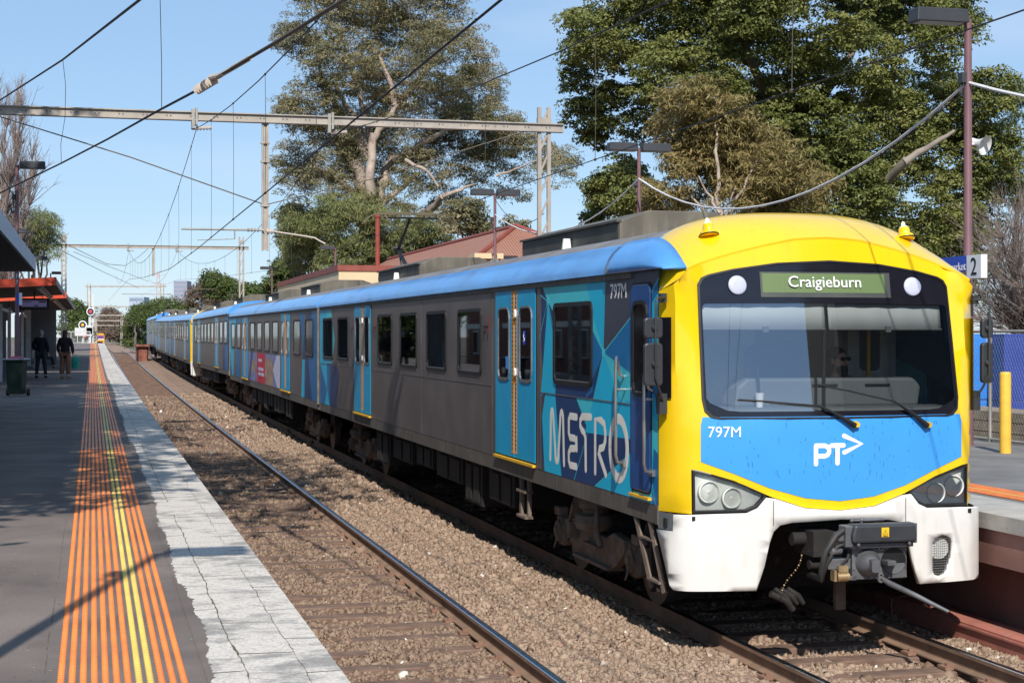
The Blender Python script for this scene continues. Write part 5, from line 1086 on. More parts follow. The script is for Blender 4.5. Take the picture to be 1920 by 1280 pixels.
    # garden trees to the left of the platform: they shade it
    def pl(n_, x, y, z, r, lb, nl=15000):
        bl = [((x+a*r, y+b_*r, z+c_*r), r*.62, r*.62, r*.5) for a, b_, c_ in ((0, 0, 0), (.6, .2, .1), (-.6, -.1, .1), (.1, .7, -.05), (-.1, -.7, .05), (.2, .1, .5), (-.4, .5, .2), (.5, -.5, -.1))]
        return tree('garden_tree', lb, (x, y, .5), bl, gn, bkd, nl, .34, [((x, y, .5), (x, y, z), .2, .1)]+[((x, y, z-r*.8), b[0], .1, .03) for b in bl[1:6]], 'trees leaning over the left platform', aspect=.45, shell=.2, clump=.38, clump_n=20, seed=abs(int(x*7+y))+1, gap=n_)
    return pl
# ------------------------------------------------------------------ overhead line, masts, lamps
M['galv'] = mk('weathered_galvanised', (.42, .37, .32), .65, .3, .15, 2, spots=(.24, .15, .10), sp_s=6, sp_t=.60)
M['galvd'] = mk('mast_grey', (.36, .34, .31), .65, .3, .2, 2)
M['wire'] = mk('overhead_wire', (.03, .025, .03), .5, .3, .1, 2)
M['wirec'] = mk('wire_aged', (.12, .10, .08), .6, .3, .1, 2)
M['insul'] = mk('insulator_cream', (.55, .47, .40), .45, 0, .15, 8)
M['purple'] = mk('pole_mauve_paint', (.20, .10, .11), .5, 0, .15, 2, spots=(.40, .36, .34), sp_s=14, sp_t=.70)
M['lampb'] = mk('lamp_box_dark', (.045, .048, .055), .5, .1, .12, 4)
M['lampl'] = mk('lamp_diffuser', (.40, .40, .38), .4)
M['cablew'] = mk('white_cable_sheath', (.75, .74, .72), .5)
def lattice(mb, p, h, w, rungs, leg=.07, top=0):
    x, y, z = p
    for a in (-1, 1): mb.b2((x+a*w/2-leg/2, y-leg/2, z), (x+a*w/2+leg/2, y+leg/2, z+h))
    n = rungs
    for i in range(n):
        z0 = z+h*i/n; z1 = z+h*(i+1)/n
        mb.bar((x-w/2, y-.015, z0), (x+w/2, y-.015, z1), .055, .014, up=(0, 1, 0)); 
        if rungs > 16: mb.bar((x+w/2, y+.015, z0), (x-w/2, y+.015, z1), .035, .012, up=(0, 1, 0))
def insulator(mb, p, q, r=.06, n=5):
    p, q = Vector(p), Vector(q); mb.tube([p, q], r*.45, 8)
    for i in range(n): t = (i+.5)/n; c = p.lerp(q, t); d = (q-p)/n*.28; mb.tube([c-d, c+d], [r, r*.7], 10)
def portal(label, sl_, sr, u, zb, bw, zt, drop=None, zdrop=5, rungs=12, group='portals carrying the overhead wires', lat_l=True, thick=.24, detail=True):
    e = empty('overhead_portal', ((sl_+sr)/2, u, 0), label, 'overhead portal', group)
    for x, nr in ((sl_, rungs if not lat_l else 26), (sr, rungs)):
        b = MB(); z0 = 1.0 if x > 8 else (.9 if x < 0 else -.3); lattice(b, (x, u, z0), zt-z0, bw, nr, .105 if detail else .12); b.b2((x-bw/2-.06, u-.08, zt-.45), (x+bw/2+.06, u+.08, zt-.3)); b.build('mast', M['galv'], e, world=True)
    b = MB(); b.b2((sl_-.5, u-.06, zb-thick*.5+.03), (sr+.55, u-.035, zb+thick*.5-.03)); b.b2((sl_-.5, u-.12, zb+thick*.5-.03), (sr+.55, u+.12, zb+thick*.5)); b.b2((sl_-.5, u-.12, zb-thick*.5), (sr+.55, u+.12, zb-thick*.5+.03)); b.b2((sl_-.5, u+.035, zb-thick*.5+.03), (sr+.55, u+.06, zb+thick*.5-.03))
    bm = b.build('beam', M['galv'], e, world=True)
    if detail:
        b = MB(); x = sl_
        while x < sr+.4:
            for d in (-.05, .05): b.cyl((x+d, u-.06, zb+.0), (x+d, u-.075, zb+.0), .018, n=8)
            x += .62
        b.build('bolt', M['iron'], bm, world=True)
    if drop is not None:
        b = MB(); b.b2((drop-.09, u-.05, zdrop), (drop-.05, u+.05, zb-thick/2)); b.b2((drop+.05, u-.05, zdrop), (drop+.09, u+.05, zb-thick/2)); b.b2((drop-.05, u-.01, zdrop+.02), (drop+.05, u+.01, zb-thick/2))
        if detail:
            for z in (zdrop+1.2, zdrop+2.4, zdrop+2.9): b.b2((drop-.12, u-.07, z), (drop+.12, u+.07, z+.05))
        b.build('drop_post', M['galv'], e, world=True)
    for x in (2.72, 6.39):
        b = MB(); b.b2((x-.14, u-.14, zb-thick/2-.22), (x-.06, u+.14, zb+thick/2+.06)); b.b2((x-.04, u-.14, zb-thick/2-.12), (x+.02, u+.14, zb+thick/2+.1)); b.bar((x-.12, u, zb-thick/2-.22), (x+.06, u, zb-thick/2-.22), .05)
        f = b.build('hanger_bracket', M['galvd'], e, world=True); b = MB(); insulator(b, (x-.02, u, zb-thick/2-.2), (x+.4, u, zb-thick/2-.17), .07, 5); b.build('insulator', M['insul'], f, world=True)
    return e
def arm(label, u, x0, x1, z, reg=None):
    b = MB(); b.tube([(x0, u, z), (x1, u, z)], .028, 8); insulator(b, (x1-.45, u, z), (x1-.1, u, z), .06, 4)
    if reg: b.tube([(reg, u, z), (reg, u, z-.25)], .02, 6); b.tube([(reg, u, z-.25), (reg-1.0, u-.1, z-.3)], .012, 6)
    return thing('registration_arm', b, M['galvd'], label, 'bracket arm', 'arms that steady the contact wires')
ORD = 'first second third fourth fifth sixth seventh eighth ninth tenth eleventh twelfth thirteenth fourteenth fifteenth sixteenth seventeenth eighteenth nineteenth twentieth'.split()
def wire(label, pts, r=.008, mat='wire', group='overhead wires'):
    b = MB(); b.tube(pts, r, 6); return thing('overhead_wire', b, M[mat], label, 'wire', group)
def sagpts(p, q, sag, n=14): 
    p, q = Vector(p), Vector(q); return [p.lerp(q, i/n)-Vector((0, 0, sag*4*(i/n)*(1-i/n))) for i in range(n+1)]
def lamp_post(label, x, y, heads, z0=1.07, H=6.35, w=.11, horn=None, box=True, hw=.75):
    e = empty('lamp_post', (x, y, z0), label, 'lamp post', 'tall platform lamp posts')
    b = MB(); b.tube([(0, 0, 0), (0, 0, 2.2), (0, 0, 2.25), (0, 0, H)], [w/2*1.25, w/2*1.25, w/2, w/2*.85], 12); b.b2((-.14, -.14, 0), (.14, .14, .02)); b.build('pole', M['purple'], e, smooth=40)
    for hx in heads:   # lamp boxes reach out left (-1) or right (+1) as seen from the rails
        b = MB(); c = hx*(hw/2+.06); b.box((c, 0, H+.02), (hw, .32, .20), taper=.96); o = b.build('lamp_head', M['lampb'], e, bevel=.012)
        b = MB(); b.b2((c-hw*.42, -.13, H-.086), (c+hw*.42, .13, H-.079)); b.build('diffuser', M['lampl'], o)
    if box:
        b = MB(); b.b2((-.13, -.06, H-.95), (-.05, .06, H-.80)); b.tube([(-.09, 0, H-.95), (-.11, 0, H-1.1), (-.04, 0, H-1.2)], .015, 6); b.build('switch_box', M['lampb'], e)
    if horn:
        s, zz = horn; T = Matrix.Translation((s*.17, -.04, zz)) @ Matrix.Rotation(math.radians(90), 4, 'X') @ Matrix.Rotation(.45*s, 4, 'Y') @ Matrix.Rotation(math.radians(20), 4, 'X')
        b = MB(); b.lathe([(.05, -.17), (.055, -.06), (.07, 0), (.11, .06), (.14, .10), (.15, .105), (.135, .10), (.06, .02), (.02, .03)], T, 20); b.bar((0, 0, zz), (s*.15, 0, zz), .03); b.build('horn_speaker', M['cablew'], e, smooth=40)
    return e
def build_overhead():
    portal('nearest portal, long riveted beam across the sky with a lattice mast at its right end', -3.6, 12.42, 44.5, 8.62, .28, 9.2, 4.55, 5.03, 13)
    portal('second portal, between two slender lattice masts over the shelters and the train', -2.1, 11.3, 128.5, 9.62, .30, 10.5, 4.55, 7.35, 12, detail=False)
    # portals farther up the line, getting smaller
    for i, (xl, xr, yb, xt, Y, lb) in enumerate(((167, 304, 537, 532, 262, 'third portal, just above the red signal'), (167, 265, 575, 570, 330, 'fourth portal, level with the red signal'), (176, 243, 591, 586, 420, 'fifth portal, small, below the red signal'), (180, 228, 601, 597, 500, 'sixth portal, small, above the distant train'), (178, 240, 610, 606, 560, 'seventh and farthest portal, over the distant train'))):
        e = empty('overhead_portal', tuple(CP((xl+xr)/2, 640, Y)), lb, 'overhead portal', 'portals carrying the overhead wires')
        p0, p1 = CP(xl, yb, Y), CP(xr, yb, Y); t = .10+Y*.0003
        b = MB(); b.bar(p0-Vector((.6, 0, 0)), p1+Vector((.6, 0, 0)), t, t*1.2); b.build('beam', M['galv'], e, world=True)
        for p in (p0, p1):
            b = MB(); w = .45
            for a in (-1, 1): b.b2((p.x+a*w/2-t/2, p.y-t/2, 0), (p.x+a*w/2+t/2, p.y+t/2, CP(0, xt, Y).z))
            for k in range(9): z = k*1.0; b.bar((p.x-w/2*(-1)**k, p.y, z), (p.x+w/2*(-1)**k, p.y, z+1.0), t*.5)
            b.build('mast', M['galv'], e, world=True)
    # contact and catenary wires of both tracks
    sup = [(-45, 8.3), (44.5, 8.3), (128.5, 9.35), (200, 10.0)]
    for x, nm in ((2.72, 'over the empty near track'), (6.39, 'over the train')):
        cw = [(-40, 5.0), (0, 5.0), (44.5, 5.05), (60, 5.15), (90, 5.9), (128.5, 7.1), (200, 8.0), (300, 9.0)]
        cz = lambda u: float(np.interp(u, [c[0] for c in cw], [c[1] for c in cw]))
        wire('lower contact wire '+nm, [(x+(.12 if (i % 2) else -.12)*0, u, z) for i, (u, z) in enumerate(cw)], .0105 if x < 4 else .0065)
        pts = []
        for (u0, z0), (u1, z1) in zip(sup, sup[1:]): pts += sagpts((x, u0, z0), (x, u1, z1), 2.1 if u1 < 140 else 1.6, 16)[:-1]
        pts.append(Vector((x, sup[-1][0], sup[-1][1]))); wire('upper catenary wire '+nm, pts, .010)
        for oi, u in enumerate(list(np.arange(8, 44, 6.2))+list(np.arange(47, 128, 7))):
            z = next(p.z+(q_.z-p.z)*(u-p.y)/(q_.y-p.y) for p, q_ in zip(pts, pts[1:]) if p.y <= u <= q_.y)
            if z-cz(u) > .15: b = MB(); b.tube([(x, u, z), (x+.01, u, (z+cz(u))/2), (x, u, cz(u))], .0045, 4); b.ball((x, u, cz(u)), .022, 6); b.ball((x, u, z), .022, 6); thing('dropper_wire', b, M['wirec'], ORD[oi]+' vertical dropper wire from the camera, '+nm, 'wire', 'dropper wires '+nm)
    # wires that leave over the photographer's left
    w1 = [CP(262, 0, 17), CP(118, 112, 27), CP(0, 188, 36), CP(-90, 240, 45)]; wire('thick dark wire crossing the top left corner, above the longest diagonal', [CP(420, -118, 12)]+w1, .016)
    w2 = [CP(760, -60, 10.8), CP(645, 0, 12.1), CP(520, 78, 14.2), CP(402, 148, 17)]
    wire('taut wire on the near side of the cream insulator, top centre', w2, .017, 'wirec'); b = MB(); b.tube([CP(470, 108, 15.4), CP(402, 148, 17)], .026, 8); insulator(b, CP(404, 148, 17), CP(368, 170, 18.1), .055, 8); b.tube([CP(412, 142, 16.8), CP(395, 146, 17)], .03, 8)
    thing('wire_insulator', b, M['insul'], 'cream ribbed insulator strung in the long diagonal wire', 'insulator')
    w2b = [CP(372, 168, 18.0), CP(300, 206, 21), CP(200, 262, 26), CP(115, 306, 30), CP(0, 362, 37), CP(-60, 388, 43)]; wire('long diagonal wire on the far side of the cream insulator', w2b, .015)
    wire('slack loop of thin wire hanging between the two top left wires', [CP(118, 114, 27), CP(123, 160, 27.5), CP(122, 220, 28.5), CP(114, 270, 29.5), CP(115, 306, 30)], .0045)
    wire('thin vertical wire dropping from the top edge left of centre', [CP(300, -10, 21), CP(303, 120, 21), CP(303, 203, 21)], .005)
    zb = 8.62-.15
    wire('steel stay from the left down to the foot of the hanging post', [CP(-20, 208, 43.5), CP(0, 219, 43.5), CP(245, 295, 43.7), CP(494, 383, 44.2)], .019, 'wirec'); wire('steel stay from the hanging post up to the right-hand mast', [CP(502, 383, 44.2), CP(700, 335, 44.8), CP(900, 272, 45.6), CP(990, 245, 46)], .016, 'wirec')
    arm('horizontal arm left of the hanging post, reaching over the near track', 44.4, PU(340, 429, 44.4).x, 4.5, PU(400, 430, 44.4).z, PU(440, 430, 44.4).x)
    b = MB(); p = CP(500, 433, 44.2); insulator(b, p, CP(513, 434, 44.2), .09, 2); b.tube([CP(513, 434, 44.2), CP(560, 441, 44.4), CP(590, 446, 44.5), CP(600, 452, 44.5), CP(610, 457, 44.5)], .022, 8); thing('registration_arm', b, M['insul'], 'pale curved arm right of the hanging post with a dark disc insulator', 'bracket arm', 'arms that steady the contact wires')
    arm('arm on the second portal, low across the line', 128, PU(228, 549, 128).x, 6.0, PU(250, 551, 128).z)
    for lb, P in (('wire falling from the left edge past the second portal, upper of two', [CP(-10, 318, 50), CP(0, 325, 50), CP(40, 390, 64), CP(112, 445, 90), (CP(125, 458, 100)), CP(200, 495, 128), CP(235, 498, 134), CP(262, 480, 135), CP(282, 462, 136)]), ('wire falling from the left edge past the second portal, lower of two', [CP(-10, 410, 50), CP(0, 415, 52), CP(60, 437, 70), CP(112, 468, 100), CP(190, 508, 150), CP(260, 540, 220)]), ('wire from the second portal mast slanting right to the third', [CP(138, 472, 132), CP(200, 498, 160), CP(280, 528, 230)])):
        wire(lb, P, .020, 'wirec')
    wire('thin wire above the roofs from the pantograph towards the upper right', [CP(560, 455, 60), CP(690, 412, 52), CP(770, 392, 44), CP(990, 318, 30)], .007) if False else None
def build_lamps():
    lp = [(12.62, 21.9, (-1,), (1, 5.05), 'mauve lamp post at the right with one big lamp box and a white horn speaker'), (None, 1198, 278, 'twin-headed mauve lamp post above the middle of the front carriage'), (None, 928, 362, 'twin-headed lamp post with a horn speaker before the tiled roof'), (None, 629, 465, 'single lamp post behind the cream parapet, nearer of two'), (None, 566, 482, 'single lamp post behind the cream parapet, farther of two'), (None, 510, 503, 'lamp post left of the cream parapet beside the second train pantograph')]
    lamp_post(lp[0][4], 12.62, 21.75, (-1,), horn=(1, 4.5), hw=.85, w=.13)
    for _, px, py, lb in lp[1:]:
        Y = 4.72*3050/(631-py); c = CP(px, py, Y); lamp_post(lb, c.x, c.y, (-1, 1) if px > 700 else (-1,), horn=(-.2, 4.1) if px == 928 else None)
    for px, Y, lb in ((32, 44.9, 'dark lamp post standing behind the wheelie bin'), (17, 72.8, 'lamp post behind the first shelter roof at the left edge'), (65, 98, 'thin lamp post rising behind the red-edged shelter roof'), (95, 121, 'small distant lamp post above the farther shelter roof')):
        z = 2.7+4.75; c = CP(px, 300, Y); lamp_post(lb, c.x, c.y, (1,), hw=.70)
    lamp_post('lamp post beside the photographer whose shadow crosses the tactile strips', -1.3, 5.55, (1,), H=6.2, hw=.6)
    # festoon cables between the right-hand posts
    P1 = Vector((12.62, 21.75, 6.48)); P2 = CP(1198, 335, 40.2); P3 = CP(928, 402, 53)
    for lb, a, b_, sag, r, m in (('white cable slung from the right lamp post to the twin-headed post', P1, P2, 1.25, .022, 'cablew'), ('black cable slung beside the white one on the right', P1+Vector((.03, .05, -.08)), P2, 1.2, .009, 'wire'), ('white cable slung between the two twin-headed posts', P2, P3, .95, .018, 'cablew'), ('white cable leaving the right lamp post towards the edge of the view', P1, (13.4, 12.5, 5.3), .45, .026, 'cablew'), ('thin black wire from the twin-headed post to the lattice mast', P3+Vector((0, 0, .5)), (12.42, 44.5, 6.2), .5, .01, 'wire')):
        wire(lb, sagpts(a, b_, sag), r, m, 'cables slung between lamp posts')
    # station name sign
    e = empty('platform_sign', (12.5, 21.9, 3.3), 'blue and silver platform sign ending "market 2" on the right lamp post', 'sign')
    b = MB(); b.b2((12.44, 21.46, 3.55), (12.52, 24.2, 3.89)); b.build('name_board', mk('sign_blue_board', (.03, .09, .50), .4), e, world=True)
    b = MB(); b.b2((12.43, 21.06, 3.55), (12.53, 21.46, 3.89)); nb = b.build('number_board', mk('sign_silver_board', (.85, .85, .85), .5), e, world=True)
    T = lambda y, z: Matrix.Translation((12.4275-12.5, y-21.9, z-3.3)) @ Matrix(((0, 0, -1, 0), (-1, 0, 0, 0), (0, 1, 0, 0), (0, 0, 0, 1)))
    text_mb('2', .36, T(21.35, 3.60), .002, .002, 'LEFT').build('platform_number', M['black'], nb)
    T2 = T(21.50, 3.68); T2.translation.x = 12.437-12.5
    text_mb('Newmarket', .17, T2, 0, .002, 'RIGHT').build('station_name', M['text'], e)
    # platform 1 side: small sign and number on the dark lamp post
    c = CP(33, 560, 44.5); b = MB(); b.b2((c.x-.02, c.y-.12, CP(0, 572, 44.5).z), (c.x+.04, c.y-.06, CP(0, 549, 44.5).z)); b.mi = 1; b.b2((c.x+.04, c.y-.12, CP(0, 572, 44.5).z), (c.x+.12, c.y-.06, CP(0, 549, 44.5).z))
    thing('post_sign', b, [mk('sign_blue_small', (.03, .08, .5), .5), M['text']], 'small blue and white sign on the dark lamp post by the bin', 'sign')
    c = CP(28.5, 521, 44.6); b = MB(); text_mb('1', .16, Matrix.Translation(c) @ Matrix.Rotation(math.radians(90), 4, 'X'), 0, .002, mb=b); text_mb('7', .16, Matrix.Translation(c-Vector((0, 0, .17))) @ Matrix.Rotation(math.radians(90), 4, 'X'), 0, .002, mb=b)
    thing('post_number', b, M['text'], 'white number 17 on the dark lamp post', 'number')
# ------------------------------------------------------------------ left platform furniture, signals, right side, far things
def build_left():
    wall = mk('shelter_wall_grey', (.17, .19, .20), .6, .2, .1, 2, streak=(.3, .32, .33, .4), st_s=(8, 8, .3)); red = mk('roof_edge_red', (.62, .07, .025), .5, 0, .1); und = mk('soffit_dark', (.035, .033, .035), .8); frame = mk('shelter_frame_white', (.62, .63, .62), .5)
    pale = mk('canopy_fascia', (.50, .56, .62), .5, .2, .1)
    # near canopy
    ex = CP(67, 508, 38.5); e = empty('station_canopy', (-4.5, 20, 1.07), 'near dark canopy with a pale grey fascia, cut by the left edge', 'canopy')
    x1 = ex.x; y1 = ex.y; z = ex.z
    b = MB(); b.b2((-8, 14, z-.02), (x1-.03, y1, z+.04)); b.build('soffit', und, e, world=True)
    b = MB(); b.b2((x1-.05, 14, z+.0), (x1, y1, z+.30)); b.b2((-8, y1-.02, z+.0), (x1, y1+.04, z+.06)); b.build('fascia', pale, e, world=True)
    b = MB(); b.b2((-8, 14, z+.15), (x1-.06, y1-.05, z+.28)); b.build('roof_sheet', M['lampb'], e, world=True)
    b = MB(); b.b2((-8.1, 14, 1.07), (-7.9, y1-1, z)); b.build('back_wall', M['bricks'], e, world=True)
    # two shelters with red roof edges
    for i, (xe, ye, Ya, Yb, lb) in enumerate(((104, 527, 48.5, 66, 'first shelter, with the broad red roof edge and hanging screen'), (123, 553, 67.5, 103, 'second shelter, farther along, with the short red roof edge'))):
        p = CP(xe, ye, Ya if i == 0 else 65.5); y0 = p.y; y1 = Yb; x1 = p.x; z = p.z; 
        e = empty('platform_shelter', (-2.6, y0, 1.1), lb, 'shelter', 'shelters on the left platform')
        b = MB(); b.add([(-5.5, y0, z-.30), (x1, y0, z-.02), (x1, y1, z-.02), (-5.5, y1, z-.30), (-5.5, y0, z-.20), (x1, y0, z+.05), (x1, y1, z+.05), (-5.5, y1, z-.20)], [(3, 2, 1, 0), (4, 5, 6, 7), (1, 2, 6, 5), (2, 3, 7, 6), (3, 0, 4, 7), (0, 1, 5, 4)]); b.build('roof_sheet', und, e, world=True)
        b = MB(); b.add([(-5.5, y0-.05, z-.38), (x1+.03, y0-.05, z-.12), (x1+.03, y0-.05, z+.12), (-5.5, y0-.05, z-.12), (-5.5, y0, z-.38), (x1+.03, y0, z-.12), (x1+.03, y0, z+.12), (-5.5, y0, z-.12)], [(0, 1, 2, 3), (7, 6, 5, 4), (1, 5, 6, 2), (3, 2, 6, 7), (0, 4, 5, 1)]); b.build('red_fascia', red, e, world=True)
        b = MB(); b.b2((x1, y0, z-.10), (x1+.03, y1, z+.08)); b.build('side_fascia', M['galvd'], e, world=True)
        b = MB()
        n = int((y1-y0-8)/3)
        for k in range(n):
            ya = y0+7+k*3; b.b2((-3.15, ya, 1.15), (-3.1, ya+2.7, 3.6))
            for t in range(9): b.b2((-3.10, ya+.15+t*.3, 1.15), (-3.085, ya+.2+t*.3, 3.6))
        b.build('wall_panel', wall, e, world=True)
        b = MB()
        for k in range(max(2, n//2+1)): b.b2((-3.05, y0+7+k*6-.15, 1.07), (-2.93, y0+7+k*6-.03, 3.8))
        b.b2((-3.1, y0+7, 3.6), (-3.0, y1, 3.7)); b.build('post', frame, e, world=True)
        b = MB(); b.tube([(x1-.5, y0+.5, z-.2), (x1-.5, y1-.5, z-.2)], .05, 8); b.b2((x1-.6, y0+1, z-.16), (x1-.4, y1-1, z-.1)); b.build('light_rail', M['galvd'], e, world=True)
    b = MB(); p = CP(60, 600, 79); b.b2((-3.0, p.y, 1.2), (-1.70, p.y+.06, 4.0))
    for k in range(8): b.b2((-2.95+k*.15, p.y-.012, 1.2), (-2.92+k*.15, p.y, 4.0))
    thing('windbreak_panel', b, wall, 'tall dark grey ribbed windbreak behind the standing man', 'panel')
    b = MB(); p = CP(53, 600, 78); b.b2((p.x-.2, p.y, 1.07), (p.x+.12, p.y+.1, 4.1)); b.b2((p.x-.2, p.y-.3, 1.07), (p.x+.5, p.y-.1, 1.35)); thing('white_post', b, frame, 'broad white post left of the standing man', 'post')
    # hanging screen
    a, c = CP(35, 559, 56), CP(93, 581, 56); e = empty('platform_screen', ((a.x+c.x)/2, a.y, c.z), 'dark information screen hanging under the first shelter roof', 'screen')
    b = MB(); b.b2((a.x, a.y, c.z), (c.x, a.y+.12, a.z)); b.bar(((a.x+c.x)/2, a.y+.06, a.z), ((a.x+c.x)/2, a.y+.06, a.z+.5), .05); b.build('housing', M['black'], e, world=True)
    a2, c2 = CP(40, 563, 56), CP(87, 575, 56); b = MB(); b.b2((a2.x, a.y-.004, c2.z), (c2.x, a.y, a2.z)); dp = b.build('display', mk('screen_mauve', (.13, .12, .26), .3, 0, .1, 2, emit=.35), e, world=True)
    b = MB(); b.b2((c2.x-.26, a.y-.008, a2.z-.07), (c2.x-.02, a.y-.004, a2.z-.02)); b.b2((c2.x-.40, a.y-.008, c2.z+.02), (c2.x-.28, a.y-.004, c2.z+.06)); b.b2((a2.x+.05, a.y-.008, a2.z-.06), (a2.x+.34, a.y-.004, a2.z-.035)); b.build('display_line', M['black'], dp, world=True)
    # wheelie bin
    p = pzz(31, 742, 1.07+rise(44)); e = empty('wheelie_bin', (p.x, p.y, p.z), 'dark green wheelie bin with a red bag liner under the lamp post', 'bin', rz=-TH)
    gm = mk('bin_green', (.012, .03, .018), .45, 0, .1, 4)
    b = MB(); b.box((0, 0, .48), (.44, .50, .86)); v = b.v; b.v = [(x*(1.0 if z > .5 else .86), y*(1 if z > .5 else .82), z) for x, y, z in v]; b.box((0, 0, .93), (.53, .60, .05)); b.build('bin_body', gm, e, bevel=.02)
    b = MB(); b.box((0, 0, .97), (.56, .62, .03)); b.build('bag_fold', mk('bag_pale', (.5, .5, .6), .5, 0, .3, 9), e, bevel=.012)
    b = MB(); b.ball((0, 0, .985), (.24, .26, .055), 16); b.ball((-.05, .05, 1.0), (.17, .16, .05), 12); b.build('red_bag', mk('bag_red', (.42, .03, .07), .4, 0, .4, 9, bump=2, bs=14), e, smooth=60)
    for s in (-1, 1):
        b = MB(); T = Matrix.Translation((s*.27, .14, .10)) @ Matrix.Rotation(math.radians(90), 4, 'Y'); b.lathe([(.06, -.03), (.10, -.025), (.10, .025), (.06, .03)], T, 20); b.build('wheel', M['black'], e, smooth=40)
    # platform end fence
    b = MB(); y = 196
    for k in range(9): x = -6+k*.72; b.b2((x-.03, y, 1.9), (x+.03, y+.05, 3.3))
    b.b2((-6, y, 3.25), (-.2, y+.05, 3.32)); b.b2((-6, y, 1.98), (-.2, y+.05, 2.03)); 
    for k in range(60): x = -6+k*.097; b.b2((x, y+.02, 2.0), (x+.012, y+.03, 3.25))
    thing('end_fence', b, frame, 'white fence across the far end of the left platform', 'fence')
    # signals
    for px, py, Y, colr, nm in ((170, 584, 200, (1, .02, .03), 'red'), (155, 609, 200, (1, .28, .01), 'amber')):
        c = CP(px, py, Y); e = empty('railway_signal', (c.x, c.y, 1.9), 'round white-rimmed signal showing '+nm+(', the higher one' if nm == 'red' else ', the lower one'), 'signal', 'signals at the platform end')
        b = MB(); b.tube([(0, .2, 0), (0, .2, c.z-1.9+.2)], .09, 8); b.build('post', frame, e)
        T = Matrix.Translation((0, 0, c.z-1.9)) @ Matrix.Rotation(math.radians(90), 4, 'X') @ Matrix.Rotation(-TH, 4, 'Y'); b = MB(); b.lathe([(.50, -.05), (.52, 0), (.50, .04), (.38, .04)], T, 28); b.build('rim', M['text'], e, smooth=40)
        b = MB(); b.lathe([(.41, .0), (.41, .05), (.15, .052)], T, 28); b.build('target_disc', M['lampb'], e)
        b = MB(); b.lathe([(.14, .05), (.13, .08), (.06, .10)], T, 16); b.build('lamp', mk('signal_'+nm, colr, .4, 0, 0, emit=2.2), e, smooth=40)
        if nm == 'red':
            b = MB(); b.b2((-1.9, .1, .9), (.2, .4, 1.9)); b.b2((-.5, .1, 1.1), (.3, .5, 2.2)); b.b2((-.25, .3, -.3), (-.1, .5, 6.5)); b.b2((.2, .3, -.3), (.35, .5, 6.0)); b.build('relay_case', frame, e)
            b = MB(); b.ball((-.7, 0, .85), .12, 8); b.build('marker_lamp', mk('marker_red', (1, .05, .05), .4, emit=1.2), e)
    # rusty box between the tracks
    p = CP(268, 690, 150); b = MB(); z0 = .35; x0, y0 = 3.75, 143; b.b2((x0, y0, z0), (x0+.9, y0+.12, z0+1.65)); b.b2((x0, y0, z0), (x0+.08, y0+6, z0+1.5)); b.b2((x0+.82, y0, z0), (x0+.9, y0+6, z0+1.5)); b.b2((x0-.1, y0-.3, z0+1.5), (x0+1.0, y0+6.2, z0+1.66)); b.b2((x0+.3, y0-.05, z0), (x0+.36, y0, z0+1.65))
    thing('rusty_bin', b, mk('rusted_steel', (.26, .095, .065), .85, .1, .3, 2, spots=(.12, .05, .04), sp_s=3), 'rusty red steel box standing between the tracks near the last carriage', 'steel box')
    # distant train
    e = empty('distant_train', (2.35, 548, 0), 'small orange and white train approaching head-on far up the line', 'train')
    b = MB(); b.prism([(-1.5, .6), (1.5, .6), (1.52, 2.2), (1.45, 3.2), (1.1, 3.75), (-1.1, 3.75), (-1.45, 3.2), (-1.52, 2.2)], -50, 0, Matrix.Rotation(math.radians(90), 4, 'X')); b.build('body', mk('train_orange', (.80, .36, .03), .4), e, bevel=.1)
    b = MB(); b.prism([(-1.35, 2.0), (1.35, 2.0), (1.25, 3.1), (-1.25, 3.1)], 0, .06, Matrix.Rotation(math.radians(90), 4, 'X')); b.build('windscreen', mk('mauve_glass', (.16, .07, .22), .2), e)
    b = MB(); b.prism([(-1.45, 1.75), (1.45, 1.75), (1.4, 2.0), (-1.4, 2.0)], 0, .05, Matrix.Rotation(math.radians(90), 4, 'X')); b.build('white_band', M['text'], e)
    b = MB(); b.b2((-.9, -.15, .3), (.9, -.05, 1.2)); b.build('coupler', M['black'], e)
    # skyline
    def tower(nm, x0, x1, yt, Y, mat, lb, fl):
        a, c = CP(x0, yt, Y), CP(x1, yt, Y); e = empty(nm, ((a.x+c.x)/2, a.y, 0), lb, 'building'); b = MB(); M_ = Matrix.Translation(((a.x+c.x)/2, a.y, 0)) @ Matrix.Rotation(-TH, 4, 'Z'); w = (Vector(a)-Vector(c)).length; b.box((0, 0, a.z/2), (w, 20, a.z)); b.build('tower_block', mat, e)
        bpy.context.view_layer.update(); e.rotation_euler.z = -TH
        b = MB()
        for k in range(fl): zz = a.z*(k+.4)/fl; b.b2((-w*.46, -10.1, zz), (w*.46, -10, zz+a.z/fl*.45))
        b.build('window_band', mk('far_glass_'+nm, (.25, .30, .38), .3), e)
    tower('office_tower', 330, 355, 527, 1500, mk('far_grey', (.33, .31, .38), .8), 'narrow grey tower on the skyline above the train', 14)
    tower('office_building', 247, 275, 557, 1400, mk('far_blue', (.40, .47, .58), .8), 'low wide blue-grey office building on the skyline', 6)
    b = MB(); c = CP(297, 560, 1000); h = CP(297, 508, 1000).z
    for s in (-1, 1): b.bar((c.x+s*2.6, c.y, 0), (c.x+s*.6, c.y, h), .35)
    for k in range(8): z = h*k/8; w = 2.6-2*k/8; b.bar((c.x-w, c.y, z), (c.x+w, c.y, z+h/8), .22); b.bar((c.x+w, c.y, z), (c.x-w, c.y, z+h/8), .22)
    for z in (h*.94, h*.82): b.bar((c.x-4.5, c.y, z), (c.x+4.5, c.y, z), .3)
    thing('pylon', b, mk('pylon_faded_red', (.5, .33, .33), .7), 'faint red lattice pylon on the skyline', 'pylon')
def pzz(px, py, z): return PZ(px, py, z)
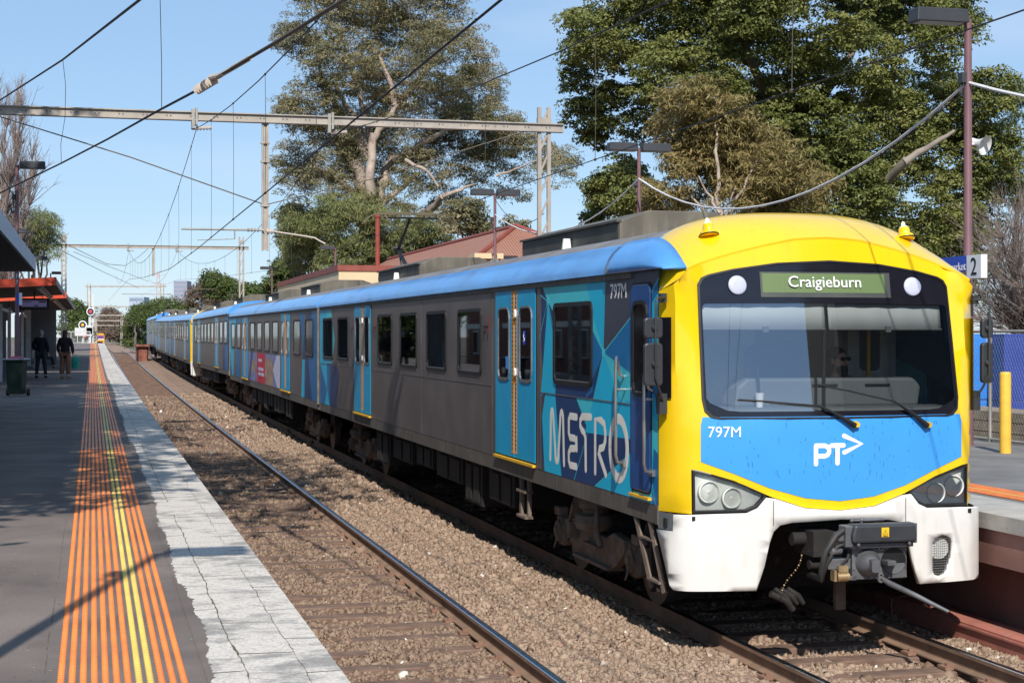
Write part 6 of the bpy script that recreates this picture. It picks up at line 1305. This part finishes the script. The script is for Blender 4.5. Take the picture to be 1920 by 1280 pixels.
def build_right():
    cream = mk('rendered_cream', (.70, .55, .34), .8, 0, .06, 1); redc = mk('red_brown_coping', (.27, .07, .05), .6, 0, .15, 2)
    # canopy building with cream parapet
    e = empty('station_building', (12, 64.4, 1.07), 'low station building with a cream parapet and red-brown coping', 'building')
    x0, x1, y0, y1 = 9.5, 15.5, 64.45, 86.4
    b = MB(); b.b2((10.3, y0+.6, 1.07), (x1-.3, y1-.4, 4.7)); b.build('wall', M['bricks'], e, world=True)
    b = MB(); b.b2((x0, y0, 4.55), (x1, y1, 5.33)); b.build('parapet', cream, e, world=True)
    b = MB(); b.b2((x0-.05, y0-.05, 5.32), (x1+.05, y1+.05, 5.55)); b.build('coping', redc, e, world=True)
    b = MB()
    for k in range(6): b.b2((x0-.01, y0+2+k*3.4, 1.6), (x0+.8, y0+2.1+k*3.4, 4.6))
    b.build('verandah_post', redc, e, world=True)
    # hipped roof building
    e = empty('station_house', (15, 53, 1.07), 'red brick station house with a rusty red hipped roof', 'building')
    ax, ay, az = 15.0, 57.5, 6.72
    ev, fy, ry = 11.6, 52.5, 84.0; ez = 4.75
    b = MB(); b.add([(ev, fy, ez), (2*ax-ev, fy, ez), (2*ax-ev, ry+4, ez), (ev, ry+4, ez), (ax, ay, az), (ax, ry, az)], [(0, 1, 4), (1, 2, 5, 4), (2, 3, 5), (3, 0, 4, 5), (3, 2, 1, 0)]); rf = b.build('roof', M['tiles'], e, world=True)
    b = MB(); b.tube([(ev, fy, ez+.03), (ax, ay, az+.03), (ax, ry, az+.03)], .09, 6); b.tube([(2*ax-ev, fy, ez+.03), (ax, ay, az+.03)], .09, 6); b.build('ridge_cap', redc, rf, world=True)
    b = MB(); b.b2((ev+.5, fy+.5, 1.07), (2*ax-ev-.5, ry+3, ez)); b.build('wall', M['bricks'], e, world=True)
    c = CP(912, 485, 55); b = MB(); b.b2((c.x-.42, c.y-.3, 4.2), (c.x+.42, c.y+.4, 5.32)); ch = b.build('chimney', M['bricks'], e, world=True); b = MB(); b.b2((c.x-.5, c.y-.38, 5.32), (c.x+.5, c.y+.48, 5.50)); b.build('chimney_cap', cream, ch, world=True)
    # red post
    c = CP(708, 405, 72); b = MB(); b.tube([(c.x, c.y, 1.07), (c.x, c.y, c.z)], .10, 10); b.ball((c.x, c.y, c.z), .14, 10); thing('red_pole', b, mk('pole_red', (.30, .06, .04), .5), 'tall plain red pole rising behind the cream parapet', 'pole')
    # bollard
    c = PZ(1885, 851, 1.07); b = MB(); b.lathe([(.078, 0), (.078, 1.10), (.074, 1.125), (.06, 1.14)], Matrix.Translation(c), 24); thing('bollard', b, mk('bollard_yellow', (.85, .50, .06), .5, 0, .1, 6, spots=(.35, .3, .2), sp_s=12, sp_t=.72), 'yellow steel bollard before the chain-link fence', 'bollard', smooth=40)
    # chain fence
    X = 13.35; e = empty('chain_fence', (X, 22, 1.07), 'galvanised chain-link fence along the back of the right platform', 'fence')
    b = MB()
    for y in np.arange(12, 45, 2.45): b.tube([(X, y+.55, 1.07), (X, y+.55, 2.80)], .028, 8)
    b.build('post', M['galvd'], e, world=True); b = MB(); b.tube([(X, 10, 2.78), (X, 45, 2.78)], .022, 8); b.tube([(X, 10, 1.13), (X, 45, 1.13)], .022, 8); b.build('rail', M['galvd'], e, world=True)
    b = MB(); y = 14.
    H = 1.62; 
    while y < 32:
        for s in (1, -1):
            a, c = (X-.004*s, y, 1.15), (X-.004*s, y+s*H*.62, 1.15+H); b.tube([a, c], .0026, 3, caps=False)
        y += .075
    b.build('mesh_wire', M['galvd'], e, world=True)
    # blue cabinets
    bm = mk('cabinet_blue', (.01, .24, .80), .45, 0, .06, 2); bd = mk('cabinet_dark_blue', (.015, .05, .32), .45, 0, .08, 2)
    for x0, x1, y0, mt, lb in ((1790, 1872, 27.5, bm, 'bright blue equipment cabinet with a door, behind the fence'), (1882, 1960, 26.5, bd, 'dark blue container beside the bright blue cabinet')):
        a, c = CP(x0, 626, y0+1.5), CP(x1, 752, y0+1.5); e = empty('equipment_cabinet', ((a.x+c.x)/2, (a.y+c.y)/2, c.z), lb, 'cabinet'); e.rotation_euler.z = -TH
        w = (Vector((a.x, a.y))-Vector((c.x, c.y))).length; h = a.z-c.z
        b = MB(); b.b2((-w/2, 0, 0), (w/2, 1.4, h)); b.b2((-w/2+.03, -.0, -.25), (w/2-.03, 1.3, 0)); b.build('cabinet_body', mt, e, bevel=.01)
        if mt is bm:
            b = MB(); b.b2((-w*.12, -.02, .04), (w*.42, -.001, h-.05)); d = b.build('cabinet_door', mt, e, bevel=.006); b = MB(); b.b2((w*.32, -.05, h*.42), (w*.345, -.02, h*.58)); b.build('handle', M['galvd'], d); b = MB(); b.b2((w*.22, -.026, h*.88), (w*.34, -.021, h*.95)); b.build('notice', M['text'], d)
    b = MB()
    for k in range(4): b.b2((13.9, 20, .85+k*.17), (14.0+k*.25, 33, 1.0+k*.17)); 
    thing('timber_edging', b, mk('timber_pale', (.33, .26, .18), .9, 0, .3, 4, streak=(.15, .11, .08, .6), st_s=(1, 1, 9)), 'low stepped timber edging behind the chain-link fence', 'edging')

def build_beyond():
    # unseen street side of the left platform, added to be mirrored in the carriage windows
    e = empty('terrace_house', (-16, 72, .5), 'long red brick house beyond the left platform, off the left edge', 'house')
    b = MB(); b.b2((-22, 46, .5), (-14, 104, 5.2)); b.build('wall', M['bricks'], e, world=True)
    b = MB(); b.b2((-14.03, 46, 3.2), (-13.95, 104, 3.5)); b.build('cream_band', M['cream'], e, world=True)
    b = MB(); b.add([(-13.4, 45.5, 5.2), (-22.6, 45.5, 5.2), (-22.6, 104.5, 5.2), (-13.4, 104.5, 5.2), (-18, 49, 7.4), (-18, 101, 7.4)], [(0, 1, 4), (1, 2, 5, 4), (2, 3, 5), (3, 0, 4, 5), (3, 2, 1, 0)]); b.build('roof', M['tiles'], e, world=True)
    for k in range(12):
        y = 48.5+k*4.7; b = MB(); b.b2((-13.98, y, 1.6), (-13.9, y+1.3, 3.1)); w = b.build('window', M['text'], e, world=True); b = MB(); b.b2((-13.9, y+.1, 1.7), (-13.88, y+1.2, 3.0)); b.build('pane', M['pane'], w, world=True)
    gm = leafmat('street_leaf', [(.03, .05, .015), (.08, .11, .03), (.13, .17, .05), (.17, .18, .07)], .6, .25, .2); bk = mk('street_bark', (.15, .12, .10), .9)
    for k, (x, y, z, r) in enumerate(((-13, 112, 6, 5), (-16, 122, 8, 6), (-15, 134, 6, 5), (-18, 146, 8, 7), (-17, 160, 7, 6), (-22, 174, 8, 7), (-24, 60, 9, 6), (-25, 78, 10, 7), (-24, 95, 9, 6))):
        bl = [((x+a*r*.6, y+c*r*.6, z+d*r*.5), r*.6, r*.6, r*.5) for a, c, d in ((0, 0, 0), (1, .2, 0), (-1, 0, 0), (0, 1, .2), (0, -1, -.2), (0, 0, 1), (.3, .3, -1))]
        tree('street_tree', ORD[k]+' leafy tree added unseen beyond the left platform, for darker window reflections', (x, y, .5), bl, gm, bk, 3500, .7, [((x, y, .5), (x, y, z), .2, .1)], 'unseen trees added for window reflections', aspect=.5, shell=.2, clump=.6, clump_n=12, seed=k+40, gap=.05)

def build_reflection_block():
    # unseen block added so the right half of the windscreen mirrors something dark
    e = empty('reflection_block', (34, -24, .5), 'tall dark block added unseen behind the photographer, to darken the windscreen reflection', 'building')
    b = MB(); b.b2((22.9, -30, .5), (50, -18, 24)); b.build('wall', mk('reflection_block_dark', (.045, .035, .03), .9, 0, .3, 1), e, world=True)
    b = MB(); b.b2((22.6, -30.3, 24), (50.3, -17.7, 24.5)); b.build('roof_edge', M['galvd'], e, world=True)
    for k in range(7):
        for r in range(5):
            x = 25+k*3.6; z = 3+r*4.1; b = MB(); b.b2((x, -18, z), (x+1.5, -17.93, z+1.7)); w = b.build('window', M['lampb'], e, world=True); b = MB(); b.b2((x+.08, -17.93, z+.08), (x+1.42, -17.91, z+1.62)); b.build('pane', M['pane'], w, world=True)
# ------------------------------------------------------------------ people
def skin(name, nodes, edges, mat, parent, sub=2, root=0):
    me = bpy.data.meshes.new(name); me.from_pydata([n[:3] for n in nodes], edges, []); o = bpy.data.objects.new(name, me); COL.objects.link(o)
    m = o.modifiers.new('s', 'SKIN'); m.use_smooth_shade = True
    for i, n in enumerate(nodes):
        r = n[3]; me.skin_vertices[0].data[i].radius = r if isinstance(r, tuple) else (r, r); me.skin_vertices[0].data[i].use_root = (i == root)
    s = o.modifiers.new('d', 'SUBSURF'); s.levels = sub; s.render_levels = sub
    bpy.context.view_layer.update(); nm = bpy.data.meshes.new_from_object(o.evaluated_get(bpy.context.evaluated_depsgraph_get()))
    bpy.data.objects.remove(o); bpy.data.meshes.remove(me); nm.name = name
    r = link(name, nm, mat, parent); nm.shade_smooth(); return r
SK = mk('skin_tone', (.58, .34, .25), .55, 0, .06, 9); 
def hand(nodes, edges, wi, d, side):
    """palm, five unequal curled fingers; d = direction of the hand, side = thumb direction"""
    w = Vector(nodes[wi][:3]); d = Vector(d).normalized(); sd = Vector(side).normalized(); nrm = d.cross(sd)
    p = w+d*.05; nodes.append((*p, .020)); edges.append((wi, len(nodes)-1)); pi = len(nodes)-1
    for k, (off, L) in enumerate(((.027, .065), (.010, .075), (-.008, .070), (-.025, .055))):
        a = w+d*.09+sd*off; b_ = a+d*L*.55+nrm*.008; c = b_+d*L*.35+nrm*.022; n0 = len(nodes)
        nodes += [(*a, .0105), (*b_, .0085), (*c, .007)]; edges += [(pi, n0), (n0, n0+1), (n0+1, n0+2)]
    a = w+d*.035+sd*.032; b_ = a+d*.03+sd*.014; n0 = len(nodes); nodes += [(*a, .011), (*b_, .0085), (*(b_+d*.022), .007)]; edges += [(pi, n0), (n0, n0+1), (n0+1, n0+2)]
def figure(label, loc, rz, J, hair, clothes, arms_out=False, head_yaw=0, hands=True, beard=None, glasses=False):
    """J: joint positions; faces +y locally before rotation"""
    e = empty('person', loc, label, 'person', rz=rz); n = []; ed = []
    def add(name, r, par=None): n.append((*J[name], r)); i = len(n)-1; (ed.append((par, i)) if par is not None else None); return i
    pe = add('pelvis', (.135, .10)); wa = add('waist', (.125, .09), pe); ch = add('chest', (.15, .105), wa); up = add('upper', (.12, .085), ch); ne = add('neck', .05, up); 
    h0 = Vector(J['head']); nodes_h = [(h0+Vector((0, .01, -.075)), (.052, .058)), (h0+Vector((0, .012, -.02)), (.070, .085)), (h0+Vector((0, 0, .045)), (.076, .095)), (h0+Vector((0, -.005, .095)), (.05, .065))]
    p = ne
    for v, r in nodes_h: n.append((*v, r)); ed.append((p, len(n)-1)); p = len(n)-1
    for s in 'lr':
        sh = add(s+'sh', .062, up); el = add(s+'el', .045, sh); wr = add(s+'wr', .028, el)
        if hands: d = Vector(J[s+'wr'])-Vector(J[s+'el']); hand(n, ed, wr, d, (0, 1, .1))
        hi = add(s+'hi', .088, pe); kn = add(s+'kn', .058, hi); an = add(s+'an', .038, kn); to = n.append((J[s+'an'][0]+(.02 if s == 'r' else -.02), J[s+'an'][1]+.13, J[s+'an'][2]-.045, .030)); ed.append((an, len(n)-1))
    body_ = skin('body', n, ed, SK, e)
    # face
    b = MB(); b.ball((h0.x, h0.y+.098, h0.z-.012), (.012, .018, .022), 8); b.ball((h0.x-.076, h0.y, h0.z-.005), (.012, .02, .032), 8); b.ball((h0.x+.076, h0.y, h0.z-.005), (.012, .02, .032), 8); b.build('nose_and_ears', SK, body_, smooth=60)
    b = MB(); b.b2((h0.x-.024, h0.y+.086, h0.z-.052), (h0.x+.024, h0.y+.094, h0.z-.044)); b.build('mouth', mk('lips', (.35, .12, .10), .5), body_, bevel=.002)
    b = MB()
    for s in (-1, 1): b.ball((h0.x+s*.032, h0.y+.083, h0.z+.018), (.013, .009, .008), 8)
    b.build('eyes', M['black'] if glasses else M['cream'], body_, smooth=60)
    if glasses:
        b = MB()
        for s in (-1, 1): b.prism(rrect(s*.034-.026, -.018, s*.034+.026, .018, .01), -.006, .002, Matrix.Translation((h0.x, h0.y+.099, h0.z+.018)) @ Matrix.Rotation(math.radians(90), 4, 'X')); b.bar((h0.x+s*.06, h0.y+.10, h0.z+.026), (h0.x+s*.078, h0.y, h0.z+.022), .006)
        b.bar((h0.x-.012, h0.y+.1, h0.z+.024), (h0.x+.012, h0.y+.1, h0.z+.024), .006); b.build('sunglasses', M['blackg'], e)
    hm = mk('hair_'+hair[0], hair[1], .7, 0, .3, 30, bump=.8, bs=90)
    b = MB()
    for c, r in hair[2]: b.ball((h0.x+c[0], h0.y+c[1], h0.z+c[2]), r, 14)
    b.build('hair', hm, e, smooth=70)
    if beard: 
        b = MB()
        for c, r in beard: b.ball((h0.x+c[0], h0.y+c[1], h0.z+c[2]), r, 12)
        b.build('beard', hm, e, smooth=70)
    for nm, nodes, edges, mat in clothes: skin(nm, nodes, edges, mat, e)
    return e
def standing(wide=1, lean=0):
    J = dict(pelvis=(0, 0, .93), waist=(0, .01, 1.06), chest=(0, 0, 1.22), upper=(0, -.01, 1.38), neck=(0, .0, 1.47), head=(0, .02, 1.60))
    for s, k in (('l', -1), ('r', 1)):
        J[s+'sh'] = (k*.175, -.01, 1.38); J[s+'el'] = (k*.245, -.02, 1.12); J[s+'wr'] = (k*.235, .08, .90); J[s+'hi'] = (k*.09, 0, .88); J[s+'kn'] = (k*.11*wide, .02, .48); J[s+'an'] = (k*.13*wide, -.01, .075)
    return J
def coat(J, r, low, flare=.17):
    n = [(*J['upper'], (.15, .11)), (*J['chest'], (.185, .135)), (*J['waist'], (.18, .135)), (*J['pelvis'], (.19, .14)), (0, 0, low, (flare, flare*.8)), (J['neck'][0], J['neck'][1], J['neck'][2]-.02, .075)]
    ed = [(0, 1), (1, 2), (2, 3), (3, 4), (0, 5)]
    for s in 'lr':
        k = len(n); w = Vector(J[s+'el']).lerp(Vector(J[s+'wr']), .92); n += [(*J[s+'sh'], .085), (*J[s+'el'], .07), (*w, .055)]; ed += [(0, k), (k, k+1), (k+1, k+2)]
    return n, ed
def trousers(J, r=.075, low=.10, rl=.06):
    n = [(*J['pelvis'], (.15, .115))]; ed = []
    for s in 'lr':
        k = len(n); a = Vector(J[s+'an']); n += [(*J[s+'hi'], r*1.28), (*J[s+'kn'], r), (a.x, a.y, max(a.z+.02, low), rl)]; ed += [(0, k), (k, k+1), (k+1, k+2)]
    return n, ed
def shoes(e, J, mat, h=.05):
    for s in 'lr':
        a = Vector(J[s+'an']); b = MB(); b.ball((a.x, a.y+.02, .05), (.05, .08, .05), 12); b.ball((a.x, a.y+.10, .04), (.048, .10, .038), 12); b.b2((a.x-.045, a.y-.06, 0), (a.x+.045, a.y+.18, .018)); b.build('shoe', mat, e, smooth=60)
def build_people():
    navy = mk('coat_navy', (.012, .013, .022), .85, 0, .2, 20); jean = mk('jeans_dark', (.03, .035, .06), .85, 0, .2, 20); blk = mk('coat_black', (.010, .010, .014), .85, 0, .2, 20); tan = mk('trousers_tan', (.20, .12, .07), .85, 0, .15, 14); boot = mk('boots_tan', (.30, .16, .08), .6)
    # man
    p = PZ(77, 708, 1.07+rise(64)); J = standing(1.25); J['lwr'] = (-.20, .16, 1.0); J['lel'] = (-.30, -.02, 1.15)
    e = figure('standing person with short grey hair, dark coat and dark jeans', tuple(p), -.25, J, ('grey', (.35, .34, .33), [((0, -.015, .045), (.088, .105, .085)), ((0, -.04, -.01), (.082, .075, .07))]), [('coat', *coat(J, 0, .72, .19), navy), ('trousers', *trousers(J, .08, .09, .062), jean)]); shoes(e, J, M['black'])
    # woman
    p = PZ(122, 709.5, 1.07+rise(63)); J = standing(.9); J['rwr'] = (.27, .03, .86); J['rel'] = (.26, -.02, 1.12)
    e = figure('standing person with long dark hair, black coat and tan trousers', tuple(p), -.2, J, ('brown', (.06, .03, .02), [((0, -.015, .045), (.092, .11, .09)), ((0, -.06, -.08), (.085, .06, .13)), ((-.05, -.05, -.14), (.04, .05, .08)), ((.05, -.05, -.14), (.04, .05, .08))]), [('coat', *coat(J, 0, .70, .20), blk), ('trousers', *trousers(J, .09, .14, .095), tan)]); shoes(e, J, boot)
    c = Vector(p)+Vector((.36, .02, 0)); b = MB(); n = 9
    prof = [(.02, .80), (.13, .74), (.155, .60), (.15, .42), (.12, .36), (.02, .35)]
    b.lathe([(r*.9, z) for r, z in prof], Matrix.Translation((c.x, c.y, c.z)) @ Matrix.Scale(.45, 4, (0, 1, 0)), 16); b.tube([(c.x-.07, c.y, c.z+.72), (c.x-.05, c.y, c.z+.84), (c.x, c.y, c.z+.86), (c.x+.05, c.y, c.z+.84), (c.x+.07, c.y, c.z+.72)], .010, 6)
    thing('shopping_bag', b, mk('bag_teal', (.005, .30, .22), .55, 0, .25, 6, bump=1, bs=9), 'teal shopping bag hanging from the right hand of the long-haired person', 'bag', smooth=50)
    # seated
    p = PZ(97, 690, 1.07+rise(78)); J = standing(1); off = -.5
    for k in J: J[k] = (J[k][0], J[k][1], J[k][2]-.45)
    for s, k in (('l', -1), ('r', 1)): J[s+'hi'] = (k*.09, .02, .47); J[s+'kn'] = (k*.12, .46, .50); J[s+'an'] = (k*.12, .55, .075); J[s+'wr'] = (k*.12, .30, .60); J[s+'el'] = (k*.24, .05, .72)
    e = figure('seated person in dark clothes on the shelter bench', tuple(p+Vector((-.45, 0, 0))), -1.4, J, ('dark', (.03, .02, .02), [((0, -.015, .045), (.088, .105, .085))]), [('jacket', *coat(J, 0, .44, .16), blk), ('trousers', *trousers(J, .08, .12, .055), jean)]); shoes(e, J, M['grey'])
    b = MB(); q_ = p+Vector((-.45, 0, 0)); b.b2((q_.x-.35, q_.y-1.2, q_.z+.36), (q_.x+.12, q_.y+1.2, q_.z+.41)); b.b2((q_.x-.38, q_.y-1.2, q_.z+.45), (q_.x-.34, q_.y+1.2, q_.z+.8))
    for y in (-1, 1): b.b2((q_.x-.3, q_.y+y-.03, q_.z), (q_.x+.05, q_.y+y+.03, q_.z+.36))
    thing('platform_bench', b, M['galvd'], 'metal bench inside the shelter under the seated person', 'bench')
    # driver
    h = CP(1567, 676, 15.35); z0 = h.z-1.05
    J = dict(pelvis=(0, 0, .34), waist=(0, .0, .48), chest=(0, 0, .66), upper=(0, 0, .82), neck=(0, .01, .92), head=(0, .03, 1.05))
    for s, k in (('l', -1), ('r', 1)): J[s+'sh'] = (k*.18, 0, .82); J[s+'el'] = (k*.26, .12, .58); J[s+'wr'] = (k*.20, .36, .60); J[s+'hi'] = (k*.1, .02, .30); J[s+'kn'] = (k*.12, .42, .36); J[s+'an'] = (k*.12, .48, -.05)
    dk = mk('uniform_navy', (.015, .02, .04), .85)
    figure('driver with long dark hair, beard and sunglasses seated in the cab', (h.x, h.y, z0), math.pi+.35, J, ('black', (.012, .010, .010), [((0, -.03, .05), (.095, .105, .085)), ((.07, -.06, -.04), (.045, .06, .12)), ((-.075, -.06, -.04), (.045, .06, .12)), ((0, -.09, -.05), (.09, .05, .14))]), [('jacket', *coat(J, 0, .30, .17), dk), ('trousers', *trousers(J, .08, .06, .06), dk)], beard=[((0, .055, -.085), (.062, .05, .05)), ((0, .07, -.12), (.045, .035, .05))], glasses=True)
    # cup on the dashboard
    c = CP(1424, 775, 14.75); b = MB(); c = Vector((c.x, c.y, 2.06)); b.lathe([(.030, 0), (.042, .125), (.044, .13)], Matrix.Translation(c), 20); b.mi = 1; b.tube([c+Vector((0, 0, .12)), c+Vector((-.01, 0, .26)), c+Vector((-.02, 0, .40))], .010, 8)
    thing('takeaway_cup', b, [M['text'], M['black']], 'white takeaway cup with a black straw on the cab dashboard', 'cup', smooth=40)
# ------------------------------------------------------------------ assemble
M['bricks'] = brickmat('red_brick', (.30, .09, .05), (.22, .06, .04), (.30, .25, .2))
def tiles():
    m, N, L, b = newmat('corrugated_roof_red'); tc = N.new('ShaderNodeTexCoord'); w = N.new('ShaderNodeTexWave'); w.inputs['Scale'].default_value = 3.0; w.bands_direction = 'X'; L.new(tc.outputs['Object'], w.inputs[0])
    n = N.new('ShaderNodeTexNoise'); n.inputs['Scale'].default_value = .8; n.inputs['Detail'].default_value = 5; L.new(tc.outputs['Object'], n.inputs[0]); cr = N.new('ShaderNodeValToRGB'); cr.color_ramp.elements[0].color = (.40, .17, .11, 1); cr.color_ramp.elements[1].color = (.50, .25, .17, 1); L.new(n.outputs[0], cr.inputs[0]); L.new(cr.outputs[0], b.inputs[0]); b.inputs['Roughness'].default_value = .6
    bn = N.new('ShaderNodeBump'); bn.inputs['Distance'].default_value = .05; L.new(w.outputs['Fac'], bn.inputs['Height']); L.new(bn.outputs[0], b.inputs['Normal']); return m
M['tiles'] = tiles()
build_ground(); build_tracks(); build_platforms(); build_train(); build_right(); build_left(); build_overhead(); build_lamps(); build_people()
pl = build_trees()
pl(.30, -5.5, 10.5, 9.2, 3.6, 'leafy tree overhanging the platform just behind the near canopy')
pl(.22, -5.8, 17.0, 13.2, 6.2, 'tall leafy tree behind the canopy roof, second from the photographer', 26000)
pl(.22, -8.6, 30.0, 15.2, 6.6, 'tallest leafy tree behind the canopy roof, third from the photographer', 26000)
pl(.30, -9.5, 50, 9.5, 4.0, 'leafy tree behind the first shelter, off the left edge')
build_reflection_block()
build_beyond()
